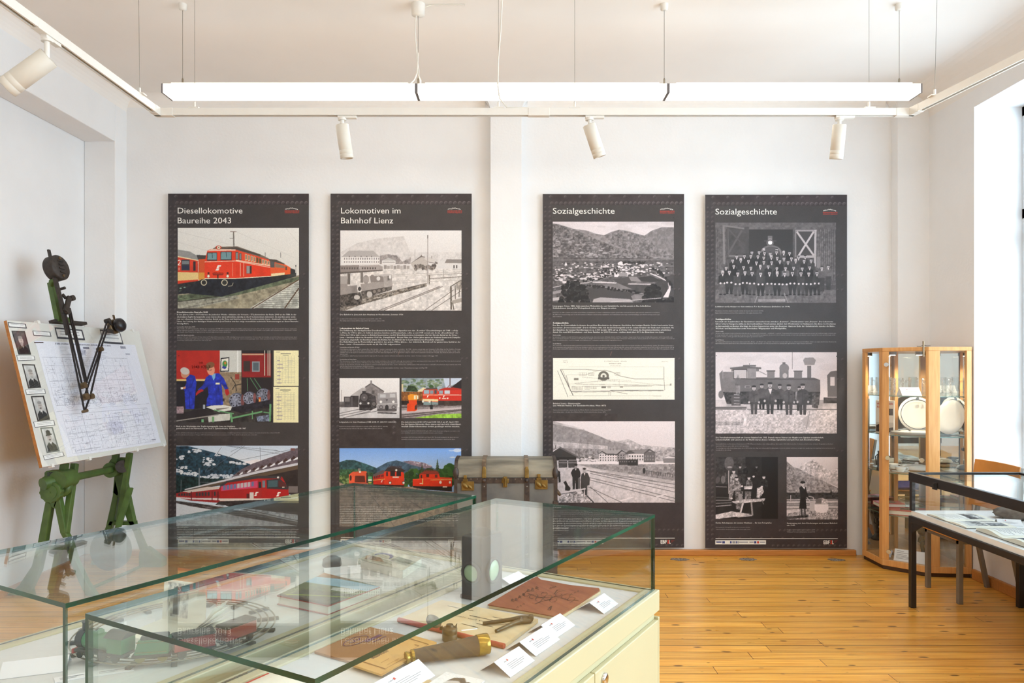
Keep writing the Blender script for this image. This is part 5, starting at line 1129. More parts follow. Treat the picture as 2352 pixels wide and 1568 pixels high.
H = 0.012
t1 = []
def block(lst, out, x, cap, bold=0.0):
    out.append([(s, x, y, cap, xr, bold) for (s, y, xr) in lst])
block([('Diesellokomotive Baureihe 2043', 1076, 402)], t1, 137, 12, .025)
block([('In den Jahren 1964 - 1977 lieferten die Jenbacher Werke - inklusive der Vorserie - 77 Lokomotiven der Reihe 2043 an die ÖBB. In der', 1096, 1160),
       ('ehemaligen Zugförderungsstelle Lienz waren über zwei Jahrzehnte ständig an die 20 Lokomotiven stationiert. Sie wurden unter ande-', 1116, 1156),
       ('rem vor schweren Güterzügen zwischen Spittal an der Drau und Innichen sowie im Korridorverkehr Lienz – Innsbruck – Lienz eingesetzt.', 1135, 1166),
       ('Unter der Leitung des damaligen Heizhauschefs Josef Steiber wurden einige wesentliche technische Verbesserungen an dieser Baureihe', 1155, 1177),
       ('durchgeführt.', 1174, 239)], t1, 137, 12)
block([('Locomotiva diesel classe 2043', 1200, 292), ('Class 2043 diesel locomotive', 1272, 284)], t1, 137, 8.5, .03)
block([('Tra il 1964 e il 1977, la Jenbacher Werke ha consegnato all’ÖBB 77 locomotive della serie 2043, comprese le preserie. Per più di vent’anni, circa 20 locomotive furono stazionate', 1216, 1164),
       ('nell’ex stazione di servizio di Lienz. Tra l’altro, erano usate per trainare pesanti treni merci tra Spittal an der Drau e San Candido e nel traffico del corridoio Lienz – Innsbruck – Lienz.', 1229, 1165),
       ('Sotto la guida di Josef Steiber furono apportati alcuni importanti miglioramenti tecnici a questa classe.', 1244, 600),
       ('Between 1964 and 1977, Jenbacher Werke delivered 77 Class 2043 locomotives to ÖBB, including four pre-series locomotives. For more than two decades, around 20 of these were based at Lienz depot', 1287, 1166),
       ('for duties including heavy freight trains between Spittal an der Drau and Innichen and Lienz – Innsbruck – Lienz corridor passenger trains, which operated via Italy. Under the leadership of Josef Steiber', 1303, 1167),
       ('several major technical improvements were made to the class.', 1317, 433)], t1, 137, 8.2)
block([('Blick in die Werkstätte der Zugförderungsstelle Lienz im Heizhaus,', 2054, 637), ('gearbeitet wird am Fahrmotor (am Tisch 3 Zylinderköpfe), Aufnahme 4.8.1987', 2072, 728)], t1, 131, 12)
block([('Veduta dell’officina della stazione di trasporto ferroviario di Lienz nel deposito locomotive, si stanno eseguendo lavori sul motore di trazione (3 testate sul tavolo), foto scattata il 4.8.1987', 2108, 1018),
       ('A view inside the shed at Lienz on 4 August 1987 with work being carried out on a traction motor. Three cylinder heads can be seen on the table.', 2125, 826)], t1, 131, 8)
t1 += [[('ÖBB', 323, 1513, 17, 360, .01)], [('2043 075-7', 262, 1551, 24, 425, .015)], [('2043 062-5', 443, 738, 11, 538, .01)]]
poster(370, 430, 60, 1268, 55, 3084, 'dark panel headed Diesellokomotive Baureihe 2043, with three colour railway photos', [('photo_print', pic_diesel()), ('photo_print', pic_workshop()), ('form_print', pic_form(967, 1399, 1180, 1703)), ('form_print', pic_form(963, 1710, 1178, 2016)), ('photo_print', pic_snow())],
       [('Diesellokomotive', 143, 224, 52, 698, 0), ('Baureihe 2043', 143, 309, 52, 601, 0)], t1)

t2 = []
block([('Der Bahnhof in Lienz mit dem Heizhaus im Hochbetrieb, Sommer 1956', 1096, 694)], t2, 153, 12)
block([('La stazione ferroviaria di Lienz con il deposito in piena attività, estate 1956', 1131, 508), ('The railway station in Lienz with the engine shed in full operation, summer 1956', 1148, 534)], t2, 153, 8.2)
block([('Lokomotiven im Bahnhof Lienz', 1214, 402)], t2, 152, 12, .025)
block([('Die Einführung des durchgehenden Dieselbetriebs bis Innichen – abgesehen von den „Korridor“-Dieseltriebwagen ab 1948 – erfolg-', 1233, 1166),
       ('te Mitte der 1950er Jahre. In Südtirol, zwischen Innichen und Franzensfeste, sollte es erst 1975 soweit sein. In der „Dieselllokzeit“ der', 1253, 1167),
       ('1960er bis 1980er Jahre waren im Bahnhof Lienz immer rund 20 Diesellokomotiven beheimatet. Auf der Strecke Spittal an der Drau –', 1272, 1169),
       ('Lienz – Innichen endete im November 1963 die „Dampflokzeit“. Bis zur Mitte der 1960er Jahre waren im Heizhaus Lienz noch Dampflo-', 1292, 1186),
       ('komotiven eingestellt, im Anschluss wurde die Remise für den Betrieb der in Lienz stationierten Dieselloks eingesetzt.', 1312, 1046),
       ('Die Elektrifizierung der Pustertalbahn geschah in den späten 1980er Jahren – der elektrische Betrieb auf der ganzen Linie Spittal an der', 1331, 1186),
       ('Drau – Lienz – Franzensfeste wurde am 28. Mai 1989 aufgenommen.', 1351, 675)], t2, 152, 12)
block([('Locomotive nel deposito di Lienz', 1375, 320), ('Locomotives at Lienz depot', 1478, 294)], t2, 152, 8.5, .03)
block([('L’introduzione della trazione diesel continua fino a San Candido – a parte le automotrici diesel „a corridoio“ del 1948 – avvenne a metà degli anni Cinquanta. In Alto Adige, tra San Candido e Fortezza', 1391, 1187),
       ('è avvenuta nel 1975. Nel periodo delle locomotive diesel, dagli anni ’60 agli anni ’80, la stazione di Lienz ha sempre ospitato circa 20 locomotive diesel. Sulla linea Spittal an der Drau – Lienz – San', 1406, 1178),
       ('Candido l’epoca del vapore è terminata nel novembre 1963. Fino alla metà degli anni ’60, le locomotive a vapore erano ancora stazionate nel deposito di Lienz, dopodiché fu usato per le diesel', 1420, 1180),
       ('stazionate a Lienz.', 1434, 220),
       ('L’elettrificazione della Pusteria è avvenuta alla fine degli anni ’80; l’esercizio elettrico sull’intera linea Spittal an der Drau – Lienz – Fortezza è iniziato il 28 maggio 1989.', 1449, 994),
       ('The introduction of through diesel operation as far as San Candido took place in the mid-1950s, although diesel railcars had been operating corridor trains since 1948. In South Tyrol, the diesel era arrived', 1493, 1188),
       ('between San Candido and Franzensfeste in 1975. Between the 1960s and 1980s, Lienz depot had an allocation of around 20 diesel locomotives.', 1508, 776),
       ('Despite the introduction of diesels, steam operations continued on the Spittal an der Drau – Lienz – Innichen line until November 1963 and steam locos could still be found at Lienz depot until the mid-1960s', 1523, 1190),
       ('when the depot focused on the maintenance of diesel locomotives.', 1537, 444),
       ('The Pustertalbahn was electrified in the late 1980s and electric operation on the entire Spittal an der Drau – Lienz – Franzensfeste line began on 28 May 1989.', 1552, 904)], t2, 152, 8.2)
block([('Lokparade vor dem Heizhaus (ÖBB 2045.09, 258.917, 2060.43)', 2017, 634)], t2, 148, 12)
block([('Parata di locomotive davanti al deposito locomotive (ÖBB 2045.09, 258.917, 2060.43)', 2053, 562), ('Locomotives lined up in front of the depot (ÖBB 2045.09, 258.917, 2060.43)', 2071, 515)], t2, 148, 8.2)
block([('Die Lokomotiven 2043 067-4 und 1044 068-3 am 27. April 1989:', 2017, 1172), ('Die zur Remise führenden Gleise waren und sind nicht elektrifiziert,', 2036, 1192), ('weshalb Elektrolokomotiven dorthin geschleppt werden mussten.', 2055, 1180)], t2, 680, 12)
block([('Locomotive 2043 067-4 e 1044 068-3 il 27 aprile 1989: i binari che portano al deposito non erano e non', 2092, 1178), ('sono elettrificati, quindi le locomotive elettriche dovevano essere trainate.', 2109, 1034), ('Locomotives 2043 067-4 and 1044 068-3 on 27 April 1989. The tracks leading into the depot were not', 2146, 1169), ('electrified, so diesel locomotives were used to move electric locomotives to and from the depot.', 2163, 1140)], t2, 680, 8.2)
poster(740, 430, 72, 1282, 55, 3084, 'dark panel headed Lokomotiven im Bahnhof Lienz, partly behind the grey trunk', [('photo_print', pic_yard()), ('photo_print', pic_parade()), ('photo_print', pic_color_locos()), ('photo_print', pic_three())],
       [('Lokomotiven im', 162, 224, 52, 672, 0), ('Bahnhof Lienz', 162, 309, 52, 609, 0)], t2)

t3 = []
block([('Lienz gegen Osten, 1886: Links zwischen Michaelskirche und Spitalskirche sind die gerade in Bau befindlichen', 1023, 988), ('Südbahnhäuser (vier große Wohngebäude mit je vier Etagen) zu sehen.', 1041, 694)], t3, 149, 12)
block([('Lienz verso est, 1886: a sinistra, tra la chiesa di San Michele e la Spitalskirche, si vedono i Südbahnhäuser (quattro grandi edifici residenziali di quattro piani ciascuno), attualmente in costruzione.', 1077, 1066), ('An 1886 view of Lienz looking east. On the left, between St. Michael’s Church and the Spitalskirche, the Südbahnhäuser (four large residential buildings, each with four storeys) can be seen', 1095, 1064), ('under construction.', 1112, 228)], t3, 149, 8.2)
block([('Sozialgeschichte', 1168, 284)], t3, 149, 12, .025)
block([('Der Bau der Pustertalbahn bedeutete den größten Einschnitt in der jüngeren Geschichte des heutigen Bezirks Osttirol und entriss Lienz', 1188, 1181), ('aus seinem „Dornröschenschlaf“. Durch die Bahn sollte sich das Erscheinungsbild und die soziale Struktur der Stadt stark verändern. An', 1208, 1184), ('der Zunahme der Lienzer Bevölkerung von ca. 2.000 im Jahr 1871 auf ca. 6.000 bis 1914 hatten die Eisenbahnerfamilien erheblichen', 1228, 1160), ('Anteil. Die rund 800 Eisenbahner - mit ihren Familien ca. 2.400 Personen - stellten damit über 40 % der Einwohner von Lienz.', 1247, 1102)], t3, 149, 12)
block([('Storia sociale', 1271, 217), ('Social History', 1344, 220)], t3, 149, 8.5, .03)
block([('La costruzione della ferrovia della Val Pusteria segnò la più grande svolta nella storia recente dell’attuale distretto del Tirolo Orientale e strappò Lienz dal suo sonno di „Bella Addormentata“. La ferrovia avrebbe cam-', 1287, 1176), ('biato notevolmente l’aspetto e la struttura sociale della città. Le famiglie dei ferrovieri hanno avuto un ruolo importante nell’aumento della popolazione di Lienz, passata da circa 2.000 persone nel 1871 a circa 6.000 nel', 1301, 1190), ('1914. I circa 800 ferrovieri – con le loro famiglie circa 2.400 persone – costituivano quindi più del 40% degli abitanti di Lienz.', 1315, 740), ('The construction of the Pustertal railway marked the greatest turning point in the recent history of the present-day district of East Tyrol and awoke Lienz from its „Sleeping Beauty“ slumber. The railway would greatly al-', 1360, 1184), ('ter the appearance and social structure of the town and played a major role in its rapid expansion in the early 19th and early 20th century, with the population surging from about 2,000 in 1871 to about 6,000 by 1914. By', 1375, 1188), ('this time approximately 800 railway workers lived in the town, with their families taking the total to around 2,400 people. Thus, railway workers and their families accounted for more than 40% of the population of Lienz.', 1389, 1186)], t3, 149, 8.2)
block([('Bahnhof Lienz – Situationsplan', 1858, 385), ('(aus Wilhelm Flattich, Der Eisenbahn-Hochbau, Wien 1877)', 1876, 604)], t3, 151, 12)
block([('Stazione ferroviaria di Lienz – pianta del sito (da Wilhelm Flattich, Der Eisenbahn-Hochbau, Vienna 1877)', 1912, 648), ('Lienz railway station – site plan (from Wilhelm Flattich, Der Eisenbahn-Hochbau, Vienna, 1877)', 1930, 600)], t3, 151, 8.2)
r3 = poster(1230, 430, 62, 1274, 58, 3088, 'dark panel headed Sozialgeschichte, with valley view, site plan and station photo', [('photo_print', pic_valley()), ('plan_print', pic_plan()), ('photo_print', pic_station())],
       [('Sozialgeschichte', 149, 226, 52, 678, 0)], t3, 180)
f3 = lambda x, y: P(1230 + x / 3.7333, 430 + y / 3.7333, YPOST) + Vector((0, -0.002, 0))
text_obj('plan_lettering', [('PUSTERTHALER - BAHN', 590, 1496, 10, 780, 0), ('BAHNHOF LIENZ', 632, 1515, 9, 735, .02), ('SITUATIONSPLAN', 640, 1531, 6, 730, 0), ('Serie E', 238, 1488, 9, 272, 0), ('Tafel 26', 236, 1503, 9, 280, 0), ('Blatt N:2', 1083, 1498, 9, 1136, 0)], f3, mat('plan_grey_ink', (150, 140, 128), 0.6), r3)

t4 = []
block([('Lokführer und Lokheizer vor dem mittleren Tor des Heizhauses (Aufnahme um 1918)', 1028, 798)], t4, 161, 12)
block([('Macchinista e fuochista davanti al cancello centrale del deposito (foto intorno al 1918)', 1063, 570), ('Engine drivers and firemen in front of the central door of the engine shed circa 1918.', 1081, 558)], t4, 161, 8.2)
block([('Sozialgeschichte', 1136, 296)], t4, 162, 12, .025)
block([('Innerhalb der Sozialstruktur der Eisenbahner unterschied man zwischen „Beamten“, „Unterbeamten“ und „Dienern“. Der Lokomotiv-', 1157, 1172), ('führer höherer Kategorie zählte zu den bestbezahlten Unterbeamten, ähnlich dem Werkmeister in Heizhäusern. Ein Zwei- bis Dreifaches', 1176, 1192), ('an Jahresgehalt verdienten allerdings die hohen Inspectoren unter den Beamten. Ganz am Ende der Gehaltstabelle standen die Bahn-,', 1196, 1187), ('Weichen- und Nachtwächter sowie Verschieber, Wagenputzer und Werkgehilfen.', 1215, 772)], t4, 162, 12)
block([('Storia sociale', 1239, 230), ('Social History', 1312, 232)], t4, 162, 8.5, .03)
block([('All’interno della struttura sociale dei lavoratori delle ferrovie, si distingueva tra „funzionari“, „sottufficiali“ e „servitori“. Il macchinista di locomotive di categoria superiore era uno dei sottufficiali meglio retribuiti, simi-', 1255, 1196), ('le al caposquadra delle centrali, tuttavia, gli alti ispettori tra i dipendenti pubblici guadagnavano da due a tre volte lo stipendio annuale. In fondo alla scala salariale c’erano le guardie ferroviarie, gli addetti agli scambi,', 1270, 1190), ('le guardie notturne, i ruristi, gli addetti alla pulizia dei vagoni e gli assistenti di lavoro.', 1284, 575), ('The railway staff hierarchy was divided into distinct levels with „officials“, „sub-officials“ and „servants“. The senior locomotive driver was one of the best-paid sub-officials, similar to an engine shed foreman. However, the', 1328, 1197), ('high-ranking inspectors earned two to three times their annual salary. At the opposite end of the pay scale were the shunting staff, night watchmen, wagon cleaners and porters.', 1342, 990)], t4, 162, 8.2)
block([('Die Verschiebermannschaft am Lienzer Bahnhof um 1935. Damals waren Fahnen zur Abgabe von Signalen unentbehrlich;', 2150, 1088), ('Lokomotivpfeife und Laternen in der Nacht waren ebenso wichtige Signalmittel und gehörten zum Eisenbahneralltag.', 2169, 1056)], t4, 164, 12)
block([('Il personale di manovra alla stazione di Lienz intorno al 1935. All’epoca le bandiere erano indispensabili per dare segnali; i fischi delle locomotive e le lanterne notturne erano strumenti di segnalazione altrettanto', 2203, 1172), ('importanti e facevano parte della vita ferroviaria quotidiana.', 2221, 448), ('The shunting crew at the Lienz railway station circa 1935. At that time, flags were indispensable for giving signals; locomotive whistles and lanterns at night were equally important signalling devices and were part of', 2239, 1187), ('everyday life on the railway.', 2256, 296)], t4, 164, 8.2)
block([('Kurze Arbeitspause im Lienzer Heizhaus ... für den Fotografen', 2881, 642)], t4, 164, 12)
block([('Breve pausa per il fotografo nel deposito locomotive di Lienz...', 2917, 462), ('A short break for the photographer inside Lienz engine shed...', 2935, 464)], t4, 164, 8.2)
block([('Spaziergang mit dem Kinderwagen am Lienzer Bahnhof,', 2884, 1208), ('um 1940', 2902, 843)], t4, 774, 12)
block([('Passeggiata con la carrozzina alla stazione di Lienz, intorno al 1940', 2939, 1015), ('Walking at the Lienz railway station, around 1940', 2957, 1014)], t4, 774, 8.2)
poster(1600, 430, 74, 1290, 63, 3092, 'dark panel headed Sozialgeschichte beside the glass cabinet, with group photo of railwaymen', [('photo_print', pic_group()), ('photo_print', pic_crew()), ('photo_print', pic_break()), ('photo_print', pic_pram())],
       [('Sozialgeschichte', 161, 233, 52, 688, 0)], t4, 190)
# ------------------------------------------------------------------ suspended lights
WMET = mat('white_powder_coat', (226, 222, 214), 0.45, var=0.01)
STEEL = mat('steel_wire', (150, 146, 138), 0.35, metal=0.9)
NICKEL = mat('nickel_ferrule', (150, 140, 124), 0.35, metal=0.8)
CORD = mat('white_cord', (226, 222, 212), 0.5, var=0.01)
SLOT = mat('dark_track_slot', (70, 56, 44), 0.6)
DIFF = emission_mat('lit_prismatic_diffuser', (1.0, 0.90, 0.76), LAMP)
SIDE = emission_mat('lit_diffuser_side', (1.0, 0.91, 0.78), LAMP * 0.6)
CAPM = mat('clear_grey_end_plate', (110, 104, 104), 0.3)
def pendant(Y, pxs, label, canopy_px=None, group=None):
    z0, z1, w_ = 3.329, 3.384, 0.146
    xs = [(p - CX) / FPX * 4.75 for p in pxs]
    root = thing('pendant_light', label, 'light', ((xs[0] + xs[-1]) / 2, Y + w_ / 2, z0), group)
    for i in range(3):
        a, b = xs[i] + 0.004, xs[i + 1] - 0.004
        MB().obox((a + 0.004, Y, z0), (b - a - 0.008, 0, 0), (0, w_, 0), (0, 0, z1 - z0), 1, fm=[0, 1, 1, 1, 1, 1]).build('diffuser', [DIFF, SIDE], root)
        MB().box((a + 0.05, Y + 0.012, z1), (b - 0.05, Y + w_ - 0.012, z1 + 0.012)).build('gear_tray', WMET, root)
        for x in (a, b):
            MB().box((x - 0.005, Y - 0.002, z0 - 0.002), (x + 0.005, Y + w_ + 0.001, z1 + 0.001)).build('end_plate', CAPM, root)
    for p in (408, 957, 1531, 2079):
        x = (p - CX) / FPX * 4.75; yc = Y + w_ / 2
        MB().cyl((x, yc, z1 + 0.012), (x, yc, ZC), 0.0016, n=6).build('suspension_wire', STEEL, root)
        MB().cyl((x, yc, z1 + 0.012), (x, yc, z1 + 0.055), 0.006, n=10).cyl((x, yc, z1 + 0.055), (x, yc, z1 + 0.065), 0.006, 0.002, n=10).build('wire_grip', NICKEL, root)
        big = p == 957
        MB().lathe([(0.012, 0), (0.042 if big else 0.024, 0.006), (0.045 if big else 0.026, 0.075 if big else 0.04)], (x, yc, ZC - (0.075 if big else 0.04)), n=24).build('ceiling_rose', WMET, root)
    x = (957 - CX) / FPX * 4.75; yc = Y + w_ / 2
    MB().tube([(x - 0.012, yc, ZC - 0.07), (x - 0.02, yc, 3.75), (x - 0.012, yc, 3.65), (x - 0.004, yc, 3.55), (x + 0.004, yc, 3.5), (x + 0.006, yc - 0.01, 3.455), (x + 0.018, yc - 0.01, 3.43), (x + 0.016, yc, 3.405), (x - 0.01, yc, z1 + 0.014)], 0.0045, n=8).tube([(x + 0.004, yc - 0.02, 3.6), (x - 0.004, yc - 0.02, 3.47), (x - 0.02, yc - 0.02, 3.43), (x - 0.06, yc, z1 + 0.014)], 0.004, n=8).tube([(x + 0.03, yc, ZC - 0.025), (x + 0.09, yc, ZC - 0.004), (x + 0.3, yc, ZC - 0.004)], 0.004).build('supply_cord', CORD, root)
    return root
lamp1 = pendant(4.75, (371, 956, 1535, 2118), 'long lit fluorescent luminaire of three lengths hanging on wires before the panels')
for y, lb in ((2.1, 'added second fluorescent luminaire, unseen overhead, filling the room with light'), (-0.9, 'added third fluorescent luminaire, unseen behind the camera, filling the room with light')):  # two unseen copies added to balance the room light
    dup(lamp1, (lamp1.location.x, y, lamp1.location.z), lb)

# three-sided lighting track
TY, TZ0, TZ1, TW = 4.4, 3.063, 3.104, 0.036
tl = Vector((-2.064, TY, 0)); tr = Vector((2.326, TY, 0)); dl = Vector((0.0, -1, 0)); dr = Vector((0.125, -0.79, 0)).normalized()
track = thing('lighting_track', 'white U-shaped lighting track hanging below the ceiling on thin wires', 'lighting track', ((tl.x + tr.x) / 2, TY, TZ0))
def run(a, b, nm='track_rail', slot=True):
    d = (b - a).normalized(); s = Vector((-d.y, d.x, 0))
    mb = MB()
    hz = Vector((0, 0, TZ1 - TZ0)); lo = Vector((0, 0, TZ0))
    for o, w_ in ((-TW / 2, 0.009), (TW / 2 - 0.009, 0.009)):
        mb.obox(a + s * o + lo, d * (b - a).length, s * w_, hz, 0)
    mb.obox(a - s * (TW / 2 - 0.009) + lo + Vector((0, 0, 0.012)), d * (b - a).length, s * (TW - 0.018), hz - Vector((0, 0, 0.012)), 0, fm=[1, 0, 0, 0, 0, 0])
    return mb.build(nm, [WMET, SLOT], track)
def solid(a, b, nm='connector'):
    d = (b - a).normalized(); s = Vector((-d.y, d.x, 0))
    return MB().obox(a - s * (TW / 2 + 0.002) + Vector((0, 0, TZ0 - 0.003)), b - a, s * (TW + 0.004), Vector((0, 0, TZ1 - TZ0 + 0.004))).build(nm, WMET, track, bevel=0.002)
ex = Vector((1, 0, 0)); mid0 = Vector(((1213 - CX) / FPX * TY, TY, 0)); mid1 = Vector(((1262 - CX) / FPX * TY, TY, 0))
run(tl + ex * 0.09, mid0); run(mid1, tr - ex * 0.09); run(tl + dl * 0.07, tl + dl * 1.0); run(tl + dl * 1.14, tl + dl * 3.6); run(tr + dr * 0.09, tr + dr * 3.6)
solid(mid0, mid1, 'power_feed'); solid(tl + dl * 1.0, tl + dl * 1.14, 'power_feed')
solid(tl - ex * 0.019, tl + ex * 0.09); solid(tl + dl * 0.0, tl + dl * 0.07); solid(tr - ex * 0.09, tr + ex * 0.018); solid(tr, tr + dr * 0.09)
def hanger(p, tilt=(0, 0)):
    MB().box((p.x - 0.03, p.y - 0.02, TZ1), (p.x + 0.03, p.y + 0.02, TZ1 + 0.007)).cyl((p.x, p.y, TZ1 + 0.007), (p.x, p.y, TZ1 + 0.04), 0.0065, n=10).build('wire_holder', WMET, track)
    MB().cyl((p.x, p.y, TZ1 + 0.04), (p.x + tilt[0], p.y + tilt[1], ZC), 0.0012, n=6).build('suspension_wire', STEEL, track)
for px in (447, 1145, 1320, 1996): hanger(P(px, 250, TY))
q = tl + dl * (TY - FPX * 2.064 / (CX - 321)); hanger(Vector((q.x, q.y, 0)), (0, -0.02))
k = (2147 - CX) / FPX; t = (k * TY - tr.x) / (dr.x - k * dr.y); hanger(tr + dr * t, (0.03, 0.02))
hanger(tl + dl * 1.45)
c = P(1145, 250, TY)
MB().tube([(c.x + 0.03, TY, ZC), (c.x + 0.012, TY, 3.55), (c.x, TY - 0.01, 3.4), (c.x - 0.004, TY - 0.01, 3.24), (c.x + 0.008, TY - 0.01, 3.16), (c.x + 0.05, TY - 0.005, TZ1 + 0.006), (mid0.x, TY, TZ1 + 0.005), (mid0.x + 0.02, TY, TZ1 + 0.001)], 0.004).build('supply_cord', CORD, track)

SHADE = mat('spot_housing', (214, 208, 196), 0.5, var=0.01)
def spot(at, d, ax, label, r=0.038, ln=0.195, stem=0.035):
    """at: point under the rail; d: rail direction; ax: pointing axis"""
    ax = Vector(ax).normalized()
    root = thing('track_spotlight', label, 'spotlight', (at.x, at.y, TZ0), 'spotlights on the lighting track')
    s = Vector((-d.y, d.x, 0))
    MB().obox(Vector((at.x, at.y, TZ0 - 0.016)) - d * 0.025 - s * 0.014, d * 0.11, s * 0.028, Vector((0, 0, 0.0155))).cyl((at.x, at.y, TZ0 - 0.026), (at.x, at.y, TZ0 - 0.012), 0.024, n=16).build('adapter', WMET, root, bevel=0.002)
    top = Vector((at.x, at.y, TZ0 - 0.026 - stem))
    MB().cyl((at.x, at.y, TZ0 - 0.02), top - Vector((0, 0, 0.01)), 0.011, n=12).build('stem', WMET, root)
    mb = MB()
    prof = [(r * .2, 0), (r - 0.003, 0), (r, 0.003), (r, ln * .74), (r - 0.001, ln * .745), (r, ln * .75), (r, ln * .86), (r - 0.001, ln * .865), (r, ln * .87), (r, ln - 0.002), (r - 0.003, ln), (r - 0.006, ln), (r - 0.008, ln - 0.03)]
    mb.lathe(prof, top - ax * 0.01, axis=ax, n=40)
    h = mb.build('housing', SHADE, root)
    e = ax.orthogonal().normalized(); f = ax.cross(e)
    mb = MB()
    for i in range(6):
        for j in range(5):
            t = i * math.pi / 3 + j * 0.13; t2 = t + 0.13
            c0 = top - ax * 0.0105
            mb.add([c0 + (e * math.cos(t) + f * math.sin(t)) * (r - 0.006), c0 + (e * math.cos(t) + f * math.sin(t)) * (r - 0.0035), c0 + (e * math.cos(t2) + f * math.sin(t2)) * (r - 0.0035), c0 + (e * math.cos(t2) + f * math.sin(t2)) * (r - 0.006)], [(0, 1, 2, 3)])
    mb.build('vent_slots', SLOT, h)
    MB().cyl(top + ax * (ln - 0.04), top + ax * (ln - 0.036), r - 0.004, n=24).build('lens', mat('spot_lens', (90, 88, 84), 0.1), root)
    return root
spot(P(786, 272, TY), ex, (0.13, 0.12, -1), 'white cylindrical spotlight on the track above the Lokomotiven panel')
spot(P(1354, 274, TY), ex, (0.37, 0.15, -1), 'white spotlight tilted to the right, above the panel with the valley view')
spot(P(1928, 275, TY), ex, (-0.01, 0.22, -1), 'white spotlight hanging straight above the panel beside the glass cabinet')
yl = FPX * 2.064 / (CX - 108)
spot(Vector((-2.064, yl, 0)), -dl, (-0.72, -0.12, -0.62), 'large white spotlight tipped toward the left wall, in the upper left corner', r=0.046, ln=0.225, stem=0.075)
spot(tr + dr * 1.03, -dr, (0.5, -0.4, -0.8), 'white spotlight cut off by the right edge of the photo', r=0.04)
# ------------------------------------------------------------------ drawing board on its green stand
GREEN = mat('green_enamel', (78, 104, 50), 0.45, var=0.16, scale=14, bump=0.15)
DGREEN = mat('dark_green_enamel', (64, 74, 60), 0.5, var=0.1)
BLACKM = mat('blackened_steel', (44, 40, 40), 0.45, metal=0.3, var=0.15)
IRON = mat('dark_iron', (62, 56, 52), 0.6, metal=0.3, var=0.2, scale=40)
BRASSK = mat('dull_brass', (112, 94, 70), 0.45, metal=0.6, var=0.2)
WOODE = mat('board_edge_wood', (176, 112, 48), 0.55, var=0.12, scale=8, stretch=(1, 8, 8))
MOUNT = mat('mount_board', (234, 231, 227), 0.7, var=0.01)
O = Vector((-3.054, 4.9, 0.947)); EX = (Vector((-2.902, 6.336, 0.947)) - O); BW = EX.length; EX.normalize()
EY = Vector((-0.252, 0.0, 0.957)); EY = (EY - EX * EY.dot(EX)); EY.normalize(); BH = 0.99
NB = EX.cross(EY).normalized()
if NB.x < 0: NB = -NB
board = thing('drawing_board', 'tilted drawing board with locomotive plan and portraits on a green iron stand', 'drawing board', (-3.15, 5.65, 0))
def onb(px, py, off=0.0):
    return on_plane(px, py, O + NB * off, NB)
MB().obox(O - NB * 0.022, EX * BW, EY * BH, NB * 0.022, 0, fm=[0, 1, 0, 0, 0, 0]).build('board', [WOODE, MOUNT], board)
MB().obox(O + NB * 0.0005 - EX * 0.0, EX * BW, EY * BH, NB * 0.003).build('glass_sheet', glass_mat('picture_glass', (0.99, 1, 0.995)), board)
def patch(pic, pts, nm, off=0.001):
    a, b, c, d = [onb(x, y, off) for x, y in pts]     # TL TR BR BL
    fr = lambda x, y: a.lerp(b, (x - pic.x0) / (pic.x1 - pic.x0)).lerp(d.lerp(c, (x - pic.x0) / (pic.x1 - pic.x0)), (y - pic.y0) / (pic.y1 - pic.y0))
    return pic.mesh(fr, nm, PAPER_INK, board)
def c1(x, y): return (x / 2.0635, 540 + y / 2.0635)
def pic_techplan():
    random.seed(3)
    p = Pic(0, 0, 1000, 1000, (232, 234, 246), k=.36)
    ink = (70, 72, 96)
    def dense(x0, y0, x1, y1, n):
        for i in range(n):
            x, y = random.uniform(x0, x1), random.uniform(y0, y1); l = random.uniform(6, 70) * random.random() + 6
            if random.random() < .5: p.line([(x, y), (min(x + l, x1), y)], 1.6, ink, a=random.uniform(.2, .7))
            else: p.line([(x, y), (x, min(y + l, y1))], 1.6, ink, a=random.uniform(.2, .7))
    p.rect(170, 12, 720, 26, ink, a=.0)
    for i in range(42): p.rect(170 + i * 13, 12, 170 + i * 13 + random.randint(4, 9), 26, ink, a=.75)
    for i in range(9): p.line([(200, 42 + i * 12), (200 + random.randint(30, 170), 42 + i * 12)], 2, ink, a=.5); p.line([(520, 42 + i * 12), (560 + random.randint(30, 100), 42 + i * 12)], 2, ink, a=.4)
    p.rect(420, 40, 480, 58, ink, a=.7); p.rect(820, 20, 880, 44, ink, a=.5); p.rect(860, 90, 910, 104, ink, a=.4)
    for (a, b, c, d) in ((30, 140, 860, 560), (60, 640, 940, 980)):
        for q in (.0, .18, .33, .5, .62, .78, 1.0): p.line([(a, b + (d - b) * q), (c, b + (d - b) * q)], 2, ink, a=.45)
        for q in (.0, .09, .2, .34, .5, .66, .8, .93, 1.0): p.line([(a + (c - a) * q, b), (a + (c - a) * q, d)], 1.8, ink, a=.4)
    dense(30, 140, 860, 560, 520); dense(30, 420, 860, 560, 380); dense(60, 650, 950, 980, 520); dense(500, 660, 640, 940, 120)
    for x in (150, 300, 420, 560, 690, 800):
        for r in (46, 30): 
            [p.line([(x + r * math.cos(q * .4), 545 + r * math.sin(q * .4)), (x + r * math.cos(q * .4 + .4), 545 + r * math.sin(q * .4 + .4))], 2, (110, 112, 136), a=.6) for q in range(16)]
        dense(x - 40, 505, x + 40, 585, 26)
    for i in range(34): p.rect(220, 150 + i * 9, 560, 151.6 + i * 9, ink, a=.22)
    p.ell(520, 800, 90, 70, (200, 202, 222), a=.5); dense(440, 740, 610, 870, 80); p.line([(20, 610), (980, 600)], 2, ink, a=.4); p.ell(400, 90, 40, 30, (206, 208, 226)); dense(360, 60, 440, 120, 40)
    p.rect(100, 955, 330, 960, ink, a=.4); p.rect(900, 960, 950, 966, ink, a=.6)
    return p
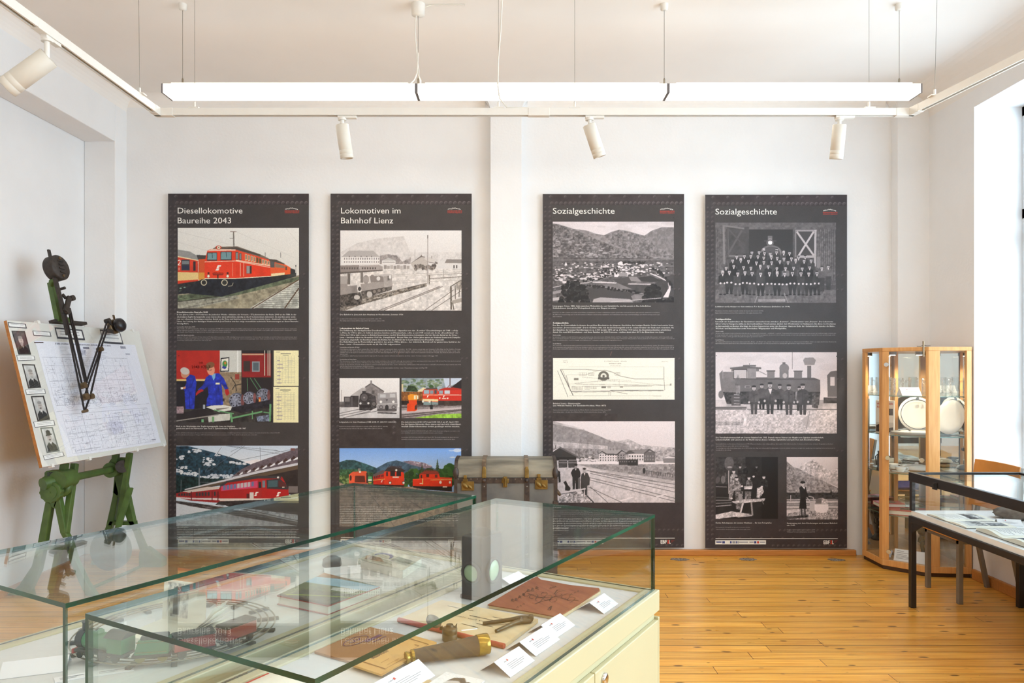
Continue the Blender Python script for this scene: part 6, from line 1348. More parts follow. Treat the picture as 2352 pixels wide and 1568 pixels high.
patch(pic_techplan(), [c1(165, 500), c1(640, 520), c1(762, 982), c1(318, 1052)], 'locomotive_plan')
def portrait(i):
    p = Pic(0, 0, 100, 140, (58, 54, 54), k=.4, ss=3)
    if i == 0: bgc, coat = (96, 88, 90), (52, 34, 36)
    else: bgc, coat = ((206, 206, 206), (52, 52, 54)) if i < 3 else ((214, 214, 212), (66, 68, 66))
    if i == 3: p.all((120, 124, 120))
    p.rect(10, 8, 90, 134, bgc, tex=.1, c2=tuple(v * .86 for v in bgc))
    p.poly([(14, 134), (16, 104), (36, 86), (66, 86), (88, 104), (90, 134)], coat, tex=.25, ts=2); p.poly([(42, 84), (60, 84), (54, 112)], (226, 224, 222)); p.poly([(48, 92), (54, 92), (55, 112), (50, 116)], (40, 38, 40))
    f = (190, 182, 178) if i else (206, 190, 184)
    p.ell(51, 58, 17, 24, f); p.ell(51, 40, 17, 9, (150, 146, 144) if i != 3 else (60, 60, 58)); p.ell(45, 55, 3.2, 2, (70, 64, 62)); p.ell(58, 55, 3.2, 2, (70, 64, 62)); p.rect(50, 56, 53, 66, tuple(v * .85 for v in f)); p.ell(51, 71, 8, 3, (100, 92, 90) if i == 1 else (62, 56, 56))
    if i == 0: p.ell(50, 80, 11, 14, (170, 156, 152), tex=.2)
    if i == 1: p.ell(51, 76, 13, 10, (190, 188, 186), tex=.2)
    if i == 3: p.poly([(28, 44), (76, 38), (78, 44), (30, 50)], (52, 54, 52)); p.poly([(34, 44), (36, 22), (50, 16), (66, 20), (70, 40)], (60, 62, 60), tex=.2)
    return p
for i, q in enumerate(([(54, 452), (118, 454), (148, 566), (88, 566)], [(104, 610), (165, 612), (196, 722), (134, 727)], [(146, 762), (208, 760), (238, 874), (178, 882)], [(190, 912), (250, 908), (284, 1024), (222, 1032)])):
    patch(portrait(i), [c1(*a) for a in q], 'portrait_photo')
def slip(q, b, n=2):
    p = Pic(0, 0, 200, 60, (66, 66, 74), k=.4); p.rect(b, b, 200 - b, 60 - b, (240, 240, 240))
    for j in range(n): p.rect(30, 18 + j * 16, 170, 22 + j * 16, (150, 150, 156), a=.8)
    return patch(p, [c1(*a) for a in q], 'caption_slip', 0.0016)
for q, b, n in (([(36, 412), (122, 420), (128, 442), (42, 436)], 10, 1), ([(78, 568), (162, 572), (168, 592), (86, 596)], 5, 2), ([(120, 732), (212, 728), (218, 750), (126, 756)], 5, 2), ([(158, 884), (256, 876), (262, 900), (166, 912)], 5, 2), ([(204, 1044), (298, 1026), (306, 1046), (212, 1066)], 5, 2), ([(154, 452), (238, 458), (244, 480), (160, 476)], 7, 2), ([(258, 436), (390, 448), (404, 498), (272, 490)], 9, 2), ([(472, 446), (568, 456), (586, 518), (494, 512)], 7, 2)):
    slip(q, b, n)
MB().quad(*[onb(*c1(x, y), 0.0016) for x, y in ((162, 511), (206, 511), (206, 506), (162, 506))]).build('red_bar', mat('dark_red_ink', (60, 26, 30), 0.6), board)
CLIPM = mat('white_clip', (228, 228, 224), 0.4)
for (px, py) in ((88, 740), (120, 1069), (206, 1053), (315, 1033), (376, 1022), (305, 759)):
    c = onb(px, py, 0.0); MB().obox(c - EX * 0.012 - EY * 0.012 - NB * 0.02, EX * 0.024, EY * 0.024, NB * 0.026).build('clip', CLIPM, board)
# drafting machine, held a little proud of the board
mac = MB(); D0 = 0.10
def bp(px, py, off=D0): return onb(px, py, off)
def c8(x, y): return (90 + x / 3.919, 560 + y / 3.919)
def rod(a, b, wd=0.011, th=0.008, off=D0): return MB().bar(bp(*c8(*a), off), bp(*c8(*b), off), wd, th, up=NB)
rod((140, 305), (225, 620), 0.036, 0.012).build('mount_bar', IRON, board)
rod((196, 520), (262, 820), 0.03, 0.02, D0 - 0.015).build('mount_bar', IRON, board)
for a, b in (((225, 620), (408, 1505)), ((240, 640), (388, 1275)), ((262, 590), (440, 1360)), ((275, 575), (432, 1250)), ((610, 700), (420, 1260)), ((625, 730), (440, 1275)), ((548, 950), (412, 1360)), ((556, 960), (460, 1370)), ((410, 1505), (460, 1365))):
    rod(a, b).build('parallel_rod', BLACKM, board)
for (x, y, r) in ((392, 1275, .022), (412, 1378, .024), (462, 1375, .02), (410, 1505, .011), (545, 950, .018), (613, 692, .017), (238, 606, .026), (288, 490, .02), (208, 402, .01)):
    c = bp(*c8(x, y)); MB().cyl(c - NB * 0.018, c + NB * 0.022, r, n=18).build('pivot', BRASSK if r < .025 and y > 900 else IRON, board, bevel=0.003)
rod((238, 606), (272, 480), 0.036, 0.016, D0 + 0.02).build('brake_lever', IRON, board)
rod((210, 455), (240, 490), 0.02, 0.012, D0).build('brake_link', IRON, board)
rod((85, 52), (108, 150), 0.022, 0.012).build('counterweight_rod', IRON, board)
cw = bp(*c8(165, 218)); wv = (bp(*c8(140, 305)) - bp(*c8(85, 52))).normalized()
MB().lathe([(0.02, -0.05), (0.085, -0.05), (0.092, -0.04), (0.092, 0.02), (0.084, 0.03), (0.02, 0.032)], cw, axis=NB, n=36, sy=1.0).build('counterweight', IRON, board)
fm = MB()
for i in range(4):
    c = cw + NB * 0.034 + wv * (-0.05 + i * 0.028); e = wv.cross(NB)
    fm.obox(c - e * 0.024, e * 0.05, wv * 0.01, NB * 0.005)
fm.build('raised_numerals', IRON, board)
for s_ in (-0.066, 0.066): MB().cyl(cw + NB * 0.028 + wv * s_, cw + NB * 0.038 + wv * s_, 0.011, n=12).build('weight_screw', BRASSK, board)
rod((108, 350), (180, 700), 0.04, 0.035, 0.03).build('bracket', GREEN, board)
MB().tube([bp(*c8(110, 370), .04), bp(*c8(112, 340), .06), bp(*c8(150, 325), .085)], .02, n=10).build('bracket', GREEN, board)
MB().obox(bp(*c8(90, 716), -0.015), bp(*c8(380, 740), -0.015) - bp(*c8(90, 716), -0.015), EY * 0.02, NB * 0.05).build('clamp_plate', IRON, board)
MB().obox(bp(*c8(165, 715), 0.01), EX * 0.1, EY * 0.04, NB * 0.05).build('bracket_foot', GREEN, board, bevel=0.01)
hd = bp(*c8(690, 740))
MB().lathe([(0.05, -0.03), (0.058, -0.02), (0.058, 0.0), (0.05, 0.006)], hd - NB * 0.01, axis=NB, n=30).build('protractor_plate', BRASSK, board)
MB().lathe([(0.03, 0), (0.048, 0.01), (0.056, 0.03), (0.05, 0.055), (0.03, 0.07), (0.001, 0.074)], hd, axis=NB, n=30).build('hand_knob', mat('black_bakelite', (30, 28, 32), 0.3), board)
rod((610, 690), (660, 730), 0.016, 0.01).build('head_arm', IRON, board); rod((605, 780), (665, 790), 0.03, 0.012).build('head_arm', IRON, board); rod((668, 640), (682, 700), 0.02, 0.006).build('scale_clip', BRASSK, board); rod((700, 790), (760, 765), 0.02, 0.01).build('head_arm', BRASSK, board)
# stand
YN, YFR = 5.24, 6.09
def cc(x, y): return (80 + x / 5.228, 960 + y / 5.228)
def at(Y, *pts): return [P(px, py, Y) for px, py in pts]
def curved_leg(Y, outer, inner, th=0.05):
    pts = at(Y, *(outer + inner[::-1])); return MB().prism(pts, (0, th, 0))
curved_leg(YN, [cc(145, 900), cc(130, 960), cc(75, 1250), (86, 1245), (72, 1300), (42, 1345), (15, 1366)], [cc(200, 1060), cc(190, 1090), cc(150, 1330), (104, 1245), (90, 1312), (70, 1355), (74, 1370)]).build('leg', GREEN, board, bevel=0.006)
curved_leg(YN, [cc(215, 1060), cc(240, 1090), cc(300, 1380), (146, 1240), (160, 1290), (182, 1340), (196, 1368)], [cc(270, 880), cc(285, 930), cc(375, 1390), (160, 1240), (176, 1290), (200, 1340), (222, 1371)]).build('leg', GREEN, board, bevel=0.006)
MB().prism(at(YN, cc(110, 950), cc(150, 890), cc(270, 870), cc(290, 940), cc(245, 1090), cc(200, 1075), cc(130, 1000)), (0, 0.05, 0)).build('frame_head', GREEN, board, bevel=0.008)
MB().prism(at(YN, (88, 1255), (160, 1255), (160, 1262), (88, 1262)), (0, 0.045, 0)).build('cross_bar', GREEN, board)
curved_leg(YFR, [cc(960, 690), cc(930, 940), cc(850, 1300), (236, 1225), (222, 1262), (206, 1296)], [cc(1010, 900), cc(990, 970), cc(945, 1240), (250, 1225), (240, 1262), (228, 1298)]).build('leg', GREEN, board, bevel=0.006)
curved_leg(YFR, [cc(1010, 900), cc(1060, 1100), cc(1110, 1240), (306, 1222), (320, 1262), (340, 1296)], [cc(1075, 680), cc(1110, 860), cc(1190, 1240), (318, 1222), (334, 1258), (372, 1298)]).build('leg', GREEN, board, bevel=0.006)
MB().prism(at(YFR, cc(955, 640), cc(1080, 640), cc(1110, 900), cc(1010, 960), cc(930, 900)), (0, 0.05, 0)).build('frame_head', GREEN, board, bevel=0.008)
MB().prism(at(YFR, cc(900, 1240), cc(1200, 1240), cc(1200, 1285), cc(880, 1285)), (0, 0.045, 0)).build('cross_bar', GREEN, board)
# tilting bars up to the board
for Y, (a, b) in ((YN + 0.02, (cc(480, 545), cc(370, 1380))), (YFR - 0.03, (cc(1140, 420), cc(1010, 1290)))):
    MB().bar(P(*a, Y + 0.12 if Y < 5.5 else Y - 0.05), P(*b, Y), 0.04, 0.045, up=(0, 1, 0)).build('tilt_bar', GREEN, board, bevel=0.004)
for Y, (a, b) in ((YN + 0.05, (cc(360, 540), cc(325, 760))), (YFR - 0.05, (cc(975, 430), cc(955, 640)))):
    MB().bar(P(*a, Y), P(*b, Y), 0.045, 0.045, up=(0, 1, 0)).build('support_post', GREEN, board, bevel=0.004)
hn, hf = P(*cc(330, 740), YN), P(*cc(980, 605), YFR)
MB().cyl(hn, hf, 0.027, n=18).build('axle', GREEN, board)
MB().cyl(hn - Vector((0, 0.06, 0)), hn + Vector((0, 0.1, 0)), 0.065, n=24).build('axle_hub', GREEN, board, bevel=0.006)
MB().cyl(hf - Vector((0, 0.1, 0)), hf + Vector((0, 0.08, 0)), 0.06, n=24).build('axle_hub', GREEN, board, bevel=0.006)
MB().prism(at(YFR + 0.03, cc(845, 590), cc(905, 490), cc(1000, 475), cc(1105, 480), cc(1090, 620), cc(950, 640)), (0, 0.06, 0)).build('housing', GREEN, board, bevel=0.012)
MB().cyl(P(*cc(1050, 580), YFR - 0.1), P(*cc(1050, 580), YFR - 0.02), 0.05, n=20).build('clamp_ring', IRON, board)
gp = at(YN - 0.04, cc(65, 750), cc(70, 720), cc(110, 700), cc(110, 650), cc(135, 635), cc(240, 632), cc(300, 645), cc(295, 760), cc(280, 880), cc(160, 880), cc(130, 775), cc(80, 770))
MB().prism(gp, (0, 0.08, 0)).build('gear_housing', GREEN, board, bevel=0.012)
pl = MB().prism(at(YN - 0.045, cc(148, 648), cc(262, 650), cc(262, 698), cc(148, 698)), (0, 0.004, 0)).build('number_plate', DGREEN, board)
text_obj('plate_number', [('2215', 0, 0, 0.026, 0.058, .02)], lambda x, y: P(*cc(168, 690), YN - 0.0462) + Vector((x, 0, -y)), BLACKM, pl, 2)
c = P(*cc(165, 780), YN - 0.05); MB().cyl(c - Vector((0.01, 0.05, 0)), c + Vector((0.04, 0.06, 0.02)), 0.042, n=22).build('worm_shaft', GREEN, board, bevel=0.006)
c = P(*cc(180, 890), YN - 0.08)
mb = MB(); pts = [c + Vector((math.cos(t) * rr, 0, math.sin(t) * rr)) for t, rr in [(i * math.pi / 24, 0.074 if i % 4 < 2 else 0.07) for i in range(48)]]
mb.prism(pts, (0, 0.045, 0)); mb.cyl(c - Vector((0, 0.006, 0)), c, 0.05, n=24); mb.cyl(c - Vector((0, 0.01, 0)), c, 0.008, n=10); mb.build('hand_wheel', GREEN, board, bevel=0.003)
MB().cyl(c + Vector((0.03, 0.03, 0.03)), P(*cc(330, 850), YN), 0.02, n=14).build('clamp_arm', GREEN, board)
MB().tube([P(*cc(330, 905), YN + .02), P(*cc(390, 860), YN + .02), P(*cc(405, 800), YN + .03), P(*cc(350, 770), YN + .05)], .03, n=10).build('hook', GREEN, board)
# stretcher and weight seen low between the frames
MB().cyl(P(206, 1352, YN + 0.05), P(330, 1298, YFR), 0.012, n=10).build('tie_rod', GREEN, board)
fp = on_z(372, 1300, 0.0)
MB().prism([Vector((fp.x - 0.17, fp.y - 0.04, 0.0)), Vector((fp.x + 0.02, fp.y - 0.04, 0)), Vector((fp.x + 0.02, fp.y - 0.04, 0.06)), Vector((fp.x - 0.12, fp.y - 0.04, 0.16)), Vector((fp.x - 0.17, fp.y - 0.04, 0.12))], (0, 0.09, 0)).build('foot', GREEN, board, bevel=0.01)
cwp = P(255, 1262, 5.75); MB().lathe([(0.05, -0.06), (0.14, -0.06), (0.15, -0.04), (0.15, 0.04), (0.14, 0.06), (0.05, 0.06)], cwp, axis=(0.3, 1, 0), n=30).build('balance_weight', DGREEN, board)
MB().bar(cwp, P(300, 1120, YFR - .1), 0.04, 0.02, up=(0, 1, 0)).build('balance_arm', GREEN, board)

# ------------------------------------------------------------------ travelling trunk
TIN = mat('scuffed_grey_canvas', (88, 90, 90), 0.6, rgb2=(114, 114, 110), scale=5, detail=8, bump=0.1)
TINB = mat('worn_domed_lid', (98, 92, 80), 0.55, rgb2=(150, 142, 124), scale=4, detail=9, stretch=(0.6, 3, 3), bump=0.1)
IRONB = mat('black_iron_band', (44, 36, 34), 0.5, rgb2=(72, 58, 50), scale=30)
LEATH = mat('worn_leather_strap', (88, 70, 52), 0.6, rgb2=(132, 112, 88), scale=16, bump=0.2)
BRASSL = mat('tarnished_brass', (110, 86, 40), 0.4, metal=0.55, rgb2=(142, 114, 58), scale=20)
RUST = mat('rust_stain', (134, 96, 40), 0.8, rgb2=(120, 104, 70), scale=40)
TYF = 5.84; tx0, tx1 = (1044 - CX) / FPX * TYF, (1279 - CX) / FPX * TYF
TD = 0.46
def tz(py): return CAMZ - (py - HY) / FPX * TYF
zs = tz(1096); ztop = tz(1052) - 0.02
trunk = thing('travel_trunk', 'old grey dome-topped travel trunk with brass locks and leather straps', 'trunk', ((tx0 + tx1) / 2, TYF + TD / 2, 0))
MB().box((tx0, TYF, 0.02), (tx1, TYF + TD, zs)).build('body', TIN, trunk, bevel=0.006)
hh = ztop - zs
def dome(y): 
    t = (y - TYF) / TD; return zs + hh * (1 - (2 * t - 1) ** 4) ** 0.5 if 0 < t < 1 else zs
ys = [TYF + TD * (0.5 - 0.5 * math.cos(math.pi * i / 24)) for i in range(25)]
prof = [(y, dome(y)) for y in ys]
MB().prism([(tx0 + 0.004, y, z) for y, z in prof], (tx1 - tx0 - 0.008, 0, 0)).build('lid', TINB, trunk)
def band(x, wd, m, nm, g=0.006):
    n = len(prof); cy_, cz_ = TYF + TD / 2, zs
    mb = MB(); vs = []
    for y, z in prof:
        s = 1 + g / (TD / 2); o = Vector((0, cy_ + (y - cy_) * s, cz_ + (z - cz_) * (1 + g / hh)))
        vs += [(x, o.y, o.z), (x + wd, o.y, o.z), (x, y, z), (x + wd, y, z)]
    fs = []
    for i in range(n - 1):
        a, b = i * 4, i * 4 + 4
        fs += [(a, a + 1, b + 1, b), (a + 2, a, b, b + 2), (a + 1, a + 3, b + 3, b + 1)]
    mb.add(vs, fs, 0, False); return mb.build(nm, m, trunk)
band(tx0 - 0.004, 0.026, IRONB, 'edge_band'); band(tx1 - 0.022, 0.026, IRONB, 'edge_band')
MB().box((tx0 - 0.006, TYF - 0.006, zs - 0.045), (tx1 + 0.006, TYF + TD + 0.006, zs - 0.002)).build('rim_band', IRONB, trunk)
MB().box((tx0 - 0.004, TYF - 0.005, 0.0), (tx1 + 0.004, TYF + TD + 0.004, 0.05)).build('base_band', IRONB, trunk)
for x in (tx0 - 0.005, tx1 - 0.022): MB().box((x, TYF - 0.005, 0.05), (x + 0.027, TYF + 0.03, zs - 0.045)).build('corner_band', IRONB, trunk)
for px in (1105, 1203):
    x = (px - CX) / FPX * TYF; xl = x + 0.006
    MB().box((xl, TYF - 0.007, 0.05), (xl + 0.038, TYF, zs - 0.045)).build('slat', IRONB, trunk)
    band(x + 0.006, 0.032, LEATH, 'strap', 0.009)
    pt = MB().prism([(xl + 0.002, TYF - 0.016, zs - 0.002), (xl + 0.034, TYF - 0.016, zs - 0.002), (xl + 0.034, TYF - 0.010, zs + 0.06), (xl + 0.026, TYF - 0.008, zs + 0.085), (xl + 0.01, TYF - 0.008, zs + 0.085), (xl + 0.002, TYF - 0.010, zs + 0.06)], (0, 0.012, 0)).build('strap_end', BRASSL, trunk, bevel=0.003)
    MB().ball((xl + 0.018, TYF - 0.01, zs - 0.024), 0.016, n=14).build('stud', IRONB, trunk)
    for i in range(5): MB().ball((xl + 0.019, TYF - 0.008, zs - 0.07 - i * 0.13), 0.006, n=8).build('nail', STEEL, trunk)
rv = MB()
for i in range(16): rv.ball((tx0 + 0.03 + i * (tx1 - tx0 - 0.06) / 15, TYF - 0.007, zs - 0.012), 0.004, n=6)
rv.build('rivets', STEEL, trunk)
def plate_lock(px0, px1, py0, py1):
    a, b = P(px0, py1, TYF - 0.006), P(px1, py0, TYF - 0.006)
    o = MB().box((a.x, TYF - 0.012, a.z), (b.x, TYF, b.z)).build('lock_plate', BRASSL, trunk, bevel=0.002)
    MB().lathe([(0.016, 0), (0.013, 0.008), (0.001, 0.01)], (a.x + (b.x - a.x) * .3, TYF - 0.012, (a.z + b.z) / 2), axis=(0, -1, 0), n=18, sy=1.8).build('keyhole_cover', BRASSL, o)
    MB().lathe([(0.011, 0), (0.008, 0.006), (0.001, 0.007)], (a.x + (b.x - a.x) * .68, TYF - 0.012, (a.z + b.z) / 2 - .008), axis=(0, -1, 0), n=16, sy=2.0).build('keyhole_cover', BRASSL, o)
    hx = a.x + (b.x - a.x) * .3
    MB().box((hx - 0.02, TYF - 0.014, b.z - 0.004), (hx + 0.02, TYF - 0.004, b.z + 0.018)).box((hx - 0.013, TYF - 0.016, b.z + 0.018), (hx + 0.013, TYF - 0.004, b.z + 0.048)).build('hasp', BRASSL, trunk, bevel=0.004)
plate_lock(1060, 1089, 1105, 1126); plate_lock(1229, 1258, 1102, 1123)
cx_ = (1160.5 - CX) / FPX * TYF; zc = tz(1103)
MB().box((cx_ - 0.028, TYF - 0.012, zc - 0.02), (cx_ + 0.028, TYF - 0.004, zc + 0.016)).box((cx_ - 0.016, TYF - 0.022, zc - 0.05), (cx_ + 0.016, TYF - 0.004, zc + 0.032)).cyl((cx_, TYF - 0.026, zc - 0.04), (cx_, TYF - 0.026, zc + 0.02), 0.008, n=10).build('centre_clasp', BRASSL, trunk, bevel=0.004)
MB().tube([(tx1 + 0.004, TYF + 0.12, tz(1134)), (tx1 + 0.03, TYF + 0.13, tz(1142)), (tx1 + 0.03, TYF + 0.22, tz(1142)), (tx1 + 0.004, TYF + 0.24, tz(1134))], 0.012).build('side_handle', LEATH, trunk)
MB().box((tx1 - 0.03, TYF - 0.012, tz(1158)), (tx1 + 0.012, TYF + 0.03, tz(1150))).build('corner_bracket', IRONB, trunk, bevel=0.004)
for x in (tx0 - 0.008, tx1 - 0.03):
    MB().ball((x + 0.019, TYF + 0.005, zs + 0.03), (0.024, 0.022, 0.05), n=12).build('corner_cap', IRONB, trunk)
# ------------------------------------------------------------------ two cream display cases under glass covers
CREAM = mat('cream_lacquer', (198, 190, 152), 0.35, var=0.012, scale=4)
BEDM = mat('grey_felt', (218, 220, 221), 0.85, var=0.02, scale=60)
CGLASS = glass_mat('case_glass', (0.978, 0.992, 0.985))
EDGE = mat('green_glass_edge', (18, 88, 64), 0.1, rgb2=(5, 34, 27), scale=3, spec=0.8)
CHROME = mat('chrome', (210, 208, 204), 0.12, metal=1.0)
SILI = mat('clear_joint', (196, 206, 198), 0.3)
CV = Vector((0.506, 0.862, 0)).normalized(); CU = Vector((-CV.y, CV.x, 0))
ZG, ZR, ZBED = 1.107, 0.858, 0.852
CL, CW = 1.53, 0.615
def display_case(N, label):
    N = Vector(N)
    root = thing('display_case', label, 'display case', (N + CV * CL / 2 + CU * CW / 2), 'cream display cases')
    o = N - CV * 0.012 - CU * 0.012; L, W = CL + 0.024, CW + 0.024
    up = lambda z: Vector((0, 0, z))
    ri = 0.048
    # rim frame
    mb = MB()
    mb.obox(o + up(ZR - 0.068), CV * L, CU * ri, up(0.068)); mb.obox(o + CU * (W - ri) + up(ZR - 0.068), CV * L, CU * ri, up(0.068))
    mb.obox(o + CU * ri + up(ZR - 0.068), CV * ri, CU * (W - 2 * ri), up(0.068)); mb.obox(o + CV * (L - ri) + CU * ri + up(ZR - 0.068), CV * ri, CU * (W - 2 * ri), up(0.068))
    mb.build('rim', CREAM, root, bevel=0.003)
    MB().obox(o + CV * ri + CU * ri + up(ZBED - 0.03), CV * (L - 2 * ri), CU * (W - 2 * ri), up(0.03)).build('display_bed', BEDM, root)
    # cabinet below, set back under the rim
    s = 0.014
    MB().obox(o + CV * s + CU * s + up(0.08), CV * (L - 2 * s), CU * (W - 2 * s), up(ZR - 0.068 - 0.08 - 0.004)).build('recess', CREAM, root)
    MB().obox(o + CV * 0.05 + CU * 0.05, CV * (L - .1), CU * (W - .1), up(0.08)).build('plinth', mat('dark_plinth', (70, 66, 58), 0.6), root)
    zt = ZR - 0.088
    mb = MB().obox(o + up(0.08), CV * 0.018, CU * W, up(zt - 0.08)).obox(o + CV * (L - 0.012) + up(0.08), CV * 0.012, CU * W, up(zt - 0.08))
    mb.obox(o + CU * (W - 0.012) + up(0.08), CV * L, CU * 0.012, up(zt - 0.08)); mb.build('carcass', CREAM, root, bevel=0.002)
    # three doors on the aisle side, with lock
    dl = (L - 0.04) / 3
    for i in range(3):
        d0 = o + CV * (0.02 + i * (dl + 0.002)) + up(0.085)
        d = MB().obox(d0 - CU * 0.002, CV * (dl - 0.002), CU * 0.016, up(zt - 0.085 - 0.006)).build('door', CREAM, root, bevel=0.003)
        if i == 2:
            c = d0 + CV * 0.058 + up(zt - 0.085 - 0.042) - CU * 0.002
            MB().lathe([(0.017, 0), (0.017, 0.006), (0.012, 0.009), (0.001, 0.0095)], c, axis=-CU, n=20).build('lock', CHROME, d)
    # glass cover
    t = 0.010
    em = lambda k: [0 if i in k else 1 for i in range(6)]
    MB().obox(N + up(ZG - t), CV * CL, CU * CW, up(t), 0, fm=em((0, 1))).build('top_pane', [CGLASS, EDGE], root)
    h = ZG - t - ZR - 0.0005; b = up(ZR + 0.0003)
    MB().obox(N + b, CV * CL, CU * t, up(h), 0, fm=em((2, 4))).build('side_pane', [CGLASS, EDGE], root)
    MB().obox(N + CU * (CW - t) + b, CV * CL, CU * t, up(h), 0, fm=em((2, 4))).build('side_pane', [CGLASS, EDGE], root)
    MB().obox(N + CU * t + b, CV * t, CU * (CW - 2 * t), up(h), 0, fm=em((3, 5))).build('end_pane', [CGLASS, EDGE], root)
    MB().obox(N + CV * (CL - t) + CU * t + b, CV * t, CU * (CW - 2 * t), up(h), 0, fm=em((3, 5))).build('end_pane', [CGLASS, EDGE], root)
    return root
N2 = Vector((-0.304, 1.162, 0)); N1 = Vector((-0.910, 1.536, 0))
display_case(N2, 'nearer cream display case with telescope, envelopes and label cards under glass')
display_case(N1, 'farther cream display case with the toy train and red book under glass')

PAPER = mat('white_card', (240, 240, 244), 0.7, var=0.01)
CARDINK = mat('grey_card_ink', (140, 142, 152), 0.7)
CARDRED = mat('red_card_ink', (206, 70, 70), 0.7)
def tent_card(c, d, ln, hw, h, label, group='folded label cards in the display cases', ink=True, z=ZBED):
    """ridge along d; the front flap falls to the right of d"""
    d = Vector(d).normalized(); r = Vector((d.y, -d.x, 0)); c = Vector((c[0], c[1], z + 0.0008))
    root = thing('label_card', label, 'label card', c, group)
    t = 0.0012; up = Vector((0, 0, h)); a = c - d * ln / 2
    e = r * hw; nf = (up.cross(d)).normalized()
    mb = MB()
    mb.obox(a + e, d * ln, up - e, Vector((0, 0, t)))
    mb.obox(a - e * .85, d * ln, up + e * .85, Vector((0, 0, t)))
    mb.build('folded_card', PAPER, root)
    if ink:
        def fr(x, y): return a + d * (x * ln) + up.lerp(e, y) + Vector((0, 0, t + 0.0006))
        q = MB()
        def strip(x0, x1, y0, y1): q.quad(fr(x0, y1), fr(x1, y1), fr(x1, y0), fr(x0, y0), 0)
        for y0, x1 in ((.44, .62), (.53, .84), (.62, .8), (.71, .7)): strip(.22, x1, y0, y0 + .022)
        q.build('text_lines', CARDINK, root)
        asp = hw / ln * 1.1
        text_obj('mark', [('EBF', .22, .3, .05, .33, .02), ('L', .375, .3, .05, .40, .02)], fr, CARDINK, root, 1)
        q = MB(); strip(.335, .37, .2, .31); q.build('red_mark', CARDRED, root)
    return root
tent_card((0.262, 2.325), CV, 0.112, 0.048, 0.026, 'white folded label card beside the red-brown booklet')
tent_card((0.1092, 2.126), CV, 0.118, 0.048, 0.026, 'white folded label card touching its twin, at the handle end of the pliers')
tent_card((0.054, 2.0045), CV, 0.138, 0.048, 0.027, 'white folded label card between telescope and pliers, larger of two touching cards')
tent_card((-0.013, 1.863), CV, 0.12, 0.046, 0.027, 'white folded label card standing alone just right of the telescope')
tent_card((-0.268, 1.752), CV, 0.165, 0.05, 0.03, 'large white folded label card before the left end of the telescope')
tent_card((-0.005, 2.60), CV, 0.11, 0.045, 0.022, 'white label card standing behind the lantern', ink=False)
tent_card((-0.118, 2.085), (0.9, 0.3, 0), 0.045, 0.016, 0.012, 'small white card tucked behind the telescope', ink=False)

def flat(pts, z, th, m, name, label, cat, parent=None, mi=0):
    """a flat thing with its corners given as points in the photo on the bed"""
    ps = [on_z(x, y, z) for x, y in pts]
    mb = MB().prism([(p.x, p.y, z - th) for p in ps], (0, 0, th))
    o = mb.build(name, m, parent)
    if label: tag(o, label, cat)
    return o, ps
def bil(ps):
    a, b, c, d = ps
    return lambda x, y: (a.lerp(b, x)).lerp(d.lerp(c, x), y) + Vector((0, 0, 0.0008))
# cream song sheet with a red spine
OLD = mat('aged_paper', (208, 184, 142), 0.8, rgb2=(222, 204, 168), scale=12)
REDSP = mat('red_cloth_spine', (186, 84, 70), 0.8)
INKD = mat('faded_black_ink', (84, 74, 70), 0.8)
zb = ZBED + 0.012
pts = [(918.7, 1419), (1014.7, 1377), (1236, 1421), (1160, 1478)]
ps = [on_z(x, y, zb) for x, y in pts]
sheet = thing('paper_booklet', 'yellowed paper booklet with red spine under the pliers', 'booklet', (sum((p.x for p in ps)) / 4, sum((p.y for p in ps)) / 4, ZBED))
MB().prism([(p.x, p.y, ZBED + 0.001) for p in ps], (0, 0, zb - ZBED - 0.001)).build('pages', OLD, sheet)
MB().tube([ps[0] - Vector((0.004, 0, 0.0045)), ps[3] - Vector((0.002, 0.004, 0.0045))], 0.0070, n=10).build('spine', REDSP, sheet)
f = bil([ps[0], ps[1], ps[2], ps[3]])
g = lambda x, y: f(y, x)   # lines run along the spine direction
text_obj('title', [('Signale und Dienst', .30, .47, .035, .74, .0)], lambda x, y: ps[0].lerp(ps[3], y * 0 + (x)) .lerp(ps[1].lerp(ps[2], x), 1 - (1 - .5) - (y - .47) * 1.0) + Vector((0, 0, 0.0008)), INKD, sheet, 1)
mb = MB()
for (x0, x1, y) in ((.15, .42, .8), (.45, .7, .62), (.6, .76, .4), (.5, .66, .28), (.64, .8, .74)):
    h2 = lambda x, y: ps[0].lerp(ps[3], x).lerp(ps[1].lerp(ps[2], x), y) + Vector((0, 0, 0.0008))
    mb.quad(h2(x0, y), h2(x1, y), h2(x1, y + .012), h2(x0, y + .012))
mb.build('printed_rules', INKD, sheet)
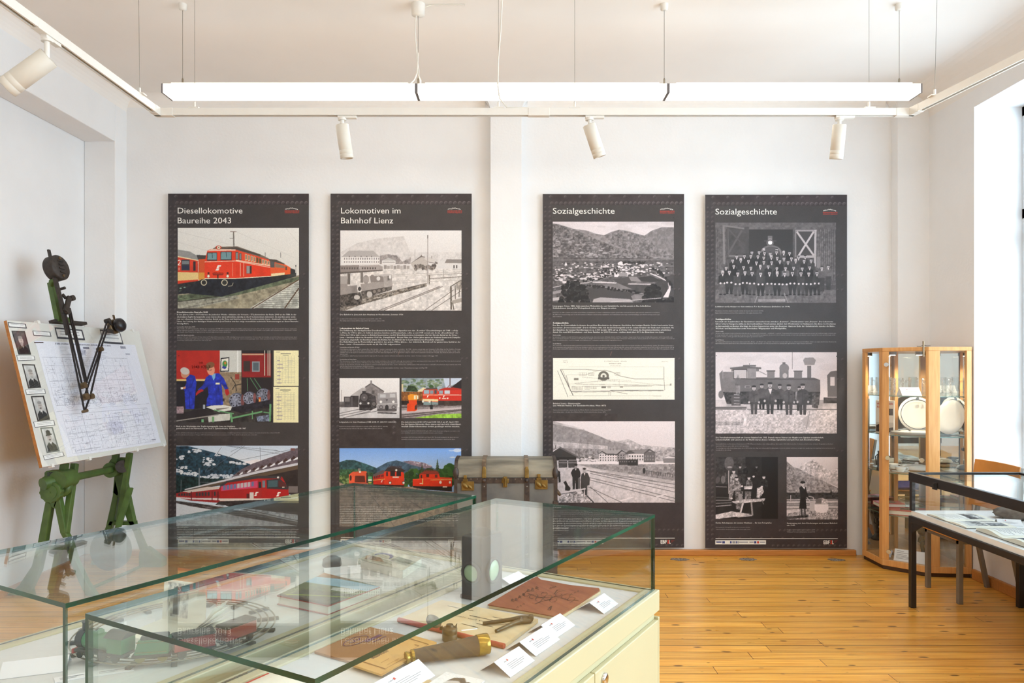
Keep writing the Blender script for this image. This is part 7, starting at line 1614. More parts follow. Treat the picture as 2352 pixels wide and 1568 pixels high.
# envelopes
ENV = mat('brown_envelope_paper', (178, 128, 80), 0.8, rgb2=(188, 142, 94), scale=10)
ENV2 = mat('tan_envelope_paper', (202, 158, 96), 0.8, rgb2=(210, 170, 110), scale=10)
INKV = mat('violet_stamp_ink', (128, 84, 100), 0.8)
INKL = mat('brown_print_ink', (150, 106, 62), 0.8)
o1, q1 = flat([(722, 1495), (850, 1439), (1002, 1475), (874, 1538)], ZBED + 0.007, 0.006, ENV, 'envelope', 'brown envelope with a violet stamp, partly under the lighter one', 'envelope')
o2, q2 = flat([(803, 1524), (937, 1455), (1003, 1474), (1002, 1478), (876, 1548)], ZBED + 0.013, 0.005, ENV2, 'envelope', 'lighter tan envelope with printed form lines, left of the telescope', 'envelope')
def lay(ps, nm, m, par, items, dz=0.0008):
    a, b, c, d = ps; fr = lambda x, y: a.lerp(b, x).lerp(d.lerp(c, x), y) + Vector((0, 0, dz)); mb = MB()
    for it in items:
        for (x0, y0), (x1, y1) in zip(it[1:-1], it[2:]):
            w_ = it[0]; dx, dy = x1 - x0, y1 - y0; l = math.hypot(dx, dy) or 1; nx, ny = -dy / l * w_, dx / l * w_
            mb.quad(fr(x0 - nx, y0 - ny), fr(x1 - nx, y1 - ny), fr(x1 + nx, y1 + ny), fr(x0 + nx, y0 + ny))
    return mb.build(nm, m, par)
lay([on_z(x, y, ZBED + .0075) for x, y in ((722, 1495), (850, 1439), (1002, 1475), (874, 1538))], 'stamp_print', INKV, o1, [(.006,) + tuple((.52 + .2 * math.cos(t), .18 + .09 * math.sin(t)) for t in [i * .35 for i in range(19)]), (.03, (.56, .3), (.84, .3)), (.008, (.42, .16), (.48, .2), (.52, .14), (.56, .2), (.62, .15)), (.008, (.6, .38), (.84, .38))])
lay([on_z(x, y, ZBED + .0135) for x, y in ((803, 1524), (937, 1455), (1003, 1475), (876, 1548))], 'form_print', INKL, o2, [(.006, (.12, .12), (.9, .12), (.9, .9), (.12, .9), (.12, .12)), (.006, (.3, .2), (.6, .2)), (.006, (.5, .75), (.8, .75), (.8, .6)), (.006, (.2, .6), (.34, .6)), (.005, (.2, .8), (.4, .8))])
text_obj('form_word', [('FELDPOST', 0, 0, .012, .075, .03)], lambda x, y: on_z(858, 1512, ZBED + .0138) + CV * (x * .82) + CU * (-y), INKD, o2, 1)
# red-brown notebook with scribbles
NB_ = mat('red_brown_cover', (140, 80, 60), 0.75, rgb2=(154, 92, 70), scale=14)
zz = ZBED + 0.012
pt = [(1120, 1388), (1180, 1352), (1224, 1327), (1234, 1323.5), (1241, 1330), (1310, 1343), (1376, 1350), (1377, 1355), (1330, 1386), (1281, 1416), (1200, 1401)]
ps = [on_z(x, y, zz) for x, y in pt]
note = thing('notebook', 'worn red-brown notebook with scribbled drawing on its cover', 'notebook', (ps[0] + ps[7]) / 2 - Vector((0, 0, zz - ZBED)))
MB().prism([(p.x, p.y, zz - 0.003) for p in ps], (0, 0, 0.003)).build('cover', NB_, note)
MB().prism([(p.x + 0.004, p.y + 0.001, ZBED + 0.001) for p in ps], (0, 0, zz - ZBED - 0.0042)).build('pages', OLD, note)
def nf(px, py): return on_z(px, py, zz + 0.0006)
def ink_path(mb, pts, w_):
    for (x0, y0), (x1, y1) in zip(pts[:-1], pts[1:]):
        a, b = nf(880 + x0 / 3.564, 1280 + y0 / 3.564), nf(880 + x1 / 3.564, 1280 + y1 / 3.564); s = (b - a); s = Vector((-s.y, s.x, 0)).normalized() * w_
        mb.quad(a - s, b - s, b + s, a + s)
mb = MB(); random.seed(11)
for t0 in range(9):
    x, y = 1180 + t0 * 44, 300 + (t0 % 3) * 22
    ink_path(mb, [(x + 40 * math.cos(k * .9 + t0) * (.4 + k * .12), y + 26 * math.sin(k * .8 + t0) * (.4 + k * .12)) for k in range(8)], 0.0012)
ink_path(mb, [(1180, 290), (1260, 320), (1340, 330), (1420, 320), (1500, 345), (1600, 350)], 0.002); ink_path(mb, [(1400, 300), (1425, 265), (1455, 265)], 0.0022); ink_path(mb, [(1350, 420), (1380, 395), (1370, 430), (1345, 425)], 0.002); ink_path(mb, [(1240, 380), (1330, 350), (1400, 340)], 0.0015)
for (x, y) in ((1060, 350), (1090, 345), (1120, 325), (1150, 305), (1190, 270), (1225, 262), (1260, 250)):
    ink_path(mb, [(x - 12, y + 8), (x - 4, y - 14), (x + 10, y - 4), (x - 6, y + 2), (x + 14, y + 12)], 0.0016)
for (x, y) in ((1370, 250), (1390, 243), (1410, 238), (1540, 300), (1570, 285), (1595, 275), (1100, 405), (1125, 395), (1150, 380)): ink_path(mb, [(x - 8, y + 6), (x + 2, y - 6), (x + 8, y + 5)], 0.001)
mb.build('cover_drawing', mat('dark_crayon', (92, 62, 54), 0.8), note)
# telescope
LEA = mat('dark_leather_tube', (70, 60, 52), 0.4, rgb2=(88, 76, 64), scale=18, bump=0.1)
BRASS = mat('polished_brass', (176, 146, 72), 0.22, metal=0.9, var=0.1)
ta, tb = Vector((-0.2636, 1.862, ZBED + 0.0195)), Vector((-0.061, 1.936, ZBED + 0.0285))
tel = thing('telescope', 'brass telescope with dark leather-covered tube lying on the grey felt', 'telescope', (ta + tb) / 2 - Vector((0, 0, 0.022)))
ax = (tb - ta); TLN = ax.length; ax.normalize()
MB().lathe([(0.0165, TLN * .085), (0.0245, TLN * .88)], ta, axis=ax, n=32).build('leather_tube', LEA, tel)
MB().lathe([(0.025, TLN * .86), (0.0262, TLN * .865), (0.0262, TLN * .99), (0.025, TLN), (0.021, TLN), (0.020, TLN - 0.012), (0.001, TLN - 0.012)], ta, axis=ax, n=32).build('objective_ring', BRASS, tel)
MB().lathe([(0.0172, TLN * .07), (0.0175, TLN * .09), (0.0172, TLN * .1)], ta, axis=ax, n=32).build('collar', BRASS, tel)
MB().lathe([(0.001, 0.004), (0.011, 0.003), (0.0145, 0.0), (0.0148, 0.005), (0.012, 0.009), (0.0118, 0.02)], ta, axis=ax, n=32).build('eyepiece', BRASS, tel)
# brass inkwell / compass with open lid
OLDB = mat('aged_bronze', (80, 70, 52), 0.4, metal=0.5, rgb2=(104, 92, 70), scale=30)
c = on_z(1033, 1470, ZBED); c.z = ZBED + 0.0005
ink = thing('pocket_compass', 'small bronze box compass with its round lid open, behind the telescope', 'compass', c)
MB().lathe([(0.019, 0), (0.0205, 0.002), (0.0205, 0.016), (0.019, 0.018), (0.0205, 0.02), (0.0205, 0.032), (0.019, 0.034), (0.012, 0.034), (0.010, 0.040), (0.009, 0.043), (0.001, 0.043)], c, n=30).build('body', OLDB, ink)
lc = c + Vector((-0.045, -0.002, 0.048)); la = Vector((0.45, -0.25, 0.85))
MB().lathe([(0.021, 0), (0.022, 0.003), (0.022, 0.008), (0.02, 0.009), (0.018, 0.004), (0.001, 0.003)], lc, axis=la, n=30).build('lid', OLDB, ink)
MB().box((c.x - 0.027, c.y - 0.004, 0.028 + c.z), (c.x - 0.019, c.y + 0.004, 0.038 + c.z)).build('hinge', OLDB, ink)
MB().tube([c + Vector((0.017, 0.004, 0.034)), c + Vector((0.019, 0.004, 0.044)), c + Vector((0.015, 0.004, 0.038))], 0.0014, n=6).build('catch', OLDB, ink)
# ticket pliers
zp = zb + 0.006
A1, A2, J, E = (on_z(x, y, zp + dz) for x, y, dz in ((1109, 1431, .0), (1139, 1449, .0), (1195, 1424, .003), (1221, 1421, .005)))
pli = thing('ticket_pliers', 'old steel ticket pliers lying on the yellowed booklet', 'pliers', (A1 + E) / 2 - Vector((0, 0, zp - zb)))
MB().tube([A1, A1.lerp(J, .35) + Vector((0, 0, .001)), A1.lerp(J, .75) + Vector((0, 0, .004)), J + Vector((0, .006, .004)), E + Vector((-.004, .006, .002))], [.0052, .0056, .006, .0078, .007], n=10).build('handle', OLDB, pli)
MB().tube([A2, A2.lerp(J, .4) + Vector((0, -.003, .001)), A2.lerp(J, .75), J + Vector((0, -.006, .0)), E + Vector((-.004, -.006, -.002))], [.005, .0056, .0062, .0085, .008], n=10).build('handle', OLDB, pli)
MB().cyl(J + Vector((.003, -.014, .006)), J + Vector((.003, .014, .006)), .004, n=12).build('rivet', STEEL, pli)
MB().lathe([(.011, -.011), (.012, 0), (.011, .011)], E + Vector((-.004, 0, .001)), axis=(.1, 1, 0), n=18, sy=.75).build('punch_head', OLDB, pli)
# lantern
LANT = mat('dark_lantern_tin', (52, 50, 50), 0.5, metal=0.2, rgb2=(66, 62, 60), scale=16)
GLENS = mat('pale_green_lens', (172, 204, 166), 0.12, var=0.04)
lo = Vector((-0.095, 2.374, ZBED + 0.001)); la_, lu_ = CV * 0.125, CU * 0.077
lant = thing('railway_lantern', 'dark box-shaped railway hand lantern with pale green lenses', 'lantern', lo + (la_ + lu_) / 2)
MB().obox(lo + Vector((0, 0, .008)), la_, lu_, Vector((0, 0, 0.19))).build('housing', LANT, lant, bevel=0.003)
MB().obox(lo - CV * .004 - CU * .004, CV * .133, CU * .085, Vector((0, 0, .012))).build('base', mat('rusty_base', (70, 50, 36), .7), lant, bevel=.002)
cc_ = lo + la_ / 2 + lu_ / 2 + Vector((0, 0, .198))
MB().lathe([(.036, 0), (.03, .012), (.018, .018), (.014, .02), (.001, .02)], cc_, n=24).build('chimney', LANT, lant)
for (p0, nr, rr) in ((lo + la_ * .5 + Vector((0, 0, .085)), -CU, .034), (lo + lu_ * .5 + Vector((0, 0, .085)), -CV, .028)):
    MB().lathe([(rr + .008, 0), (rr + .008, .008), (rr, .01), (rr, .004)], p0, axis=nr, n=30).build('lens_ring', LANT, lant)
    MB().lathe([(rr, .003), (rr * .8, .008), (rr * .4, .011), (.0005, .012)], p0, axis=nr, n=30).build('lens', GLENS, lant)
# open book near the front, with red edge
zbk = ZBED + 0.012
c0 = Vector((-0.575, 1.80, 0)); w1 = -CV * 0.30; w2 = -CU * 0.27
bk = thing('open_book', 'open book with white pages and red edge, at the front end of the case', 'book', (c0 + w1 / 2 + w2 / 2) + Vector((0, 0, ZBED)))
MB().obox(c0 + CU * .012 + Vector((0, 0, ZBED + .001)), w1, w2 - CU * .012, Vector((0, 0, .004))).build('cover', mat('red_book_cover', (206, 70, 60), .6), bk)
def pages(c0, w1, w2, z, h, m, par, n=10, sag=.5, nm='pages'):
    mb = MB(); vs = []
    for i in range(n + 1):
        t = i / n; hz = h * (math.sin(math.pi * min(1, t * 1.15)) ** .6 * .8 + .2 * (1 - t))
        vs += [c0 + w2 * t + Vector((0, 0, z + hz)), c0 + w1 + w2 * t + Vector((0, 0, z + hz)), c0 + w2 * t + Vector((0, 0, z)), c0 + w1 + w2 * t + Vector((0, 0, z))]
    fs = []
    for i in range(n):
        a, b = i * 4, i * 4 + 4
        fs += [(a, a + 1, b + 1, b), (a, b, b + 2, a + 2), (a + 1, a + 3, b + 3, b + 1), (a + 2, b + 2, b + 3, a + 3)]
    fs += [(0, 2, 3, 1), (n * 4, n * 4 + 1, n * 4 + 3, n * 4 + 2)]
    mb.add(vs, fs, 0, False)
    return mb.build(nm, m, par)
PAGE = mat('book_paper', (240, 236, 222), .8, var=.01)
pages(c0, w1, w2 * .5, ZBED + .005, .014, PAGE, bk); pages(c0 + w2 * .5, w1, w2 * .5, ZBED + .005, .012, PAGE, bk)
# portrait card and yellowed paper at the frame's foot
def pic_face():
    p = Pic(0, 0, 100, 70, (238, 238, 240), k=.6); p.poly([(22, 70), (30, 20), (60, 14), (80, 30), (90, 70)], (206, 204, 202)); p.ell(50, 44, 20, 26, (196, 192, 190)); p.poly([(28, 30), (34, 14), (56, 8), (70, 20), (66, 30), (52, 22), (36, 26)], (92, 86, 84)); p.ell(76, 40, 12, 22, (88, 82, 80)); p.rect(40, 38, 46, 41, (70, 66, 66)); p.rect(54, 38, 60, 41, (70, 66, 66)); return p
fc = thing('photo_card', 'white card with a printed face, lying at the lower edge of the photo', 'photo card', on_z(1060, 1575, ZBED))
qa = [on_z(x, y, ZBED + .006) for x, y in ((1025, 1543), (1113, 1562), (1060, 1606), (968, 1580))]
MB().prism([(p.x, p.y, ZBED + .003) for p in qa], (0, 0, .0025)).build('card', PAPER, fc)
f2 = bil(qa); pf = pic_face(); pf.mesh(lambda x, y: f2(x / 100, y / 70), 'face_print', PAPER_INK, fc)
o, _ = flat([(960, 1562), (985, 1560), (1020, 1575), (1000, 1600), (940, 1590)], ZBED + .0025, .002, OLD, 'old_paper', 'yellowed slip of paper under the card with a face', 'paper')

# ---------------- contents of the farther case
TRC = Vector((-0.955, 2.115, 0)) - CU * 0.024; TR = 0.242
RAIL = mat('tinplate_rail', (150, 144, 128), .35, metal=.7); TIE = mat('dark_tin_sleeper', (64, 62, 58), .5)
trk = thing('toy_railway_track', 'round tinplate toy railway track under the toy train', 'toy track', TRC + Vector((0, 0, ZBED)))
for rr in (TR - .019, TR + .019, TR):
    MB().tube([TRC + Vector((math.cos(t) * rr, math.sin(t) * rr, ZBED + .011)) for t in [i * math.pi / 36 for i in range(73)]], .0022, n=6).build('rail', RAIL, trk)
for i in range(16):
    t = i * math.pi / 8; d = Vector((math.cos(t), math.sin(t), 0)); s = Vector((-d.y, d.x, 0))
    MB().obox(TRC + d * (TR - .03) - s * .007 + Vector((0, 0, ZBED + .001)), d * .06, s * .014, Vector((0, 0, .0078))).build('sleeper', TIE, trk, bevel=.001)
TG = mat('toy_green_tin', (54, 118, 72), .35, var=.06); TRD = mat('toy_red_tin', (160, 44, 42), .35, var=.06); TBK = mat('toy_black_tin', (44, 42, 42), .4, var=.1)
ZT = ZBED + .0135
def frame_at(deg):
    t = math.radians(deg); o_ = Vector((math.cos(t), math.sin(t), 0)); return TRC + o_ * TR + Vector((0, 0, ZT)), Vector((o_.y, -o_.x, 0)), o_   # position, heading, outward
def wheels(par, p, f, o_, xs, r, m=TBK):
    for x in xs:
        for s in (-.018, .0145):
            MB().cyl(p + f * x + o_ * s + Vector((0, 0, r)), p + f * x + o_ * (s + .0035) + Vector((0, 0, r)), r, n=16).build('wheel', m, par)
def box_at(p, f, o_, x0, x1, w_, z0, z1, m, nm, par, bevel=.0015):
    return MB().obox(p + f * x0 - o_ * w_ / 2 + Vector((0, 0, z0)), f * (x1 - x0), o_ * w_, Vector((0, 0, z1 - z0))).build(nm, m, par, bevel=bevel)
p, f, o_ = frame_at(-107)
lc = thing('toy_locomotive', 'green tinplate toy steam locomotive at the left of the track', 'toy locomotive', p)
MB().cyl(p - f * .02 + Vector((0, 0, .044)), p + f * .062 + Vector((0, 0, .044)), .021, n=24).build('boiler', TG, lc)
MB().cyl(p + f * .06 + Vector((0, 0, .044)), p + f * .08 + Vector((0, 0, .044)), .0225, n=24).build('smokebox', TBK, lc)
MB().lathe([(.008, 0), (.007, .02), (.009, .024)], p + f * .068 + Vector((0, 0, .062)), n=14).build('chimney', TBK, lc)
MB().lathe([(.009, 0), (.008, .008), (.001, .013)], p + f * .02 + Vector((0, 0, .062)), n=14).build('dome', TG, lc)
box_at(p, f, o_, -.065, .082, .044, .016, .024, TBK, 'frame', lc); box_at(p, f, o_, -.065, -.02, .046, .024, .062, TG, 'cab', lc)
mb = MB(); n = 10
arc = [p - f * .07 + o_ * (-.027 + .054 * i / n) + Vector((0, 0, .062 + .014 * math.sin(math.pi * i / n))) for i in range(n + 1)]
mb.prism(arc, f * .056); mb.build('cab_roof', TBK, lc)
wheels(lc, p, f, o_, (-.04, 0, .04), .014); wheels(lc, p, f, o_, (.07,), .008); box_at(p, f, o_, .082, .088, .048, .012, .024, TRD, 'buffer_beam', lc)
p, f, o_ = frame_at(-79)
td = thing('toy_tender', 'green toy tender coupled behind the green locomotive', 'toy tender', p)
MB().prism([p + f * .04 - o_ * .021 + Vector((0, 0, .02)), p - f * .04 - o_ * .021 + Vector((0, 0, .02)), p - f * .042 - o_ * .021 + Vector((0, 0, .055)), p + f * .03 - o_ * .021 + Vector((0, 0, .055))], o_ * .042).build('tank', TG, td, bevel=.0015)
box_at(p, f, o_, -.036, .026, .034, .05, .064, TBK, 'coal_load', td, .004); box_at(p, f, o_, -.045, .045, .04, .012, .02, TBK, 'frame', td); wheels(td, p, f, o_, (-.026, .026), .012, mat('yellow_spoked_tin', (130, 118, 62), .4))
rim = MB()
for z in (.026, .05): rim.obox(p + f * .034 + o_ * .0212 + Vector((0, 0, z)), f * -.07, o_ * .0006, Vector((0, 0, .0012)))
rim.build('gold_lining', BRASS, td)
for deg, lb in ((-57, 'red toy goods wagon with dark roof, next to the tender'), (-30, 'red toy goods wagon at the tail of the toy train')):
    p, f, o_ = frame_at(deg)
    wg = thing('toy_wagon', lb, 'toy wagon', p, 'red wagons of the toy train')
    box_at(p, f, o_, -.048, .048, .044, .02, .05, TRD, 'body', wg); box_at(p, f, o_, -.049, .049, .046, .05, .058, TBK, 'roof', wg, .003); box_at(p, f, o_, -.052, .052, .03, .013, .02, TBK, 'frame', wg); wheels(wg, p, f, o_, (-.03, .03), .011)
# propped open album in the ring of track
a0, a1 = Vector((-1.009, 2.172, ZBED + .012)), Vector((-0.862, 2.113, ZBED + .012)); f0 = Vector((-1.054, 2.036, ZBED + .012)) - a0
alb = thing('open_album', 'open album with upright page, standing inside the toy track', 'book', (a0 + a1) / 2 - Vector((0, 0, .012)))
MB().obox(a0 - Vector((0, 0, .010)), a1 - a0, f0, Vector((0, 0, .012))).build('lower_pages', PAGE, alb)
MB().obox(a0 + Vector((0, 0, .002)), a1 - a0, Vector((-.002, .02, .108)), Vector((-.001, .004, 0))).build('upright_page', PAGE, alb)
MB().obox(a0 + Vector((-.001, .005, .0)), a1 - a0, Vector((-.002, .02, .112)), Vector((-.001, .004, 0))).build('cover', mat('tan_cover', (214, 170, 130), .7), alb)
mb = MB(); e = (a1 - a0).normalized()
for i in range(5):
    d0 = a1 + Vector((.003, 0, .004)); d1 = d0 + e * (.06 + i * .005) + Vector((.01, .02 - i * .006, .07 - i * .014)); mid = d0.lerp(d1, .5) + Vector((.014, -.012, .006)); w_ = Vector((-.012, -.07, .0))
    mb.add([d0, mid, d1, d0 + w_, mid + w_, d1 + w_], [(0, 1, 4, 3), (1, 2, 5, 4)], 0, True)
o = mb.build('turning_pages', PAGE, alb); sm = o.modifiers.new('thickness', 'SOLIDIFY'); sm.thickness = .0015
pb = pic_parade(); pb.k = 1
h = a0 + (a1 - a0) * .12 + Vector((-.0005, .0015, .012)); 
p_ = Pic(0, 0, 100, 80, (206, 202, 194), k=.6); p_.all((206, 202, 194), tex=.3, ts=3); p_.rect(30, 10, 60, 75, (120, 116, 112), tex=.3); p_.ell(45, 20, 10, 12, (90, 86, 84))
p_.mesh(lambda x, y: a0 + (a1 - a0) * (.1 + .5 * x / 100) + Vector((-.002, .02, .108)) * (.95 - .85 * y / 80) + Vector((.0004, -.001, .002)), 'page_picture', PAPER_INK, alb)
# big red-bound picture book
zt_ = ZBED + .03
q = [on_z(x, y, zt_) for x, y in ((758, 1318), (887, 1350), (768.8, 1394), (650, 1370))]; q = [p + CU * 0.026 for p in q]
pb_ = thing('picture_book', 'large red-bound picture book with landscape cover lying in the farther case', 'book', (q[0] + q[2]) / 2 - Vector((0, 0, .03)))
def shr(k, z): 
    m_ = (q[0] + q[1] + q[2] + q[3]) / 4; return [(m_.x + (p.x - m_.x) * k, m_.y + (p.y - m_.y) * k, z) for p in q]
MB().prism(shr(1, ZBED + .001), (0, 0, .003)).prism(shr(1, zt_ - .003), (0, 0, .003)).build('cover', mat('red_cloth_cover', (190, 62, 56), .6), pb_)
MB().prism(shr(.97, ZBED + .004), (0, 0, zt_ - ZBED - .007)).build('pages', PAGE, pb_)
pc = Pic(0, 0, 200, 150, (110, 120, 84), k=.6); pc.all((104, 116, 78), tex=.4, ts=2); pc.poly([(0, 20), (200, 0), (200, 40), (0, 66)], (150, 196, 226)); pc.poly([(0, 0), (120, 0), (0, 30)], (150, 106, 70), tex=.3); pc.poly([(100, 60), (180, 40), (180, 66), (110, 76)], (226, 228, 226), tex=.2); pc.poly([(40, 100), (200, 70), (200, 150), (20, 150)], (84, 86, 84), tex=.3, ts=3); pc.line([(20, 140), (200, 90)], 4, (170, 190, 60)); pc.rect(0, 140, 200, 150, (70, 70, 68))
fq = bil(q); pc.mesh(lambda x, y: fq(x / 200, y / 150), 'cover_picture', PAPER_INK, pb_)
tent_card(on_z(786, 1308, ZBED + .01), (0.93, 0.36, 0), 0.13, 0.034, 0.02, 'white folded label card behind the big red-bound book', ink=False)
c = on_z(758, 1298, ZBED + .01); MB_ = MB().lathe([(.034, 0), (.036, .004), (.033, .026), (.02, .034), (.001, .036)], (c.x, c.y + .03, ZBED + .001), n=28)
tag(MB_.build('round_tin', mat('black_tin', (56, 52, 50), .5)), 'small dark round tin behind the big red-bound book', 'tin')
q = [on_z(x, y, ZBED + .03) for x, y in ((873, 1262), (968, 1282), (925, 1310), (822, 1284))]
b2 = thing('illustrated_book', 'pale illustrated book lying at the far end of the farther case', 'book', (q[0] + q[2]) / 2 - Vector((0, 0, .03)))
MB().prism([(p.x, p.y, ZBED + .001) for p in q], (0, 0, .0285)).build('pages', PAGE, b2)
pc = Pic(0, 0, 200, 100, (206, 200, 176), k=.6); pc.all((210, 204, 182), tex=.2); pc.ell(60, 40, 40, 24, (70, 76, 150)); pc.ell(60, 52, 34, 24, (210, 204, 182)); pc.poly([(0, 60), (60, 55), (100, 80), (20, 90)], (150, 110, 70), tex=.4); pc.poly([(110, 20), (190, 30), (190, 70), (110, 60)], (150, 150, 140), tex=.3)
fq2 = bil(q); pc.mesh(lambda x, y: fq2(x / 200, y / 100), 'cover_picture', PAPER_INK, b2)
tent_card(on_z(84, 1526, ZBED + .012), (0.93, 0.36, 0), 0.14, 0.04, 0.026, 'long white folded card lying left of the toy locomotive', ink=False)
for i, (pts, lb) in enumerate((([(123, 1556), (208, 1541), (210, 1552), (126, 1567)], 'small white label strip left below the track'), ([(212, 1541), (306, 1528), (308, 1539), (214, 1553)], 'small white label strip just below the toy tender'))):
    o, q = flat(pts, ZBED + .002, .0014, PAPER, 'label_strip', lb, 'label')
    lay(q, 'printed_line', CARDINK, o, [(.04, (.15, .4), (.8, .4)), (.03, (.15, .65), (.6, .65))], .0006)
tent_card(on_z(322, 1431, ZBED + .01), (0.93, 0.36, 0), 0.08, 0.022, 0.018, 'white folded card behind the open album', ink=False)
# ------------------------------------------------------------------ corner glass cabinet
BEECH = mat('beech_veneer', (212, 152, 86), 0.4, rgb2=(224, 168, 102), scale=5, stretch=(14, 14, 1.2), coat=.2)
VGL = glass_mat('cabinet_glass', (0.975, 0.985, 0.98))
MIRR = mat('mirror', (232, 234, 232), 0.0, metal=1.0, var=0.0)
SHG = mat('shelf_edge_green', (96, 128, 116), .15)
pA, pB, pC, pD = Vector((2.935, 6.31, 0)), Vector((2.940, 5.985, 0)), Vector((3.176, 5.745, 0)), Vector((3.494, 5.722, 0))
pE = Vector((3.494, 6.318, 0)); pA2 = Vector((2.935, 6.318, 0))
cab = thing('glass_cabinet', 'beech-framed corner glass cabinet with crockery on glass shelves', 'display cabinet', (3.22, 6.05, 0))
poly5 = [pA2, pB, pC, pD, pE]
def slab(k, z, h, nm, m, bev=.004, par=cab, inset=0.0):
    ctr = Vector((3.26, 6.07, 0)); q = [ctr + (p - ctr) * k for p in poly5]
    return MB().prism([(p.x, p.y, z) for p in q], (0, 0, h)).build(nm, m, par, bevel=bev)
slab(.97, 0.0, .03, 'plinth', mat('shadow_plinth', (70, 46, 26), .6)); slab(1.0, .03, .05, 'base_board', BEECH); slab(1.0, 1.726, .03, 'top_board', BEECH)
def post(p, d0, d1, w0, w1, nm='post'):
    d0, d1 = Vector(d0).normalized(), Vector(d1).normalized(); t = .02
    pts = [p, p + d0 * w0, p + d0 * w0 + d1 * t * .8, p + d1 * w1 + d0 * t * .8, p + d1 * w1]
    return MB().prism([(q.x, q.y, .08) for q in pts], (0, 0, 1.646)).build(nm, BEECH, cab, bevel=.003)
ab, bc, cd = (pB - pA).normalized(), (pC - pB).normalized(), (pD - pC).normalized()
post(pB, -ab, bc, .05, .052); post(pC, -bc, cd, .022, .085)
MB().box((pA.x, 6.26, .08), (pA.x + .022, 6.316, 1.726)).build('post', BEECH, cab, bevel=.003)
MB().box((3.452, pD.y, .08), (3.492, pD.y + .03, 1.726)).build('post', BEECH, cab, bevel=.003)
MB().box((2.958, 6.306, .08), (3.492, 6.316, 1.726)).build('back_mirror', MIRR, cab)
MB().box((3.484, pD.y + .035, .08), (3.4925, 6.304, 1.726)).build('back_mirror', MIRR, cab)
MB().box((3.20, 6.296, .08), (3.225, 6.306, 1.726)).build('back_batten', BEECH, cab)
def vp(a, b, nm, g0=.052, g1=.03):
    d = (b - a).normalized(); n_ = Vector((-d.y, d.x, 0))
    return MB().obox(a + d * g0 + n_ * .006 + Vector((0, 0, .082)), d * ((b - a).length - g0 - g1), n_ * .004, Vector((0, 0, 1.642))).build(nm, VGL, cab)
vp(pA, pB, 'side_pane', .05, .05); door = vp(pB, pC, 'glass_door', .054, .024); vp(pC, pD, 'side_pane', .085, .045)
for px, py in ((2035.5, 837), (2038.5, 1051.5), (2041, 1267)):
    c = P(px, py, 5.93); MB().cyl(c, c + Vector((.012, .02, 0)), .0165, n=20).build('hinge_cap', CHROME, door)
c = P(2117, 1057, 5.795); MB().cyl(c, c + Vector((.01, .016, 0)), .017, n=20).build('door_knob', CHROME, door)
c = P(2215, 1032, 5.76); MB().cyl(c, c + Vector((.0, .016, 0)), .014, n=16).build('lock_knob', mat('dark_metal', (50, 50, 54), .3), cab)
SZ = [1.376, 1.066, .766, .432]
for z in SZ:
    ctr = Vector((3.235, 6.06, 0)); q = [ctr + (p - ctr) * .90 for p in poly5]
    mb = MB().prism([(p.x, p.y, z - .006) for p in q], (0, 0, .006), 0, 1); mb.build('shelf', [VGL, SHG], cab)
for x, y in ((2.962, 6.02), (2.962, 6.25), (3.475, 5.8), (3.475, 6.25)):
    for z in SZ: MB().cyl((x, y, z - .013), (x, y, z - .0065), .006, n=8).build('shelf_pin', CHROME, cab)
# cabinet lamps in the top
BULB = emission_mat('warm_bulb', (1.0, .8, .55), 14.0)
for x, y in ((3.08, 6.1), (3.27, 6.05)):
    MB().lathe([(.022, 0), (.02, -.003), (.001, -.004)], (x, y, 1.6995), n=20).build('bulb', BULB, cab)
    li = bpy.data.lights.new('cabinet_lamp', 'SPOT'); li.energy = 9; li.color = (1, .86, .66); li.spot_size = 2.6; li.spot_blend = .6; li.shadow_soft_size = .02
    lo_ = bpy.data.objects.new('cabinet_lamp', li); lo_.location = (x, y, 1.69); COL.objects.link(lo_)
    MB().cyl((x, y, 1.70), (x, y, 1.726), .03, n=20).build('lamp_housing', mat('grey_lamp_can', (120, 122, 126), .4), cab)
# little crossing sign lying on top, over the door
kx = P(2121, 800, 5.755)
mb = MB().cyl(kx + Vector((0, 0, -.062)), kx + Vector((0, 0, .055)), .0065, n=10)
tk = thing('steel_peg', 'small steel peg with a dark wire across it, at the cabinet top edge', 'peg', (kx.x, kx.y, kx.z - .062))
mb.build('peg', mat('brushed_peg', (150, 130, 104), .3, metal=.8), tk)
MB().tube([kx + Vector((-.045, .01, .018)), kx + Vector((-.02, .008, .016)), kx + Vector((0, .004, .024)), kx + Vector((.03, .006, .02)), kx + Vector((.058, .01, .02))], .0022, n=6).build('wire', IRON, tk)

# ---- what stands in the cabinet
CLEAR = bpy.data.materials.new('pressed_glass'); CLEAR.use_nodes = True
_nt = CLEAR.node_tree; _nt.nodes.clear(); _o = _nt.nodes.new('ShaderNodeOutputMaterial'); _m = _nt.nodes.new('ShaderNodeMixShader'); _t = _nt.nodes.new('ShaderNodeBsdfTransparent'); _t.inputs[0].default_value = (.96, .97, .97, 1); _g = _nt.nodes.new('ShaderNodeBsdfGlossy'); _g.inputs['Roughness'].default_value = .12; _vn = _nt.nodes.new('ShaderNodeTexVoronoi'); _vn.inputs['Scale'].default_value = 70; _bm = _nt.nodes.new('ShaderNodeBump'); _bm.inputs['Strength'].default_value = .9; _bm.inputs['Distance'].default_value = .01; _tc = _nt.nodes.new('ShaderNodeTexCoord'); _nt.links.new(_tc.outputs['Object'], _vn.inputs['Vector']); _nt.links.new(_vn.outputs['Distance'], _bm.inputs['Height']); _nt.links.new(_bm.outputs[0], _g.inputs['Normal']); _l = _nt.nodes.new('ShaderNodeLayerWeight'); _l.inputs['Blend'].default_value = .28
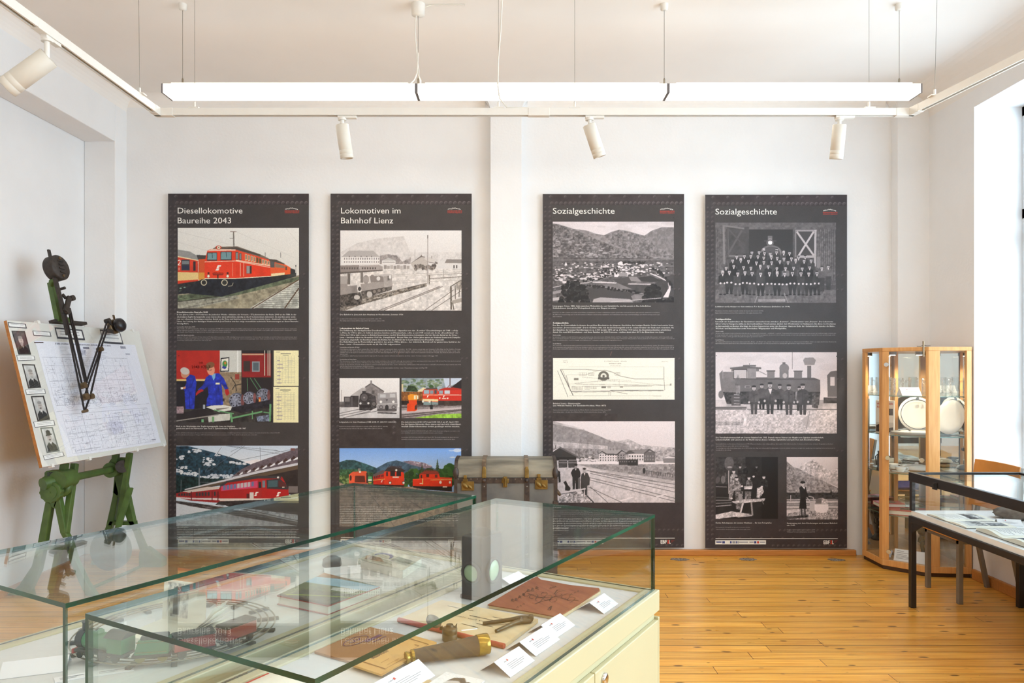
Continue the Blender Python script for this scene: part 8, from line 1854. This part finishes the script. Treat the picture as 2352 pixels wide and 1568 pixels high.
_nt.links.new(_l.outputs['Facing'], _m.inputs[0]); _nt.links.new(_t.outputs[0], _m.inputs[1]); _nt.links.new(_g.outputs[0], _m.inputs[2]); _nt.links.new(_m.outputs[0], _o.inputs[0])
def mug(x, y, z, label, r=.035, h=.138, a=0.0):
    root = thing('beer_mug', label, 'mug', (x, y, z), 'glass mugs on the top shelf')
    mb = MB(); n = 30
    vs = []
    prof = [(r * .9, 0), (r, .008), (r, h * .8), (r * .96, h * .86), (r * .98, h), (r * .86, h), (r * .84, .02), (.001, .018)]
    for rr, zz in prof:
        for k in range(n):
            t = 2 * math.pi * k / n; q = rr * (1 - (.05 if k % 3 == 0 and .004 < zz < h * .84 and rr > r * .89 else 0)); vs.append((x + q * math.cos(t), y + q * math.sin(t), z + zz))
    mb.add(vs, [(j * n + k, j * n + (k + 1) % n, (j + 1) * n + (k + 1) % n, (j + 1) * n + k) for j in range(len(prof) - 1) for k in range(n)], 0, False)
    mb.build('glass_body', CLEAR, root)
    c, s = math.cos(a), math.sin(a)
    MB().tube([(x + c * d, y + s * d, z + zz) for d, zz in ((r * .95, h * .82), (r * 1.6, h * .8), (r * 1.95, h * .6), (r * 1.85, h * .35), (r * 1.4, h * .2), (r * .95, h * .18))], .006, n=8).build('handle', CLEAR, root)
    return root
mug(3.03, 6.03, SZ[0] + .001, 'glass beer mug nearest the left post, on the top shelf', a=2.6)
mug(3.105, 6.05, SZ[0] + .001, 'glass beer mug second from the left, right behind the label card', a=-.2)
mug(3.212, 6.03, SZ[0] + .001, 'glass beer mug on the top shelf, right of the label card', a=1.6)
mug(3.287, 5.98, SZ[0] + .001, 'glass beer mug on the top shelf, next to the middle post', a=1.2)
mug(3.40, 5.90, SZ[0] + .001, 'glass beer mug with curved handle in the right pane of the cabinet', a=.1)
tent_card((3.135, 5.952), (1, -.06, 0), .15, .055, .065, 'white folded label card before the mugs on the top shelf', z=SZ[0])
# book standing on the second shelf
WB = mat('cream_book_cover', (234, 226, 214), .5, var=.01)
b0, b1 = Vector((2.972, 6.16, SZ[1] + .001)), Vector((3.075, 6.07, SZ[1] + .001)); e = (b1 - b0); bd = Vector((e.y, -e.x, 0)).normalized() * -.03
vb = thing('standing_book', 'cream book with red title letters standing on the second cabinet shelf', 'book', (b0 + b1) / 2)
MB().obox(b0, e, bd, Vector((0, 0, .265))).build('book_block', WB, vb, bevel=.002)
fv = lambda x, y: b0 + e * x + Vector((0, 0, .265 * y)) - bd.normalized() * .0012
text_obj('title', [('WIE', .06, .88, .0, .0, 0)] and [], fv, PRED, vb)
for t, x0, x1, y in (('WIE', .06, .36, .87), ('KAISER', .42, .97, .87), ('REISEN', .08, .6, .775)):
    co, fs = text_mesh(t, .02, 1); w0 = co[:, 0].max(); mb = MB(); mb.add([fv(x0 + c[0] / w0 * (x1 - x0), y + c[1] / .727 * .062) for c in co], fs); mb.build('title_word', PRED, vb)
pc = Pic(0, 0, 100, 60, (206, 198, 186), k=.8); pc.poly([(0, 20), (30, 8), (60, 30), (60, 60), (0, 60)], (70, 54, 46), tex=.5, ts=3); pc.poly([(60, 40), (100, 30), (100, 60), (60, 60)], (60, 48, 44), tex=.5, ts=3); pc.mesh(lambda x, y: fv(.03 + .94 * x / 100, .33 - .29 * y / 60), 'cover_photo', PAPER_INK, vb)
pc = Pic(0, 0, 60, 60, (92, 74, 66), k=.8); pc.all((84, 68, 60), tex=.5, ts=3); pc.mesh(lambda x, y: fv(.7 + .26 * x / 60, .75 - .2 * y / 60), 'cover_photo', PAPER_INK, vb)
# china
CHINA = mat('white_china', (238, 236, 228), .15, var=.01, coat=.5); CHINAB = mat('blue_grey_rim', (92, 100, 112), .3)
pc_ = Vector((3.33, 6.20, SZ[1] + .147)); pn = Vector((-.22, -1, .22)).normalized()
plt = thing('dinner_plate', 'round white plate with dark crest leaning upright on the second shelf', 'plate', (pc_.x, pc_.y, SZ[1]))
MB().lathe([(.001, .0), (.085, .0), (.1, .006), (.143, .016), (.145, .013), (.1, .001), (.08, -.006), (.001, -.006)], pc_, axis=pn, n=44).build('plate_body', CHINA, plt)
MB().lathe([(.12, .0125), (.1225, .0133), (.125, .0138)], pc_, axis=pn, n=44, caps=False).build('rim_line', CHINAB, plt)
MB().lathe([(.016, .002), (.001, .003)], pc_ + Vector((0, 0, .128)) + pn * .013, axis=pn, n=18, sy=.7).build('crest', CHINAB, plt)
p2 = Vector((3.447, 5.915, SZ[1] + .142)); pn2 = Vector((-1, -.3, .2)).normalized()
pl2 = tag(MB().lathe([(.001, 0), (.085, 0), (.135, .014), (.137, .011), (.08, -.005), (.001, -.005)], p2, axis=pn2, n=40).build('side_plate', CHINA), 'white plate standing on edge against the right mirror of the cabinet', 'plate')
op = Vector((3.2, 5.985, SZ[1] + .001))
ov = thing('serving_platter', 'oval white platter with dark crests lying on the second shelf', 'platter', op)
MB().lathe([(.001, .004), (.13, .004), (.15, .014), (.187, .026), (.19, .023), (.15, .009), (.13, .0), (.001, 0)], op, n=48, sy=.62).build('platter_body', CHINA, ov)
for t in (1.35, 1.9): MB().lathe([(.012, .001), (.001, .0015)], op + Vector((.168 * math.cos(t) - .02, .11 * math.sin(t), .0245)), n=16, sy=.7).build('crest', CHINAB, ov)
def cup(x, y, z, label):
    root = thing('teacup', label, 'cup', (x, y, z), 'white teacups on the third shelf')
    MB().lathe([(.001, .002), (.03, .002), (.062, .012), (.063, .010), (.03, 0), (.001, 0)], (x, y, z), n=32).build('saucer', CHINA, root)
    MB().lathe([(.02, .004), (.022, .008), (.034, .022), (.042, .046), (.0405, .046), (.03, .02), (.001, .012)], (x, y, z), n=32).build('cup_body', CHINA, root)
    MB().tube([(x + .039, y, z + .04), (x + .06, y, z + .038), (x + .058, y, z + .02), (x + .033, y, z + .018)], .0035, n=8).build('handle', CHINA, root)
cup(3.08, 5.972, SZ[2] + .001, 'white teacup and saucer at the front of the third shelf')
cup(3.12, 6.17, SZ[2] + .001, 'white teacup and saucer before the mirror at the back of the third shelf')
q = Vector((3.265, 6.08, SZ[2] + .001))
tt = thing('covered_dish', 'wide white covered dish on the third shelf', 'dish', q)
MB().lathe([(.06, 0), (.1, .01), (.105, .022), (.1, .022), (.001, .012)], q, n=40).build('dish', CHINA, tt); MB().lathe([(.104, .023), (.09, .04), (.04, .052), (.014, .055), (.014, .066), (.001, .07)], q, n=40).build('lid', CHINA, tt)
q = Vector((2.985, 6.11, SZ[2] + .001)); PEW = mat('dark_pewter', (92, 88, 84), .35, metal=.7)
jg = thing('pewter_jug', 'small dark pewter jug by the left pane on the third shelf', 'jug', q)
MB().lathe([(.028, 0), (.03, .006), (.022, .03), (.024, .1), (.018, .14), (.022, .155), (.001, .16)], q, n=24).build('jug_body', PEW, jg); MB().tube([q + Vector((.02, 0, .1)), q + Vector((.045, .0, .16)), q + Vector((.05, 0, .2))], .003, n=6).build('spoon_handle', PEW, jg); MB().tube([q + Vector((-.02, 0, .13)), q + Vector((-.024, 0.03, .11)), q + Vector((-.016, .03, .04))], .004, n=6).build('handle', PEW, jg)
dk = thing('shallow_dish', 'flat white dish lying near the right pane on the third shelf', 'dish', (3.36, 5.95, SZ[2]))
MB().lathe([(.001, .002), (.05, .002), (.085, .016), (.087, .014), (.05, 0), (.001, 0)], (3.388, 5.9, SZ[2] + .001), n=32).build('dish', CHINA, dk)
RB = mat('red_book_binding', (196, 40, 36), .35)
def lying(x0, y0, ang, l, w_, th, z, label):
    d = Vector((math.cos(ang), math.sin(ang), 0)); s = Vector((-d.y, d.x, 0)); o_ = Vector((x0, y0, z))
    r = thing('red_book', label, 'book', o_, 'red books on the lowest shelf')
    MB().obox(o_, d * l, s * w_, Vector((0, 0, .003))).obox(o_ + Vector((0, 0, th - .003)), d * l, s * w_, Vector((0, 0, .003))).obox(o_ + s * (w_ - .004) + Vector((0, 0, .003)), d * l, s * .004, Vector((0, 0, th - .006))).build('cover', RB, r)
    MB().obox(o_ + d * .003 + s * .003 + Vector((0, 0, .003)), d * (l - .006), s * (w_ - .008), Vector((0, 0, th - .006))).build('pages', PAGE, r)
    pq = Pic(0, 0, 100, 70, (150, 120, 100), k=.5); pq.all((150, 126, 104), tex=.4, ts=3); pq.mesh(lambda x, y: o_ + d * l * (.3 + .45 * x / 100) + s * w_ * (.85 - .6 * y / 70) + Vector((0, 0, th + .0005)), 'cover_picture', PAPER_INK, r)
    return r
lying(2.985, 5.99, -.45, .3, .2, .036, SZ[3] + .001, 'larger red book lying at the front of the lowest shelf')
lying(2.968, 6.09, -.12, .2, .15, .03, SZ[3] + .0385, 'smaller red book lying on top of the larger red one')
BRZ = mat('dark_bronze', (66, 58, 48), .4, metal=.5, rgb2=(92, 82, 66), scale=40)
q = Vector((3.235, 5.94, .0812))
fg = thing('bronze_goblet', 'ornate dark bronze figure holding a bowl, on the cabinet floor', 'bronze figure', q)
MB().lathe([(.052, 0), (.054, .008), (.05, .014), (.034, .03), (.026, .045), (.012, .055), (.001, .056)], q, n=28).build('foot', BRZ, fg)
MB().tube([q + Vector((0, 0, .05)), q + Vector((.006, 0, .08)), q + Vector((-.004, 0, .11)), q + Vector((.004, 0, .14)), q + Vector((-.002, 0, .17)), q + Vector((0, 0, .19))], [.012, .017, .013, .018, .012, .015], n=12).build('figure', BRZ, fg)
for s_ in (-1, 1): MB().tube([q + Vector((0, 0, .13)), q + Vector((.03 * s_, 0, .15)), q + Vector((.026 * s_, 0, .18)), q + Vector((.012 * s_, 0, .2))], [.006, .008, .006, .004], n=8).build('arm', BRZ, fg)
MB().lathe([(.012, .19), (.03, .205), (.042, .24), (.04, .27), (.046, .3), (.042, .3), (.034, .26), (.001, .21)], q, n=28).build('bowl', BRZ, fg)
for k in range(5): t = k * 1.26; MB().ball(q + Vector((.045 * math.cos(t), .045 * math.sin(t), .235)), (.01, .01, .014), n=10).build('ornament', BRZ, fg)
def plaincard(a, b, h, lean, label, z=.0805):
    a, b = Vector((a[0], a[1], z)), Vector((b[0], b[1], z)); d = b - a; n_ = Vector((-d.y, d.x, 0)).normalized()
    r = thing('text_card', label, 'label card', (a + b) / 2, 'cards on the cabinet floor'); up = Vector((0, 0, h)) + n_ * lean
    MB().obox(a, d, up, n_ * .0012).obox(a + up, d, n_ * lean - Vector((0, 0, h)), n_ * .0012).build('card', PAPER, r)
    mb = MB(); fr = lambda x, y: a + d * x + up * y - n_ * .0006
    for y, x1 in ((.82, .3), (.68, .55), (.52, .4), (.4, .62), (.3, .6), (.2, .58)): mb.quad(fr(.07, y), fr(x1, y), fr(x1, y + .035), fr(.07, y + .035))
    mb.build('text_lines', CARDINK, r); return r
plaincard((3.01, 5.945), (3.185, 5.80), .085, .04, 'white text card leaning at the front of the cabinet floor')
plaincard((2.97, 6.09), (3.03, 6.03), .045, .05, 'small white card by the left pane on the cabinet floor')

# ------------------------------------------------------------------ table case with black frame
BLK = mat('black_steel_frame', (34, 29, 28), .38, var=.1); WTAB = mat('white_table_bed', (238, 240, 242), .5, var=.01)
TX0, TX1, TY0, TY1, TZt = 2.648, 3.40, 2.9, 5.035, .899
tab = thing('table_showcase', 'flat glass table case with black steel frame by the right wall', 'showcase table', ((TX0 + TX1) / 2, (TY0 + TY1) / 2, 0))
g_ = .036
for x in (TX0, TX1 - g_):
    for y in (TY0, TY1 - g_):
        MB().box((x, y, 0.0), (x + g_, y + g_, .57)).build('leg', BLK, tab, bevel=.003)
        MB().box((x + .004, y + .004, .645), (x + g_ - .006, y + g_ - .006, .84)).build('corner_post', BLK, tab, bevel=.002)
def ring(z0, z1, g, nm):
    for (a, b) in (((TX0, TY0, z0), (TX0 + g, TY1, z1)), ((TX1 - g, TY0, z0), (TX1, TY1, z1)), ((TX0 + g, TY0, z0), (TX1 - g, TY0 + g, z1)), ((TX0 + g, TY1 - g, z0), (TX1 - g, TY1, z1))):
        MB().box(a, b).build(nm, BLK, tab, bevel=.003)
ring(.57, .61, .036, 'lower_rail'); ring(.84, TZt, .03, 'upper_rail')
MB().box((TX0 + .012, TY0 + .012, .61), (TX1 - .012, TY1 - .012, .645)).build('bed', WTAB, tab, bevel=.003)
for a, b in (((TX0 + .006, TY0 + .03, .646), (TX0 + .011, TY1 - .03, .84)), ((TX1 - .011, TY0 + .03, .646), (TX1 - .006, TY1 - .03, .84)), ((TX0 + .03, TY1 - .011, .646), (TX1 - .03, TY1 - .006, .84)), ((TX0 + .03, TY0 + .006, .646), (TX1 - .03, TY0 + .011, .84))): MB().box(a, b).build('side_pane', VGL, tab)
MB().box((TX0 + .03, TY0 + .03, .885), (TX1 - .03, TY1 - .03, .891)).build('top_pane', VGL, tab)
for py in (1112,):
    c = P(2135, 1103, 4.72); MB().box((TX0 - .006, c.y - .03, .832), (TX0, c.y + .02, .876)).cyl((TX0 - .008, c.y - .005, .838), (TX0 - .008, c.y - .005, .87), .006, n=10).build('hinge', BLK, tab)
MB().prism([(TX0 + .004, TY1 - .036, .57), (TX0 + .004, TY1 - .036, .5), (TX0 + .004, TY1 - .17, .57)], (.006, 0, 0)).build('gusset', BLK, tab)
ZB = .6455
def open_book(a, b, c, d, th, label, pl, pr, z=ZB, ent=False):
    """corners on the bed: a near-left, b far-left, c far-right, d near-right"""
    A, B, C, D = [Vector((x, y, z)) for x, y in (a, b, c, d)]
    r = thing('open_book', label, 'book', (A + B + C + D) / 4)
    M0, M1 = (A + D) / 2, (B + C) / 2
    for (p0, p1, q0, q1, pic, flip) in ((M0, M1, A, B, pl, True), (M0, M1, D, C, pr, False)):
        w1_, w2_ = p1 - p0, q0 - p0
        MB().prism([p0 + Vector((0, 0, .0005)), p1 + Vector((0, 0, .0005)), q1 + Vector((0, 0, .0005)), q0 + Vector((0, 0, .0005))], (0, 0, .003)).build('cover', mat('dark_book_cover', (60, 56, 54), .5), r)
        n = 8; mb = MB(); prof = []
        for i in range(n + 1):
            t = i / n; prof.append((t, .004 + th * (.25 + 1.2 * t if t < .2 else (.49 + .51 * math.sin((t - .2) / .8 * math.pi)) * (1 - .25 * t))))
        vs = []
        for t, h in prof: vs += [p0 + w2_ * t + Vector((0, 0, h)), p1 + (q1 - p1) * t + Vector((0, 0, h)), p0 + w2_ * t + Vector((0, 0, .0036)), p1 + (q1 - p1) * t + Vector((0, 0, .0036))]
        fs = []
        for i in range(n):
            k, m_ = i * 4, i * 4 + 4; fs += [(k, k + 1, m_ + 1, m_), (k, m_, m_ + 2, k + 2), (k + 1, k + 3, m_ + 3, m_ + 1)]
        fs += [(n * 4, n * 4 + 1, n * 4 + 3, n * 4 + 2)]
        mb.add(vs, fs); mb.build('pages', PAGE, r)
        if pic is not None:
            hz = max(h for _, h in prof) + .0008
            def fr(x, y, p0=p0, p1=p1, q0=q0, q1=q1):
                u = x / 100; u = 1 - u if flip else u; v = 1 - y / 130
                t = u; i = min(int(t * n), n - 1); h = prof[i][1] + (prof[i + 1][1] - prof[i][1]) * (t * n - i)
                return p0.lerp(q0, u).lerp(p1.lerp(q1, u), v) + Vector((0, 0, h))
            k2 = 6
            for j in range(k2):
                u0 = .12 + .76 * j / k2; u1 = .12 + .76 * (j + 1) / k2
                sub = Pic(u0 * 100, 12, u1 * 100, 118, k=.9); 
                X0, X1 = int((u0 * 100 - pic.x0) * pic.kx), int((u1 * 100 - pic.x0) * pic.kx); yy = np.linspace(int((12 - pic.y0) * pic.ky), int((118 - pic.y0) * pic.ky) - 1, sub.a.shape[0]).astype(int); xx = np.linspace(X0, X1 - 1, sub.a.shape[1]).astype(int)
                sub.a = pic.a[yy][:, xx].copy()
                sub.mesh(lambda x, y: fr(x, y) + Vector((0, 0, .0012)), 'page_picture', PAPER_INK, r)
    return r
def page_pic(kind):
    p = Pic(0, 0, 100, 130, (238, 236, 232), k=.9)
    if kind == 0:
        p.rect(14, 14, 48, 60, (196, 194, 190), tex=.3); p.rect(20, 64, 86, 112, (150, 150, 150), tex=.5, ts=4); p.rect(54, 14, 88, 60, (128, 130, 134), tex=.5, ts=4); p.poly([(20, 100), (86, 90), (86, 112), (20, 112)], (206, 206, 204))
    elif kind == 1:
        p.rect(14, 14, 86, 56, (170, 170, 170), tex=.5, ts=4); p.poly([(14, 46), (86, 30), (86, 56), (14, 56)], (84, 84, 88), tex=.5, ts=4)
        for i in range(9): p.rect(16, 66 + i * 5, 82 - (i % 3) * 8, 68 + i * 5, (150, 150, 150))
    elif kind == 2:
        p.rect(12, 12, 88, 118, (170, 196, 226)); p.poly([(12, 40), (50, 24), (88, 44), (88, 80), (12, 80)], (96, 128, 170), tex=.4, ts=4); p.rect(12, 76, 88, 118, (84, 92, 110), tex=.4, ts=4)
    else:
        for i in range(16): p.rect(16, 18 + i * 6, 84 - (i % 4) * 7, 20.5 + i * 6, (160, 160, 164))
    return p
open_book((2.675, 4.86), (2.975, 4.865), (2.975, 4.44), (2.675, 4.435), .012, 'open book with grey pictures, farther of two on the white table bed', page_pic(1), page_pic(0))
open_book((2.70, 4.385), (3.02, 4.385), (3.02, 3.92), (2.70, 3.92), .03, 'thick open book with a blue picture, cut off by the right edge of the photo', page_pic(3), page_pic(2))
tent_card(on_z(2316, 1200, ZB + .01), (.9, -.25, 0), .13, .045, .03, 'white folded label card beside the rough brown stone', z=ZB)
ROCK = mat('rough_brown_bark', (92, 80, 72), .9, rgb2=(128, 116, 106), scale=18, bump=.6)
c = on_z(2348, 1190, ZB) - Vector((.02, 0, 0)); random.seed(4)
mb = MB(); n = 22; vs = []
for j in range(11):
    ph = math.pi * j / 10
    for i in range(n):
        t = 2 * math.pi * i / n; q = 1 + .18 * math.sin(3 * t + j) + .1 * random.random()
        vs.append((c.x + .13 * math.sin(ph) * math.cos(t) * q, c.y + .11 * math.sin(ph) * math.sin(t) * q, max(ZB + .001, ZB + .03 - .036 * math.cos(ph) * (1 + .2 * random.random()))))
mb.add(vs, [(j * n + i, j * n + (i + 1) % n, (j + 1) * n + (i + 1) % n, (j + 1) * n + i) for j in range(10) for i in range(n)], 0, True)
tag(mb.build('rough_stone', ROCK), 'rough brown flat stone on the white table bed, at the right edge', 'stone')

# ------------------------------------------------------------------ chair between table and cabinet
CHM = mat('grey_chair_steel', (132, 124, 114), .45, metal=.3, var=.04); PLY = mat('orange_plywood', (206, 136, 58), .4, var=.08, scale=5, stretch=(10, 1, 1), coat=.2); BLUE = mat('blue_upholstery', (56, 62, 130), .9, var=.1, scale=60)
ch = thing('chair', 'plywood chair with grey steel legs and blue seat pad behind the table case', 'chair', (3.2, 5.29, 0))
YA, YBk = 5.478, 5.09
for y in (YA, YBk):
    MB().box((3.008, y - .016, 0), (3.04, y + .016, .432)).build('front_leg', CHM, ch, bevel=.003)
    MB().bar((3.455, y, 0.0), (3.36, y, .46), .03, .03, up=(1, 0, 0)).build('rear_leg', CHM, ch, bevel=.003)
    MB().bar((3.36, y, .44), (3.44, y, .92), .026, .026, up=(1, 0, 0)).build('back_upright', CHM, ch, bevel=.003)
    MB().box((3.008, y - .013, .405), (3.37, y + .013, .432)).build('side_rail', CHM, ch)
MB().box((3.01, YBk, .405), (3.034, YA, .432)).build('cross_rail', CHM, ch)
MB().box((2.985, YBk - .03, .434), (3.385, YA + .03, .446)).build('seat', PLY, ch, bevel=.005)
MB().box((2.995, YBk - .02, .447), (3.37, YA + .02, .472)).build('seat_pad', BLUE, ch, bevel=.01)
mb = MB(); n = 10; vs = []
for i in range(n + 1):
    t = i / n; y = YBk - .05 + (YA - YBk + .1) * t; dx = .03 * (2 * t - 1) ** 2
    for z, x in ((.60, 3.375), (.93, 3.425)):
        vs += [(x - dx, y, z - (.02 if 0 < i < n else .0) * 0), (x - dx + .011, y, z)]
fs = []
for i in range(n):
    a, b = i * 4, i * 4 + 4; fs += [(a, a + 2, b + 2, b), (a + 1, b + 1, b + 3, a + 3), (a, b, b + 1, a + 1), (a + 2, a + 3, b + 3, b + 2)]
fs += [(0, 1, 3, 2), (n * 4, n * 4 + 2, n * 4 + 3, n * 4 + 1)]
mb.add(vs, fs, 0, False); mb.build('backrest', PLY, ch, bevel=.003)
